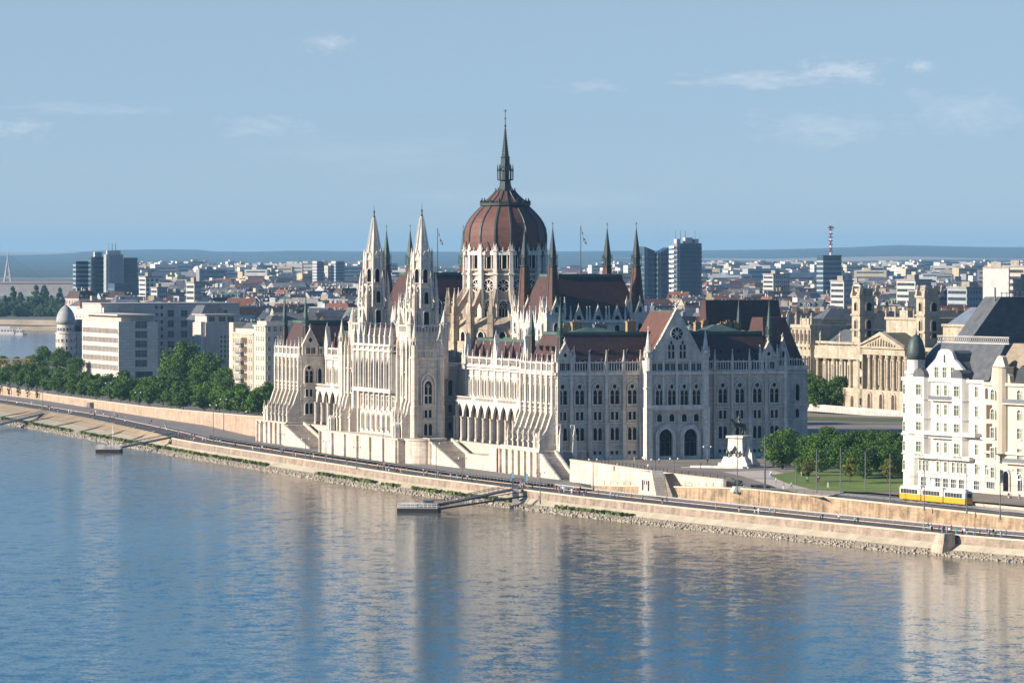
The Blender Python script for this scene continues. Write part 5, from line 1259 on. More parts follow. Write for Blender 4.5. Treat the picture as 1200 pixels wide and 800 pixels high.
r=MB(); r.hip(.5,w2,.6,19,zc2+.2,pz(1185,403),3,5,0); r.build('mansard_roof',[mat('beige_tile_roof',(.30,.25,.18),(.24,.2,.15),.4,.8,course=.5)],PA2)
q=p2(1198); b=MB(); b.pry([(q-3.4,zc2),(q-2,zc2+3.4),(q,zc2+4.6),(q+2,zc2+3.4),(q+3.4,zc2)],-.6,5); b.build('dormer',[M['darkroof']],PA2)
for q in (6,14): b=MB(); b.box(q,q+1.3,9,10.2,zc2+6,pz(1185,403)+2.6); b.build('chimney',[M['chimney']],PA2)
# ---------------------------------------------------------------- the rooftops of the city
rnd=random.Random(21)
WALLC=[('cream',(.50,.44,.33)),('white',(.60,.57,.52)),('ochre',(.46,.38,.26)),('grey',(.26,.26,.27)),('pink',(.46,.37,.33)),('beige',(.40,.35,.28)),('sandy',(.48,.38,.24)),('pale blue',(.34,.39,.44)),('brown',(.22,.16,.12)),('terracotta',(.32,.20,.14))]
ROOFC=[('red brown',(.11,.06,.048)),('dark grey',(.055,.058,.065)),('grey',(.14,.14,.145)),('green copper',(.10,.17,.15)),('rust red',(.19,.085,.058)),('pale flat',(.34,.32,.29)),('dark brown',(.08,.055,.045)),('slate blue',(.09,.11,.14))]
WM=[mat('house_wall_'+n.replace(' ','_'),c,tuple(x*.82 for x in c),.15,.9,streak=.15) for n,c in WALLC]
RM=[mat('house_roof_'+n.replace(' ','_'),c,tuple(x*.65 for x in c),.25,.8) for n,c in ROOFC]
PN=M['bluepane']
def house_mesh(kind,w,d,h,rs):
    r=random.Random(rs); b=MB(); b.box(0,w,0,d,-2,h,0); f=Face(0,0,'S').T(); q=MB()
    b.box(-.35,w+.35,-.35,d+.35,h,h+.5,3)
    if kind in(0,3):   # gable roof along x
        rh=r.uniform(3.5,6)
        b.add([(-.3,-.4,h+.4),(w+.3,-.4,h+.4),(w+.3,d/2,h+rh),(-.3,d/2,h+rh),(w+.3,d+.4,h+.4),(-.3,d+.4,h+.4)],[(0,1,2,3),(3,2,4,5)],1); b.add([(-.0,0,h+.4),(0,d/2,h+rh-.2),(0,d,h+.4),(w,0,h+.4),(w,d/2,h+rh-.2),(w,d,h+.4)],[(0,1,2),(3,4,5)],0)
        top=h+rh*.7
        for k in range(r.randint(2,5)):
            x=w*(k+.5)/5+r.uniform(-.5,.5); b.pry([(x-.8,h+1),(x+.8,h+1),(x+.8,h+2.3),(x,h+3.0),(x-.8,h+2.3)],.4,3.5,r.choice((1,0))); b.box(x-.45,x+.45,.34,.4,h+1.2,h+2.2,2)
    elif kind==1:      # hipped mansard
        rh=r.uniform(3.5,6.5); b.hip(-.2,w+.2,-.2,d+.2,h+.45,h+rh,rh*.45,rh*.45,1); top=h+rh-.6
        for k in range(3): x=w*(k+.7)/4; b.box(x-.8,x+.8,.1,2.2,h+.8,h+2.6,0); b.box(x-.5,x+.5,.03,.1,h+1.2,h+2.3,2)
    else:              # flat with set back storey
        b.box(1.5,w-1.5,1.5,d-1.5,h+.5,h+3,0); b.box(1.2,w-1.2,1.2,d-1.2,h+3,h+3.3,1); top=h+3.2
        b.box(w*.6,w*.75,d*.4,d*.6,h+3.2,h+5.8,0)
    for k in range(r.randint(3,6)):
        x=r.uniform(1,w-1.5); y=d/2+r.uniform(-2,2); b.box(x,x+r.uniform(.6,1.6),y,y+.8,h+1,top+r.uniform(1.6,2.8),3 if r.random()<.6 else 0)
    n=max(3,int(w/3.0)); m=int(h/3.5)
    for j in range(m):
        for i in range(n):
            x=w*(i+.5)/n; z=h-2.6-j*3.5
            b.box(x-.55,x+.55,-.05,.05,z,z+1.8,2)
    n2=max(3,int(d/3.2))
    for j in range(m):
        for i in range(n2):
            y=d*(i+.5)/n2; z=h-2.6-j*3.5; b.box(-.05,.05,y-.5,y+.5,z,z+1.8,2)
    return b
HM=[]
for i in range(22):
    w_=rnd.uniform(12,24); HM.append((w_,house_mesh(i%4,w_,rnd.uniform(12,18),rnd.uniform(17,24),i).mesh('town_house',[WM[0],RM[0],PN,M['conc']])))
def land(px,Y):
    if px<72 and Y<4600: return False
    if px<170 and Y<2750: return False
    if px<90 : return Y>4600
    if px<300 and Y<2480: return False
    if px<335 and Y<2080: return False
    if px>935 and Y<2030: return False
    if px>1100 and Y<2150: return False
    return True
MARK=[(150,'above the far glass cluster'),(260,'over the long grey beige block'),(330,'left of the north pavilion spires'),(385,'right of the north pavilion spires'),(450,'left of the white river towers'),(560,'left of the dome'),(665,'behind the dome'),(750,'behind the chamber roof'),(830,'below the slab tower'),(900,'above the south wing roof'),(960,'above the east pavilion roof'),(1030,'left of the museum towers'),(1085,'between the museum towers'),(1150,'right of the museum towers'),(2000,'at the right edge')]
used=set(); count=0; placed=[]
Y=1930; ri=0
DEPTH=[(2150,'nearest row'),(2500,'second row'),(2950,'third row'),(3600,'middle distance'),(4500,'farther rooftops'),(9999,'farthest rooftops')]
while Y<5200 and count<296:
    px=-10+rnd.uniform(0,20)
    while px<1215 and count<296:
        w_,me=rnd.choice(HM)
        wp=w_*F/Y*.95
        if land(px,Y) and not (470<px<650 and Y<3600) and not(335<px<470 and Y<1980 and False):
            vis=True
            # skip what the parliament hides: anything whose top stays under its roofline
            topy=HY+(HC-(8.4+28))*F/Y
            if 330<px<425 and topy>402: vis=False
            if 425<=px<515 and topy>372 : vis=False
            if 515<=px<=760 and topy>345: vis=False
            if 760<px<935 and topy>400: vis=False
            if 650<px<745: vis=False if topy>318 else vis
            if vis:
                mk=[t for p,t in MARK if px+wp/2<p][0]; dp=[t for y_,t in DEPTH if Y<y_][0]
                for tr in range(200):
                    wi=rnd.choice([0,0,0,1,1,1,1,2,3,3,4,5,5,6,7,7,8,9]) if tr<60 else rnd.randrange(10); ro=rnd.choice([0,1,1,2,2,3,4,5,6,7,7]) if tr<60 else rnd.randrange(8)
                    if (mk,dp,wi,ro) not in used: break
                used.add((mk,dp,wi,ro))
                o=put('town_house',me,None,(atY(px,Y),Y+rnd.uniform(-25,25),8.3),rnd.choice([AL,AL,AL*.6,-.12,.62,-.4]))
                o.scale=(1,1,rnd.uniform(.85,1.15))
                for s_,m_ in ((0,WM[wi]),(1,RM[ro])): o.material_slots[s_].link='OBJECT'; o.material_slots[s_].material=m_
                tag(o,'%s house with %s roof %s, %s'%(WALLC[wi][0],ROOFC[ro][0],mk,dp),'town house','town houses of the city behind the parliament'); count+=1
        px+=wp*rnd.uniform(1.02,1.22)
    ri+=1; Y*=1.052 if Y<3000 else 1.065
# the countless houses beyond, one mass
fc=MB(); rnd=random.Random(5)
for i in range(9000):
    Y=5000*math.exp(rnd.random()*.86) if i>4000 else rnd.uniform(2200,5200)
    px=rnd.uniform(92,1420)
    if not land(px,Y) or (i<=4000 and 420<px<740): continue
    if px<330 and Y<2700: continue
    x=atY(px,Y); w_=rnd.uniform(10,26)*(1+ (Y-5000)/9000 if Y>5000 else 1); h=rnd.choice([10,14,18,20,22,24])*rnd.uniform(.8,1.1)
    if Y>5600 and rnd.random()<.12 and (px>700 or px<380): h=rnd.uniform(26,38); w_=rnd.uniform(18,50); FL=1
    d=rnd.uniform(10,18); wi=rnd.choice([0,1,1,1,2,3,5,7]); a=rnd.choice([AL,-.2,.5]); ca,sa=cos(a),sin(a)
    fc.T=lambda p,q,r_,x=x,Y=Y,ca=ca,sa=sa:(x+p*ca-q*sa,Y+p*sa+q*ca,8.3+r_)
    fc.box(0,w_,0,d,-1,h,wi)
    if h<25: fc.hip(-.3,w_+.3,-.3,d+.3,h,h+rnd.uniform(2.5,5),rnd.uniform(1,4),d*.45,10+rnd.choice([0,1,1,2,2,5,6,7,7,4]))
    else:
        fc.box(w_*.3,w_*.5,d*.3,d*.7,h,h+3,wi)
        for j in range(int(h/6)): fc.box(w_*.08,w_*.92,-.1,0,3+j*6,4.6+j*6,18)
for i in range(260):
    Y=rnd.uniform(6800,9800); px=rnd.uniform(690,1215) if rnd.random()<.75 else rnd.uniform(180,470)
    x=atY(px,Y); w_=rnd.uniform(16,46); d=rnd.uniform(12,20); h=rnd.uniform(26,42); a=rnd.choice([AL,-.1,.5]); ca,sa=cos(a),sin(a); wi=rnd.choice([1,1,0])
    fc.T=lambda p,q,r_,x=x,Y=Y,ca=ca,sa=sa:(x+p*ca-q*sa,Y+p*sa+q*ca,8.3+r_)
    fc.box(0,w_,0,d,-1,h,wi); fc.box(w_*.3,w_*.6,d*.3,d*.7,h,h+3.5,wi)
    for j in range(int(h/5.2)): fc.box(w_*.05,w_*.95,-.12,0,3+j*5.2,4.6+j*5.2,18); fc.box(-.12,0,d*.1,d*.9,3+j*5.2,4.4+j*5.2,3)
fc.T=None
tag(fc.build('far_city',WM+RM+[PN]),'mass of small far houses and white flats fading into haze','houses',kind='stuff')
# ---------------------------------------------------------------- trees
M['leaf']=[mat('leaves_'+n,c,c2,.55,.75,trans=.18,detail=3) for n,c,c2 in (('mid',(.055,.125,.016),(.10,.185,.026)),('dark',(.045,.105,.016),(.085,.16,.022)),('yellow',(.12,.15,.02),(.17,.19,.03)),('blue',(.045,.095,.035),(.075,.13,.045)))]
M['bark']=mat('grey_brown_bark',(.10,.08,.06),(.06,.05,.04),2,.95)
def crown_mesh(seed,R_,H,n,leaf,tall=False,clumps=34):
    r=random.Random(seed); b=MB(); cl=[]
    for i in range(clumps):
        t=r.random(); a=r.uniform(0,2*pi)
        zc=r.uniform(-1,1); rr=sqrt(max(0,1-zc*zc))*r.uniform(.45,.95)
        if tall: rr*=(.9 if zc<.2 else .9*(1.15-zc)); 
        cl.append((R_*rr*cos(a)*r.uniform(.8,1.1),R_*rr*sin(a)*r.uniform(.8,1.1),H*.5+H*.5*zc*.86,R_*r.uniform(.22,.42)*(1 if not tall else .8)))
    v=[];f=[]
    for i in range(n):
        cx,cy,cz,cr=cl[i%clumps]
        while True:
            x,y,z=r.uniform(-1,1),r.uniform(-1,1),r.uniform(-1,1); q=x*x+y*y+z*z
            if .05<q<=1: break
        k=cr*(q**-.18 if r.random()<.8 else 1.15); x,y,z=cx+x*k,cy+y*k,cz+z*k*.85
        nrm=Vector((r.gauss(0,1)+(x-cx)/cr,r.gauss(0,1)+(y-cy)/cr,r.gauss(0,1)+.6+(z-cz)/cr)).normalized(); u=nrm.orthogonal().normalized(); w=nrm.cross(u); s=leaf*r.uniform(.6,1.25); th=r.uniform(0,pi); uu=u*cos(th)+w*sin(th); ww=nrm.cross(uu)
        c=Vector((x,y,z)); k0=len(v)
        v+=[tuple(c-uu*s),tuple(c+ww*s*.6),tuple(c+uu*s),tuple(c-ww*s*.6)]; f.append((k0,k0+1,k0+2,k0+3))
    b.add(v,f); return b
def trunk_mesh(H,r0,seed,limbs=5):
    r=random.Random(seed); b=MB(); b.tube((0,0,-.3),(0,0,H*.5),r0,7,0,r0*.7)
    for i in range(limbs):
        a=2*pi*i/limbs+r.uniform(-.4,.4); l=H*r.uniform(.35,.5); e=(l*.55*cos(a),l*.55*sin(a),H*.45+l*.75); b.tube((0,0,H*r.uniform(.3,.48)),e,r0*.5,5,0,r0*.15)
    b.tube((0,0,H*.5),(r.uniform(-.3,.3),0,H*.9),r0*.7,6,0,r0*.12); return b
TREES={}
def proto(k,R_,H,n,leaf,tr,r0,mi,tall=False,cl=34):
    TREES[k]=[(crown_mesh(s,R_,H,n,leaf,tall,cl).mesh('crown',[M['leaf'][mi]]),trunk_mesh(tr+H*.8,r0,s).mesh('trunk',[M['bark']])) for s in (1,2,3)]+[tr]
proto('round',3.9,7.0,2600,.36,1.5,.22,0,cl=30); proto('rounddark',4.3,7.6,2600,.38,1.4,.25,1,cl=26); proto('big',6.6,13,5200,.42,2.0,.45,0,cl=60); proto('bigdark',6.6,12,4800,.44,1.8,.45,1,cl=50)
proto('yellow',2.4,5.6,1500,.3,2.2,.15,2); proto('poplar',4.2,20,4200,.55,2.0,.4,3,True,60); proto('column',1.0,6.2,800,.26,.5,.12,1,True,20); proto('shore',7.5,14,3200,.7,2.0,.4,3)
tn=[0]
def tree(kind,x,y,z,label,s=1,group=None,name=None,rz=None):
    p=TREES[kind]; v=p[tn[0]%3]; tn[0]+=1
    t=thing(name or 'tree',label,'tree',(x,y,z),(tn[0]*2.4)%6.28 if rz is None else rz,group); t.scale=(s,s,s*(.94+.12*((tn[0]*7)%10)/10))
    put('trunk',v[1],t); put('crown',v[0],t,(0,0,p[3])); return t
rnd=random.Random(12)
def gz(Y): return zg(Y)
# row along the embankment, photo left, from right to left
ORD=['first','second','third','fourth','fifth','sixth','seventh','eighth','ninth','tenth','eleventh','twelfth','thirteenth','fourteenth','fifteenth','sixteenth','seventeenth','eighteenth','nineteenth','twentieth']
def rowtrees(n,Ya,Yb,off,kind,lab,s=1,jit=.12):
    for i in range(n):
        Y=Ya+(Yb-Ya)*(i+rnd.uniform(-.25,.25))/max(1,n-1); x=xw(Y)+off+rnd.uniform(-.6,.6)
        k=kind if rnd.random()<.75 else {'round':'rounddark','rounddark':'round','big':'bigdark','bigdark':'big'}.get(kind,kind)
        tree(k,x,Y,zg(Y),lab%(ORD[i] if i<20 else str(i)),s*(1.08-.3*i/n)*rnd.uniform(1-jit,1+jit),'trees along the northern embankment')
rowtrees(20,1660,2150,7,'round','round clipped tree, %s from the parliament in the front embankment row',.98)
rowtrees(18,1680,2170,15,'rounddark','dark round tree, %s from the parliament in the second embankment row',1.08)
rowtrees(14,1860,2180,26,'round','leafy tree, %s from the right in the third row below the office block',1.15)
for px,Y,s,k,lab in [(214,2080,1.42,'big','largest bright green tree left of the cream apartment house'),(243,2050,1.12,'big','big dark green tree right of the largest bright tree'),(200,2040,.95,'big','mid sized tree at the left foot of the largest bright tree'),(262,1985,.85,'big','green tree touching the cream apartment house'),(232,1995,.75,'big','round tree in front of the two largest embankment trees'),(281,1850,.62,'bigdark','small dark tree under the cream apartment house'),(300,1795,.55,'bigdark','dark tree between apartment house and north pavilion'),(291,1740,.42,'big','lowest tree beside the steps of the embankment wall'),(309,1700,.42,'bigdark','tree next to the north pavilion terrace'),
    (78,2420-40,.62,'bigdark','dark tree at the foot of the round turret house'),(88,2250,.7,'bigdark','dense dark tree left of the white office block'),(70,2300,.8,'bigdark','tall dark tree in the dark clump left of the office block'),(52,2330,.85,'bigdark','broad dark tree left in the dark clump by the river'),(36,2360,.55,'bigdark','low dark tree at the left end of the riverside clump'),(20,2380,.4,'bigdark','small dark tree near the left edge'),(4,2400,.42,'bigdark','small dark tree cut by the left edge')]:
    tree(k,atY(px,Y),Y,zg(Y),lab,s,None,'large_tree')
for i,(px,h) in enumerate([(-4,.9),(6,.8),(15,1.0),(24,.9),(33,.75),(42,1.05),(52,1.1),(60,.8),(70,.95),(80,.7),(90,.8)]):
    Y=4360+rnd.uniform(0,120); tree('poplar',atY(px,Y),Y,5.5,'tall poplar on the far left shore, %s from the left edge'%ORD[i],1.35*h,'poplars on the far shore','poplar_tree')
for i in range(14):
    px=-6+i*8+rnd.uniform(-2,2); Y=4330+rnd.uniform(0,90); tree('shore',atY(px,Y),Y,4.5,'bushy tree low on the far left shore, %s from the left'%ORD[i],rnd.uniform(.8,1.15),'bushy trees on the far shore')
for i in range(14):
    px=2+i*4.3; X,Y=at(px,473+i*.15,7); Y=2024+i*17; tree('column',xw(Y)-1.2,Y,QZ,'slim columnar shrub against the left embankment wall, %s from the left'%ORD[i],.95,'columnar shrubs by the wall','columnar_shrub')
# park trees on the right
for px,py,s,k,lab in [(917,552,1.0,'big','round bright tree nearest the white monument'),(941,560,.5,'big','small tree between the first and the dark tree of the park'),(962,556,.98,'big','tall dark green tree behind the small yellowish one'),(947,565,.55,'yellow','small yellow green tree at the front of the park lawn'),(990,560,1.05,'bigdark','tallest slim tree in the middle of the park'),(996,566,.62,'yellow','light green tree in front of the tallest park tree'),(1012,562,.88,'bigdark','round tree right of the tallest park tree'),(1038,562,.85,'bigdark','dark tree with yellow top at the right of the park'),(1040,566,.6,'yellow','yellow green tree near the white palace'),(1054,560,.7,'bigdark','tree partly hidden by the white palace corner'),(976,549,.8,'bigdark','dark tree at the shaded back of the park'),(1025,547,.7,'bigdark','shaded tree at the back of the park near the street')]:
    Yt=at(px,py,8.6)[1]; s2={'big':.80,'bigdark':.80,'yellow':1.45}[k]*s*{True:1,False:1}[True]
    tree(k,atY(px,Yt),Yt,8.6,lab,s2*.92,None,'park_tree')
for px,py,s,lab in [(948,480,1.1,'broad dark tree in front of the museum left pavilion'),(966,481,.8,'lower tree beside the broad one before the museum'),(990,481,.9,'shaded tree in front of the museum colonnade'),(1052,484,1.0,'tree between museum portico and white palace'),(940,478,1.05,'tree just right of the parliament east end'),(1002,480,.6,'bare looking small tree at the museum steps')]:
    X,Yt=at(px,py,8.6); tree('bigdark',X-2,Yt-6,8.6,lab,s*1.0,None,'large_tree')
for i,(px,py,s) in enumerate([(945,543,.8),(958,541,.7),(972,540,.9),(985,542,.75),(1000,541,.85),(1014,541,.8),(1030,542,.9),(1046,543,.85),(1056,546,.7)]):
    X,Yt=at(px,py,8.8); tree('bigdark',X,Yt,zg(Yt),'shaded dark tree at the back edge of the park, %s from the left'%ORD[i],s*.72,'shaded trees behind the park','park_tree')
# lawns
def patch(pxs,dz,zr=8.7):
    P_=[at(px,py,zr) for px,py in pxs]; ya,yb=min(p[1] for p in P_),max(p[1] for p in P_); n=max(4,int((yb-ya)/2.5)); rows_=[]
    for i in range(n+1):
        Y=ya+(yb-ya)*(.002+.996*i/n); xs=[]
        for (x0,y0),(x1,y1) in zip(P_,P_[1:]+P_[:1]):
            if (y0-Y)*(y1-Y)<0: xs.append(x0+(x1-x0)*(Y-y0)/(y1-y0))
        if len(xs)>=2: rows_.append((min(xs),max(xs),Y))
    b=MB(); v=[]; f=[]
    for a_,b_,Y in rows_: v+=[(a_,Y,zg(Y)+dz),(b_,Y,zg(Y)+dz)]
    for i in range(len(rows_)-1): f.append((2*i,2*i+1,2*i+3,2*i+2))
    b.add(v,f); return b
gr=patch([(901,559),(920,556.5),(960,549),(1060,547),(1066,571),(1010,573),(960,571),(920,565)],.05)
tag(gr.build('lawn',mat('sunny_lawn',(.10,.16,.03),(.15,.2,.05),.3,.95)),'sunny green lawn under the park trees','lawn',kind='stuff')
gr=patch([(930,489),(1062,494),(1062,500),(930,497)],.06); tag(gr.build('hedge_strip',mat('olive_grass',(.07,.1,.03),(.1,.12,.05),.2,.95)),'strip of olive grass below the white hoarding','grass',kind='stuff')
pv_l=patch([(846,555),(903,553),(990,573),(960,579),(880,562)],.03); tag(pv_l.build('light_pavement',mat('light_square_paving',(.55,.48,.42),(.46,.41,.35),.2,.9,course=1.0)),kind='structure')
# ---------------------------------------------------------------- people
def person_mesh(seed,walk):
    r=random.Random(seed); me=bpy.data.meshes.new('p'); v=[];e=[];rad=[]
    def P(x,y,z,rr): v.append((x,y,z)); rad.append(rr); return len(v)-1
    st=.22 if walk else .03
    pel=P(0,0,.95,.155); ch=P(0,.0,1.30,.17); nk=P(0,.01,1.48,.06); hd=P(0,.02,1.58,.095); hd2=P(0,.02,1.70,.085)
    e+=[(pel,ch),(ch,nk),(nk,hd),(hd,hd2)]
    for s in (-1,1):
        h=P(s*.1,0,.86,.105); kn=P(s*.1,s*st*.6+.03,.5,.07); an=P(s*.1,s*st*1.1,.1,.05); to=P(s*.12,s*st*1.1+.13,.05,.045)
        e+=[(pel,h),(h,kn),(kn,an),(an,to)]
        sh=P(s*.19,0,1.40,.075); el=P(s*.25,-s*st*.5,1.14,.055); ha=P(s*.24,-s*st*.9+.1,.92,.04); e+=[(ch,sh),(sh,el),(el,ha)]
    me.from_pydata(v,e,[]); o=bpy.data.objects.new('p',me); COL.objects.link(o)
    m=o.modifiers.new('s','SKIN'); 
    for i,rr in enumerate(rad): me.skin_vertices[0].data[i].radius=(rr,rr*.8)
    me.skin_vertices[0].data[0].use_root=True
    m2=o.modifiers.new('u','SUBSURF'); m2.levels=1
    dg=bpy.context.evaluated_depsgraph_get(); out=bpy.data.meshes.new_from_object(o.evaluated_get(dg)); bpy.data.objects.remove(o)
    out.name='person'; out.materials.clear()
    for n_ in range(4): out.materials.append(None)
    for p in out.polygons:
        c=p.center; z=c.z
        p.material_index=3 if z>1.64 or (z>1.52 and c.y<-.03) else (0 if z>1.47 else (1 if z>.93 and abs(c.x)<.29 and not(z<1.05 and abs(c.x)>.19) else (2 if z>.1 and abs(c.x)<.2 else (0 if z>.8 else 3))))
    return out
PM=[person_mesh(i,i%2==0) for i in range(4)]
SK=mat('skin',(.45,.27,.19)); HR=mat('dark_hair',(.03,.02,.015))
CL=[('white',(.75,.73,.70)),('black',(.02,.02,.022)),('red',(.5,.05,.05)),('navy blue',(.03,.05,.14)),('light blue',(.25,.45,.6)),('grey',(.22,.22,.22)),('pink',(.65,.28,.34)),('green',(.06,.22,.12)),('orange',(.65,.25,.05)),('beige',(.5,.42,.32)),('turquoise',(.05,.42,.42)),('brown',(.14,.08,.05))]
CM=[mat('cloth_'+n.replace(' ','_'),c) for n,c in CL]
combos=set()
def person(px,py,z,where,walk=None,Yy=None,X=None):
    if Yy is None: X,Yy=at(px,py,z)
    for tr in range(300):
        a=rnd.choice([0,0,0,1,1,1,3,3,5,5,2,4,6,7,8,9,10,11]); b=rnd.choice([1,1,3,5,9,0,11,4])
        if (a,b,where) not in combos: break
    combos.add((a,b,where)); v=rnd.randrange(4); o=put('person',PM[v],None,(X,Yy,z),rnd.uniform(0,6.28))
    for s_,m_ in ((0,SK),(1,CM[a]),(2,CM[b]),(3,HR)): o.material_slots[s_].link='OBJECT'; o.material_slots[s_].material=m_
    tag(o,'person in %s top, %s trousers, %s %s'%(CL[a][0],CL[b][0],'walking' if v%2==0 else 'standing',where),'person','people out along the river')
def crowd(n,px0,px1,where,d0=1.5,d1=9):
    for i in range(n):
        px=rnd.uniform(px0,px1)
        # invert along the quay
        lo,hi=960,2080
        d=rnd.uniform(d0,d1)
        for _ in range(40):
            mid=(lo+hi)/2; pxm=600+F*(xd(mid)+d)/mid
            if pxm>px: lo=mid
            else: hi=mid
        Y=(lo+hi)/2; person(0,0,QZ,where,Yy=Y,X=xd(Y)+d)
crowd(14,5,120,'on the quay at the far left'); crowd(16,205,260,'on the quay by the left gangway'); crowd(18,60,200,'on the quay slope top left',2,14)
crowd(12,262,345,'on the quay below the north pavilion'); crowd(9,346,430,'on the quay left of the middle terrace'); crowd(22,436,520,'on the quay below the middle terrace'); crowd(7,521,580,'on the quay near the long gangway'); crowd(6,590,625,'by the gangway head')
crowd(16,640,692,'on the quay below the south pavilion',1,11); crowd(9,700,850,'on the quay below the plaza wall'); crowd(8,865,912,'on the quay below the monument'); crowd(5,960,1030,'on the quay below the park'); crowd(17,1082,1140,'in the group below the tram'); crowd(12,1140,1200,'on the quay at right edge')
for i in range(9): person(rnd.uniform(700,860),rnd.uniform(541,553),9.25,'on the plaza')
for i in range(12): person(rnd.uniform(895,975),rnd.uniform(556,574),8.9,'on the path beside the park')
for i in range(5): person(rnd.uniform(752,800),573.5+rnd.uniform(-.5,.5),zm(1225)+.0,'under the plaza wall stairs')
for i in range(5): person(rnd.uniform(1150,1198),586+rnd.uniform(-1,2),7.5,'outside the cream palace')
# ---------------------------------------------------------------- monument
X,Y=at(866,549,8.8); MON=thing('equestrian_monument','bronze horseman on a tall white carved stone pedestal on the plaza','monument',(X,Y,8.7),-.55); MON.scale=(1.15,1.15,1.12)
W_=M['trim']
b=MB(); b.frus(0,0,0,.7,4.6,4.4,0,3.6,3.8); b.frus(0,0,.7,1.6,3.9,3.7,0,3.0,3.2); b.frus(0,0,1.6,3.0,3.3,2.7,0,2.3,2.6); b.frus(0,0,3,7.4,2.0,1.8,0,1.8,2.0); b.frus(0,0,7.4,7.9,2.2,2.2,0,2.2,2.3); b.frus(3.2,0,1.2,4.0,1.1,.5,0,.8,1.4); b.frus(2.7,0,3,5.4,.8,.3,0,.5,1.0)
b.build('pedestal',[W_],MON)
b=MB(); b.pry([(-.9,2.4),(-.9,4.3),(0,5.6),(.9,4.3),(.9,2.4)],-1.97,-1.9); b.build('niche',[M['black']],MON)
b=MB(); b.prz([(-11,-7.5),(4.5,-6.2),(5.5,-4.4),(-8,-4.4)],0,.5); b.prz([(-9,-6.8),(4,-5.6),(4.6,-4.6),(-7,-4.6)],.5,.9); b.build('step',[W_],MON)
def skin(name,pts,edges,m,parent,loc,rz=0,lv=2):
    me=bpy.data.meshes.new(name); me.from_pydata([p[:3] for p in pts],[],[]) if False else me.from_pydata([p[:3] for p in pts],edges,[]); o=bpy.data.objects.new('tmp',me); COL.objects.link(o); o.modifiers.new('s','SKIN')
    for i,p in enumerate(pts): me.skin_vertices[0].data[i].radius=(p[3],p[3])
    me.skin_vertices[0].data[0].use_root=True; q=o.modifiers.new('u','SUBSURF'); q.levels=lv
    dg=bpy.context.evaluated_depsgraph_get(); out=bpy.data.meshes.new_from_object(o.evaluated_get(dg)); bpy.data.objects.remove(o); out.materials.clear(); out.materials.append(m)
    for p in out.polygons: p.use_smooth=True
    return put(name,out,parent,loc,rz)
hp_=[(0,0,2.1,.52),(1.0,0,2.15,.55),(-1.0,0,2.15,.52),(1.5,0,2.6,.34),(1.9,0,3.25,.24),(2.1,0,3.45,.2),(2.6,0,3.1,.13),
 (1.15,.28,1.5,.2),(1.25,.28,.85,.11),(1.2,.28,.1,.1),(1.15,-.28,1.6,.2),(1.75,-.28,1.35,.11),(1.6,-.28,.75,.09),
 (-1.2,.28,1.5,.26),(-1.55,.28,.95,.13),(-1.35,.28,.1,.1),(-1.2,-.28,1.5,.26),(-1.3,-.28,.95,.13),(-1.0,-.28,.1,.1),(-1.55,0,2.3,.12),(-1.9,0,1.6,.12),(-1.95,0,.9,.05)]
he=[(0,1),(0,2),(1,3),(3,4),(4,5),(5,6),(1,7),(7,8),(8,9),(1,10),(10,11),(11,12),(2,13),(13,14),(14,15),(2,16),(16,17),(17,18),(2,19),(19,20),(20,21)]
ho=skin('horse',[(a,b_,c,r_) for a,b_,c,r_ in hp_],he,M['bronze'],MON,(0,0,7.9),-pi*.6,1); ho.scale=(1.15,1.15,1.15)
rp_=[(0,0,2.7,.22),(0,0,3.35,.26),(0,0,3.7,.1),(0,0,3.95,.17),(0,0,4.15,.14),(.15,.42,2.4,.15),(.3,.5,1.8,.1),(.15,-.42,2.4,.15),(.3,-.5,1.8,.1),(.1,.35,3.45,.11),(.45,.4,3.0,.08),(.1,-.35,3.45,.11),(.6,-.5,3.5,.08)]
ro_=skin('rider',rp_,[(0,1),(1,2),(2,3),(3,4),(0,5),(5,6),(0,7),(7,8),(1,9),(9,10),(1,11),(11,12)],M['bronze'],MON,(0,0,7.95),-pi*.6,1); ro_.scale=(1.2,1.2,1.2)
for q in (-1.5,1.5):
    skin('bronze_figure',[(0,0,0,.3),(0,0,.8,.32),(0,0,1.4,.3),(0,0,1.7,.1),(0,0,1.95,.16),(.35,0,1.3,.12),(.5,-.3,.8,.08),(-.35,0,1.3,.12),(-.4,-.4,.9,.08)],[(0,1),(1,2),(2,3),(3,4),(2,5),(5,6),(2,7),(7,8)],M['bronze'],MON,(q*.8-.4,-2.6,2.9),0,1)
# second sculpture, dark horse group by the ramp
X,Y=at(869,573.5,7.6); t=thing('ramp_sculpture','dark bronze horse group on a low white rock at the end of the plaza wall','sculpture',(X,Y,7.4),.2)
b=MB(); b.frus(0,0,-.3,1.0,2.6,1.9,0,1.3,1.7); b.frus(1.4,.2,0,1.5,1.2,.7,0,.6,.8); b.build('rock_base',[W_],t)
skin('horse',[(a*.7,b_*.7,c*.6,r_*.7) for a,b_,c,r_ in hp_],he,M['bronze'],t,(-1,0,1.0),2.6,1)
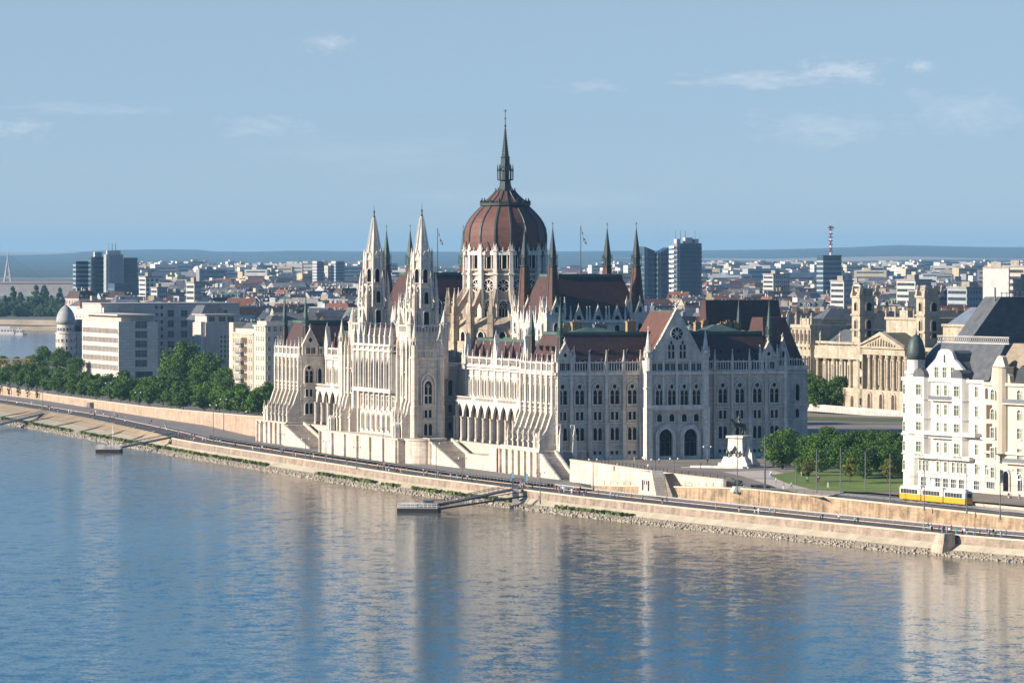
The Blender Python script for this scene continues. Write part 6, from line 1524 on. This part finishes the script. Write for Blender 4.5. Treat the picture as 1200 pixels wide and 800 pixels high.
# stair house with doors in the plaza wall, and steps
X,Y=at(764,574,zm(1226)); SH=thing('stair_house','white stone entrance block with three dark doors below the plaza beside wide steps','stairway',(X,Y,zm(1226)-.2),math.atan2(-79,22.9))
b=MB(); b.pry([(-6.2,-1),(-4.4,4.9),(3.6,4.9),(3.6,5.3),(4.8,5.3),(8.5,-1)],-1.6,1.4); b.build('wall',[M['terrace']],SH)
for a in (-2.6,2.2): b=MB(); b.box(a-.6,a+.6,-1.66,-1.55,0.1,2.7); b.build('door',[M['black']],SH)
for a in (-1.0,.6): b=MB(); b.box(a-.35,a+.35,-1.66,-1.55,1.6,2.7); b.build('window',[M['black']],SH)
b=MB(); poly=[(4.9,4.6)]
for k in range(16): poly+=[(5.2+k*.42,4.6-k*.33),(5.2+(k+1)*.42,4.6-k*.33)]
poly+=[(12,-1),(4.9,-1)]; b.pry(poly,-1.5+3.0,5.2); b.build('steps',[m_pave],SH)
# ---------------------------------------------------------------- tram
X,Y=at(1058,585,7.75); X2,Y2=at(1136,592.5,7.75); ang=math.atan2(Y2-Y,X2-X); Lt=sqrt((X2-X)**2+(Y2-Y)**2)
TR=thing('tram','yellow tram with white upper half running past the white palace','tram',(X,Y,7.75),ang)
ye=mat('tram_yellow',(.75,.33,.02),(.68,.29,.02),1,.35); cr=mat('tram_cream',(.72,.68,.58),(.66,.62,.53),1,.4)
nc=3; cl_=Lt/nc
print('tram length',Lt)
for k in range(nc):
    x0=k*cl_+.25; x1=(k+1)*cl_-.25
    b=MB(); b.prz([(x0,-1.0),(x0+.5,-1.25),(x1-.5,-1.25),(x1,-1.0),(x1,1.0),(x1-.5,1.25),(x0+.5,1.25),(x0,1.0)],.35,1.65,0); b.prz([(x0,-.98),(x0+.5,-1.22),(x1-.5,-1.22),(x1,-.98),(x1,.98),(x1-.5,1.22),(x0+.5,1.22),(x0,.98)],1.65,3.0,1); b.prz([(x0+.1,-.8),(x0+.5,-1.0),(x1-.5,-1.0),(x1-.1,-.8),(x1-.1,.8),(x1-.5,1.0),(x0+.5,1.0),(x0+.1,.8)],3.0,3.35,1)
    o=b.build('car_body',[ye,cr],TR)
    n=6
    for i in range(n):
        c=MB(); a=x0+.9+(x1-x0-1.8)*(i+.5)/n; c.box(a-(x1-x0)/n*.34,a+(x1-x0)/n*.34,-1.3,-1.2,1.75,2.75); c.build('window',[M['bluepane']],o)
    c=MB(); c.box(x0+1,x1-1,-.5,.5,3.35,3.6); c.build('roof_equipment',[cr],o)
    for a in (x0+cl_*.25,x1-cl_*.25):
        c=MB(); c.box(a-1.1,a+1.1,-1.05,1.05,.1,.4); c.build('bogie',[M['black']],o)
    if k<nc-1: c=MB(); c.box(x1-.05,x1+.55,-.9,.9,.5,2.9); c.build('bellows',[M['black']],TR)
b=MB(); b.tube((cl_*1.5-.9,0,3.5),(cl_*1.5+.2,0,4.6),.05); b.tube((cl_*1.5+.2,0,4.6),(cl_*1.5-.7,0,5.6),.05); b.box(cl_*1.5-.8,cl_*1.5-.6,-.8,.8,5.55,5.65); b.build('pantograph',[M['black']],TR)
b=MB(); b.box(Lt-.24,Lt-.2,-.8,.8,1.75,2.8); b.build('window',[M['bluepane']],TR)
rl=MB()
for q in (-3.9,-2.4,-.72,.72):
    e=Vector((cos(ang),sin(ang))); n_=Vector((-e.y,e.x)); p0=Vector((X,Y))+n_*q-e*60; p1=Vector((X,Y))+n_*q+e*120
    rl.tube((p0.x,p0.y,7.86),(p1.x,p1.y,7.72),.09,4)
tag(rl.build('tram_rails',M['iron']),'steel tram rails in the embankment road','rails')
M['railgrey']=mat('light_grey_railing',(.42,.42,.42),(.3,.3,.3),2,.6)
# ---------------------------------------------------------------- lamps, masts, fences
def mast(label,x,y,z,h,kind='lamp'):
    t=thing('street_lamp' if kind=='lamp' else 'catenary_mast',label,'street lamp' if kind=='lamp' else 'mast',(x,y,z),0,'lamp posts along the river' if kind=='lamp' else 'tram masts along the embankment')
    b=MB(); b.lathe([(.2,-.1),(.2,.9),(.13,1.0),(.09,h)],0,0,6); b.build('pole',[M['iron']],t)
    if kind=='lamp':
        c=MB(); c.tube((0,0,h),(-1.0,-.3,h+.25),.06); c.tube((0,0,h),(1.0,.3,h+.25),.06); c.build('arm',[M['iron']],t)
        for s in (-1,1):
            c=MB(); c.lathe([(.12,.35),(.28,.25),(.22,-.05),(.05,-.1)],s*1.0,s*.3,8); c.build('lamp_head',[M['white']],t,(0,0,h))
    else:
        c=MB(); c.tube((0,0,h-.8),(3.2,1.2,h-.3),.05); c.tube((0,0,h-2),(3.2,1.2,h-.35),.035); c.build('bracket',[M['iron']],t)
for i,(px,pt,z) in enumerate([(127.5,444,4),(250,510,4),(305,480,4),(329,497,4),(358,505,4),(382,512,4),(418,500,4),(449,500,4),(492,520,4),(542,520,4)]):
    pass
LP=[(50,470,478),(127,449,479),(162,460,485),(250,475,518),(262,468,506),(305,496,528),(329,512,532),(358,516,538),(382,522,541),(418,525,549),(449,502,552),(511,520,560),(542,540,563)]
for i,(px,pt,pb_) in enumerate(LP):
    X,Y=at(px,pb_,QZ); h=(pb_-pt)*Y/F; mast('grey lamp post on the northern quay, %s from the left'%ORD[i],X,Y,QZ,max(6,min(h,13)))
LP2=[(633,545,585),(695,530,573),(790,533,572),(829,526,556),(768,540,573)]
for i,(px,pt,pb_) in enumerate(LP2):
    X,Y=at(px,pb_,5.0); mast('grey lamp post between quay and plaza, %s'%['by the gangway head','below the plaza corner','left of the stair house','beside the portal steps','next to the doors'][i],X,Y,5 if i else QZ,7.5)
LP3=[(864,502,577),(896,508,577),(897,540,577),(957,525,580),(933,545,572),(985,523,580),(1014,528,576),(1043,530,588),(1083,535,596),(1133,545,600),(1172,548,607)]
for i,(px,pt,pb_) in enumerate(LP3):
    X,Y=at(px,pb_,7.4); mast('tall tram mast by the ramp road, %s from the monument'%ORD[i],X,Y,7.2,max(6,min(14,(pb_-pt)*Y/F)),'mast' if i>2 else 'mast')
# overhead wires
w_=MB()
for q in (0,1.2):
    pts=[at(px,pb_-(577-525)*.86,7.4) for px,pt,pb_ in LP3[3:]]
w_=MB(); e=Vector((cos(ang),sin(ang))); n_=Vector((-e.y,e.x))
for q in (0,-3.2): p0=Vector((X,Y))
for q in (0.0,-3.3):
    b0=Vector(at(1058,585,7.75))+n_*q-e*70; b1=Vector(at(1058,585,7.75))+n_*q+e*110; w_.tube((b0.x,b0.y,13.7),(b1.x,b1.y,13.3),.035,3)
tag(w_.build('overhead_wire',M['black']),'thin overhead tram wires along the embankment','wire')
def railing(name,label,fx,fz,Y0,Y1,h,sp,mt,posts=True,rails=2,th=.05,wd=.12,cat='railing'):
    t=thing(name,label,cat); b=MB()
    for r_ in range(rails): ribbon(b,fx,lambda Y,r_=r_:fz(Y)+h*(r_+1)/rails-th,wd,th,Y0,Y1,step=12)
    b.build('rail',[mt],t)
    n=int((Y1-Y0)/sp); pm_=MB(); pm_.box(-.06,.06,-.06,.06,0,h); pme_=pm_.mesh('post',[mt]); ex=MB()
    for i in range(n+1):
        Y=Y0+(Y1-Y0)*i/n
        if i<95: put('post',pme_,t,(fx(Y),Y,fz(Y)))
        else: ex.T=lambda a,b_,c,Y=Y:(fx(Y)+a,Y+b_,fz(Y)+c); ex.box(-.06,.06,-.06,.06,0,h)
    if ex.v: tag(ex.build('far_posts',[mt],t),kind='stuff')
railing('quay_railing','light steel railing between quay road and promenade',lambda Y:xd(Y)+13.0,lambda Y:QZ+.12,970,1262,1.05,4.0,M['railgrey'],rails=1,th=.26,wd=.2)
railing('promenade_railing','grey railing along the promenade below the parliament terraces',lambda Y:xd(Y)+10.8,lambda Y:QZ+.12,1262,1700,1.0,5.5,M['iron'],rails=1,th=.2,wd=.16)
railing('plaza_railing','dark railing on top of the plaza wall',lambda Y:x3(Y)+.4,lambda Y:zg(Y)+.8,1196,1298,1.0,3,M['black'],rails=2)
railing('ramp_railing','dark railing on top of the ochre ramp wall',lambda Y:xw(Y)+.35,lambda Y:zm(Y)+.8,970,1255,1.0,4,M['iron'],rails=2)
railing('embankment_railing','dark railing above the pale pink wall under the trees',lambda Y:xw(Y)+.4,lambda Y:zg(Y)+.9,1605,2100,1.1,6,M['iron'],rails=2)
# planter along the promenade
bm_=MB(); bm_.frus(0,0,0,.95,.42,.36); bm_.frus(0,0,.95,1.15,.44,.2); bme=bm_.mesh('bollard',[M['black']])
for i in range(150):
    Y=1262+i*2.25; o=put('bollard',bme,None,(xd(Y)+12.2,Y,QZ)); tag(o,'small dark bollard in the long row along the promenade','bollard','bollards along the promenade')
# ---------------------------------------------------------------- pontoons with gangways
def pontoon(label,px,py,L_,Wd,pxa,pya,rz,hull):
    X,Y=at(px,py,0); t=thing('pontoon',label,'pontoon',(X,Y,0),rz)
    b=MB(); b.prz([(-L_/2,-Wd/2),(L_/2,-Wd/2),(L_/2,Wd/2),(-L_/2,Wd/2)],-.5,1.1); b.build('hull',[hull],t)
    b=MB(); b.box(-L_/2+.1,L_/2-.1,-Wd/2+.1,Wd/2-.1,1.1,1.25); b.build('deck',[M['conc']],t)
    b=MB()
    for z in (1.7,2.3): 
        for y in (-Wd/2+.15,Wd/2-.15): b.box(-L_/2+.1,L_/2-.1,y-.04,y+.04,z-.05,z+.05)
        for x in (-L_/2+.15,L_/2-.15): b.box(x-.04,x+.04,-Wd/2+.1,Wd/2-.1,z-.05,z+.05)
    k=-L_/2+.15
    while k<L_/2: 
        for y in (-Wd/2+.15,Wd/2-.15): b.box(k-.05,k+.05,y-.05,y+.05,1.25,2.35)
        k+=1.1
    b.build('railing',[M['white']],t)
    return t,X,Y
def gangway(label,p,q,w,parent_label=None):
    t=thing('gangway',label,'gangway'); p=Vector(p);q=Vector(q); d=q-p; n=Vector((-d.y,d.x,0)).normalized()
    b=MB(); 
    for s in (-1,1):
        o=n*(s*w/2); b.tube(p+o,q+o,.22,6); b.tube(p+o+Vector((0,0,1.2)),q+o+Vector((0,0,1.2)),.07,5)
    b.build('girder',[M['darkmetal']],t)
    b=MB(); v=[tuple(p+n*w/2+Vector((0,0,.15))),tuple(p-n*w/2+Vector((0,0,.15))),tuple(q-n*w/2+Vector((0,0,.15))),tuple(q+n*w/2+Vector((0,0,.15)))]; b.add(v+[tuple(Vector(x)-Vector((0,0,.15))) for x in v],[(0,1,2,3),(4,7,6,5),(0,4,5,1),(1,5,6,2),(2,6,7,3),(3,7,4,0)]); b.build('walkway',[M['iron']],t)
    b=MB(); m_=int(d.length/2)
    for i in range(m_+1):
        c=p+d*(i/m_)
        for s in (-1,1): b.tube(c+n*(s*w/2),c+n*(s*w/2)+Vector((0,0,1.2)),.045,4)
        if i<m_: 
            for s in (-1,1): b.tube(c+n*(s*w/2),p+d*((i+1)/m_)+n*(s*w/2)+Vector((0,0,1.2)),.035,3)
    b.build('lattice',[M['iron']],t); return t
t,X,Y=pontoon('dark hulled pontoon with white railing moored before the middle terrace',491,600,10.5,4.4,0,0,-.16,M['black'])
b=MB(); b.box(1.2,3.6,-.9,.9,1.25,3.0); b.frus(2.4,0,3.0,3.3,1.4,1.1); b.build('cabin',[M['iron']],t); b=MB(); b.box(-4.6,-.2,-1.6,1.6,1.25,2.1); b.build('bench_box',[M['conc']],t)
Xq,Yq=at(607,574.5,QZ); gangway('long dark steel gangway from the quay to the larger pontoon',(X+4.6,Y+1,1.7),(Xq,Yq,QZ+.6),1.8)
gangway('lower dark mooring boom under the long gangway',(X+4.8,Y-1.5,.9),(atY(617,Yq-12),Yq-12,3.2),.5)
b=MB(); xx=Xq-.6; b.frus(xx,Yq-3,-1,QZ+.6,1.0,.8); tag(b.build('gangway_pier',[M['conc']]),'grey concrete pier carrying the quay end of the long gangway','pier')
t=thing('gangway_portal','dark metal gate frame with blue flags at the gangway head','gate',(Xq,Yq,QZ),-.2)
b=MB(); b.box(-1.5,-1.3,-.1,.1,0,3.2); b.box(1.3,1.5,-.1,.1,0,3.2); b.box(-1.5,1.5,-.1,.1,3.0,3.2); b.build('frame',[M['darkmetal']],t)
for s in (-1.9,1.9): b=MB(); b.tube((s,0,0),(s,0,4.6),.05); o=b.build('flagpole',[M['iron']],t); b=MB(); b.add([(s,0,4.5),(s,0,2.4),(s+.7,.1,2.5),(s+.75,.1,4.3)],[(0,1,2,3)]); b.build('flag',[CM[4]],o)
t,X,Y=pontoon('small pontoon with white railing and a pale mast moored at the left',128,530,8.2,5.0,0,0,-.1,M['black'])
b=MB(); b.box(-3.6,-1.2,-1.5,1.5,1.25,2.6); b.build('cabin',[M['conc']],t); b=MB(); b.tube((1.2,0,1.2),(1.2,0,9),.09); b.box(.9,1.5,-.1,.1,6.2,7.2); b.build('mast',[M['white']],t)
Xq,Yq=at(205,513,QZ); gangway('dark gangway from the quay to the small left pontoon',(X+3.6,Y+1,1.6),(Xq,Yq,QZ+.5),1.5)
Xq,Yq=at(40,486,QZ); gangway('dark gangway at the left edge of the quay slope',(atY(-30,1760),1760,.8),(atY(52,1870),1870,3.4),1.5)
# steps down the quay slope
for i,Y in enumerate((1650,1690,1735,1785,1835,1890)):
    t=MB(); v=[]; 
    for k in range(2):
        xx0=xb(Y+k*3)+5.3; xx1=xd(Y+k*3); v+=[(xx0,Y+k*3,1.3),(xx1,Y+k*3+8,4.4)]
    t.add(v+[(a,b_,c-.5) for a,b_,c in v],[(0,1,3,2),(4,6,7,5),(0,2,6,4),(1,5,7,3),(0,4,5,1),(2,3,7,6)]); tag(t.build('slope_steps',[m_stain]),'narrow stone steps down the quay slope, %s from the right'%ORD[i],'steps','steps down the quay slope')
# river landing wall block at far right
X,Y=at(1098,651,0); t=thing('mooring_pier','tapered grey masonry pier against the quay wall at the right','pier',(X+1.2,Y+4,0),-1.05)
b=MB(); b.add([(-2.4,-1.6,-1),(2.4,-1.6,-1),(2.2,2.5,-1),(-2.2,2.5,-1),(-1.7,-.2,4.6),(1.7,-.2,4.6),(1.7,2.5,4.6),(-1.7,2.5,4.6)],[(0,3,2,1),(4,5,6,7),(0,1,5,4),(1,2,6,5),(2,3,7,6),(3,0,4,7)]); b.build('masonry',[M['oldstone']],t)
# yellow footbridge structure at the far left
Yb_=2330; t=thing('tram_bridge','yellowish steel bridge section with stone pier at the far left edge','bridge',(atY(-30,Yb_),Yb_,7),0)
b=MB(); b.box(0,33,0,4,4.2,5.0); b.box(0,33,0,4,7.0,7.6); b.build('girder',[mat('mustard_steel',(.42,.26,.07),(.3,.19,.06),.5,.7)],t)
b=MB()
for k in range(16): b.tube((k*2.1,0,5),(k*2.1+1.05,0,7),.14,4); b.tube((k*2.1+2.1,0,5),(k*2.1+1.05,0,7),.14,4)
b.build('lattice',[bpy.data.materials['mustard_steel']],t); b=MB(); b.box(13,17,-1,5,-4,4.2); b.build('pier',[M['oldstone']],t)
# parked cars along the shaded street and the embankment road
def carmesh():
    b=MB(); b.pry([(-2.1,.35),(-2.15,.8),(-1.9,.95),(1.0,.98),(2.05,.85),(2.15,.4)],-.85,.85,0); b.add([(-1.7,-.78,.95),(.9,-.78,.97),(.2,-.65,1.42),(-1.2,-.65,1.42),(-1.7,.78,.95),(.9,.78,.97),(.2,.65,1.42),(-1.2,.65,1.42)],[(0,1,2,3),(4,7,6,5),(0,3,7,4),(1,5,6,2)],1); b.box(-1.2,.2,-.65,.65,1.40,1.47,0); return b.mesh('body',[CM[0],M['bluepane']])
cme=carmesh(); wb=MB(); wb.prx if False else None
for k in range(1):
    pts=[(.33*cos(2*pi*j/12),.33*sin(2*pi*j/12)) for j in range(12)]; wb.pry(pts,-.1,.1)
wme=wb.mesh('wheel',[M['black']])
def car(label,x,y,z,rz,m):
    t=thing('parked_car',label,'car',(x,y,z),rz,'cars parked behind the parliament'); o=put('body',cme,t); o.material_slots[0].link='OBJECT'; o.material_slots[0].material=m
    for a in (-1.3,1.3):
        for s in (-.8,.8): put('wheel',wme,t,(a,s,.33))
for i,px in enumerate((284,291,298,305,312)):
    Y=1760-i*14; car('%s car parked %s from the left under the trees by the north pavilion'%(['grey','white','black','red','beige'][i],ORD[i]),atY(px,Y),Y,zg(Y),AL+pi/2,[CM[5],CM[0],CM[1],CM[2],CM[9]][i])
car('grey car driving on the light road at the left end of the ramp',*at(160,478,QZ),QZ,AL+pi/2,CM[5])
t=thing('delivery_van','small dark van on the quay ramp left of the pavilion','van',(*at(106,478,QZ),QZ),AL+pi/2); b=MB(); b.pry([(-2.6,.4),(-2.6,2.2),(1.2,2.25),(2.2,1.3),(2.7,1.1),(2.7,.4)],-.95,.95); b.build('body',[M['iron']],t)
for a in (-1.7,1.7):
    for s in (-.9,.9): put('wheel',wme,t,(a,s,.33))
# ---------------------------------------------------------------- air, sky, sun, camera
hz=MB(); hz.box(-15500,15500,-120,35000,-3.2,170)
m=bpy.data.materials.new('air'); m.use_nodes=True; nt=m.node_tree; nt.nodes.clear()
o_=nt.nodes.new('ShaderNodeOutputMaterial'); pv_=nt.nodes.new('ShaderNodeVolumePrincipled'); pv_.inputs['Color'].default_value=(.34,.68,1,1); pv_.inputs['Density'].default_value=HAZE; pv_.inputs['Anisotropy'].default_value=.15
nt.links.new(pv_.outputs[0],o_.inputs['Volume'])
tag(hz.build('haze',m),'thin blue haze over the city','haze',kind='stuff')
W=bpy.data.worlds.new('World'); sc.world=W; W.use_nodes=True; nt=W.node_tree; N=nt.nodes; L=nt.links
bg=N['Background']; sky=N.new('ShaderNodeTexSky'); sky.sky_type='NISHITA'; sky.sun_disc=False
SUN=Vector((-.964,-.267,0)).normalized(); EL=R(21)
az=math.atan2(SUN.x,SUN.y)
sky.sun_elevation=EL; sky.sun_rotation=az
sky.air_density=1.0; sky.dust_density=.6; sky.ozone_density=1.6; sky.altitude=150
tc=N.new('ShaderNodeTexCoord')
vl=N.new('ShaderNodeVectorMath'); vl.operation='MULTIPLY_ADD'; L.new(tc.outputs['Generated'],vl.inputs[0]); vl.inputs[1].default_value=(1,1,.9); vl.inputs[2].default_value=(0,0,.28)
vn=N.new('ShaderNodeVectorMath'); vn.operation='NORMALIZE'; L.new(vl.outputs[0],vn.inputs[0]); L.new(vn.outputs[0],sky.inputs['Vector'])
# thin clouds: wisps low over the horizon
sx=N.new('ShaderNodeSeparateXYZ'); L.new(tc.outputs['Generated'],sx.inputs[0])
mp=N.new('ShaderNodeMapping'); mp.inputs['Scale'].default_value=(22,22,75); L.new(tc.outputs['Generated'],mp.inputs[0])
no=N.new('ShaderNodeTexNoise'); no.inputs['Scale'].default_value=1; no.inputs['Detail'].default_value=5; no.inputs['Roughness'].default_value=.62; L.new(mp.outputs[0],no.inputs['Vector'])
rp=N.new('ShaderNodeValToRGB'); rp.color_ramp.elements[0].position=.56; rp.color_ramp.elements[0].color=(0,0,0,1); rp.color_ramp.elements[1].position=.8; rp.color_ramp.elements[1].color=(.55,.55,.55,1); L.new(no.outputs[0],rp.inputs[0])
def blob(cx,cz,wx,wz,st):   # one named cloud at a direction (photo column/row), soft ellipse broken by noise
    dx=(cx-600)/F; dz=(HY-cz)/F
    def mth(op,a,b=None,c=None):
        n=N.new('ShaderNodeMath'); n.operation=op
        for i,q in enumerate((a,b,c)):
            if q is None: continue
            if isinstance(q,(int,float)): n.inputs[i].default_value=q
            else: L.new(q,n.inputs[i])
        return n.outputs[0]
    u=mth('MULTIPLY',mth('SUBTRACT',sx.outputs[0],dx),F/wx); w=mth('MULTIPLY',mth('SUBTRACT',sx.outputs[2],dz),F/wz)
    r=mth('SQRT',mth('ADD',mth('MULTIPLY',u,u),mth('MULTIPLY',w,w)))
    mp=N.new('ShaderNodeMapping'); mp.inputs['Scale'].default_value=(F/wx*2.2,2,F/wz*1.5); L.new(tc.outputs['Generated'],mp.inputs[0])
    nn=N.new('ShaderNodeTexNoise'); nn.inputs['Scale'].default_value=1; nn.inputs['Detail'].default_value=9; nn.inputs['Roughness'].default_value=.74; L.new(mp.outputs[0],nn.inputs['Vector'])
    v=mth('SUBTRACT',mth('MULTIPLY',nn.outputs[0],2.6),mth('ADD',mth('MULTIPLY',r,.75),.75)); v=mth('MULTIPLY',v,mth('MULTIPLY',st,1.0)); v.node.use_clamp=True
    front=mth('GREATER_THAN',sx.outputs[1],0)
    return mth('MULTIPLY',v,front)
tot=None
for a in [(985,84,80,22,.42),(1078,79,24,14,.32),(890,94,120,16,.35),(385,52,44,16,.28),(960,150,130,34,.22),(20,152,60,18,.3),(310,148,90,20,.2),(690,102,60,12,.2),(110,128,140,12,.18),(1130,130,140,34,.2),(620,235,260,24,.12),(430,180,220,30,.1)]:
    q=blob(*a)
    if tot is None: tot=q
    else:
        n=N.new('ShaderNodeMath'); n.operation='MAXIMUM'; L.new(tot,n.inputs[0]); L.new(q,n.inputs[1]); tot=n.outputs[0]
tint=N.new('ShaderNodeMix'); tint.data_type='RGBA'; tint.blend_type='MULTIPLY'; tint.inputs[0].default_value=1; tint.inputs[7].default_value=(*SKYTINT,1); L.new(sky.outputs[0],tint.inputs[6])
hr=N.new('ShaderNodeMapRange'); hr.interpolation_type='SMOOTHSTEP'; hr.inputs[1].default_value=.052; hr.inputs[2].default_value=.18; L.new(sx.outputs[2],hr.inputs[0])
lo_=N.new('ShaderNodeMapRange'); lo_.inputs[1].default_value=.0; lo_.inputs[2].default_value=.03; L.new(sx.outputs[2],lo_.inputs[0])
pale=N.new('ShaderNodeMix'); pale.data_type='RGBA'; L.new(lo_.outputs[0],pale.inputs[0]); pale.inputs[6].default_value=(1.10,1.0,.90,1); pale.inputs[7].default_value=(1,1,1,1)
t3=N.new('ShaderNodeMix'); t3.data_type='RGBA'; t3.blend_type='MULTIPLY'; t3.inputs[0].default_value=1; L.new(tint.outputs[2],t3.inputs[6]); L.new(pale.outputs[2],t3.inputs[7]); tint=t3
deep=N.new('ShaderNodeMix'); deep.data_type='RGBA'; L.new(hr.outputs[0],deep.inputs[0]); deep.inputs[6].default_value=(1,1,1,1); deep.inputs[7].default_value=(.26,.60,.98,1)
t2=N.new('ShaderNodeMix'); t2.data_type='RGBA'; t2.blend_type='MULTIPLY'; t2.inputs[0].default_value=1; L.new(tint.outputs[2],t2.inputs[6]); L.new(deep.outputs[2],t2.inputs[7]); tint=t2
mx=N.new('ShaderNodeMix'); mx.data_type='RGBA'; L.new(tot,mx.inputs[0]); L.new(tint.outputs[2],mx.inputs[6]); mx.inputs[7].default_value=(CLOUD*1.0,CLOUD*.95,CLOUD*.95,1)
L.new(mx.outputs[2],bg.inputs[0]); bg.inputs[1].default_value=SKYS
sd=bpy.data.lights.new('sun','SUN'); sd.energy=SUNE; sd.angle=R(.5); sd.color=(1,.86,.70)
so=bpy.data.objects.new('sun',sd); COL.objects.link(so)
dirv=Vector((SUN.x*cos(EL),SUN.y*cos(EL),sin(EL))); so.rotation_euler=dirv.to_track_quat('Z','Y').to_euler(); so.location=(-200,300,400)
cd=bpy.data.cameras.new('camera'); cam=bpy.data.objects.new('camera',cd); COL.objects.link(cam); sc.camera=cam
cd.sensor_width=36; cd.lens=36*F/1200; cam.location=(0,0,HC); cam.rotation_euler=(pi/2,0,0); cd.shift_y=-(400-HY)/1200; cd.clip_start=5; cd.clip_end=60000
sc.view_settings.view_transform='Standard'; sc.view_settings.look='None'; sc.view_settings.exposure=EXPO; sc.view_settings.gamma=1
sc.cycles.max_bounces=5; sc.cycles.diffuse_bounces=2; sc.cycles.glossy_bounces=2; sc.cycles.transmission_bounces=1; sc.cycles.volume_bounces=0; sc.cycles.transparent_max_bounces=4
sc.cycles.use_denoising=True
try: sc.cycles.denoiser='OPENIMAGEDENOISE'
except Exception: pass
sc.cycles.caustics_reflective=False; sc.cycles.caustics_refractive=False; sc.cycles.sample_clamp_indirect=6
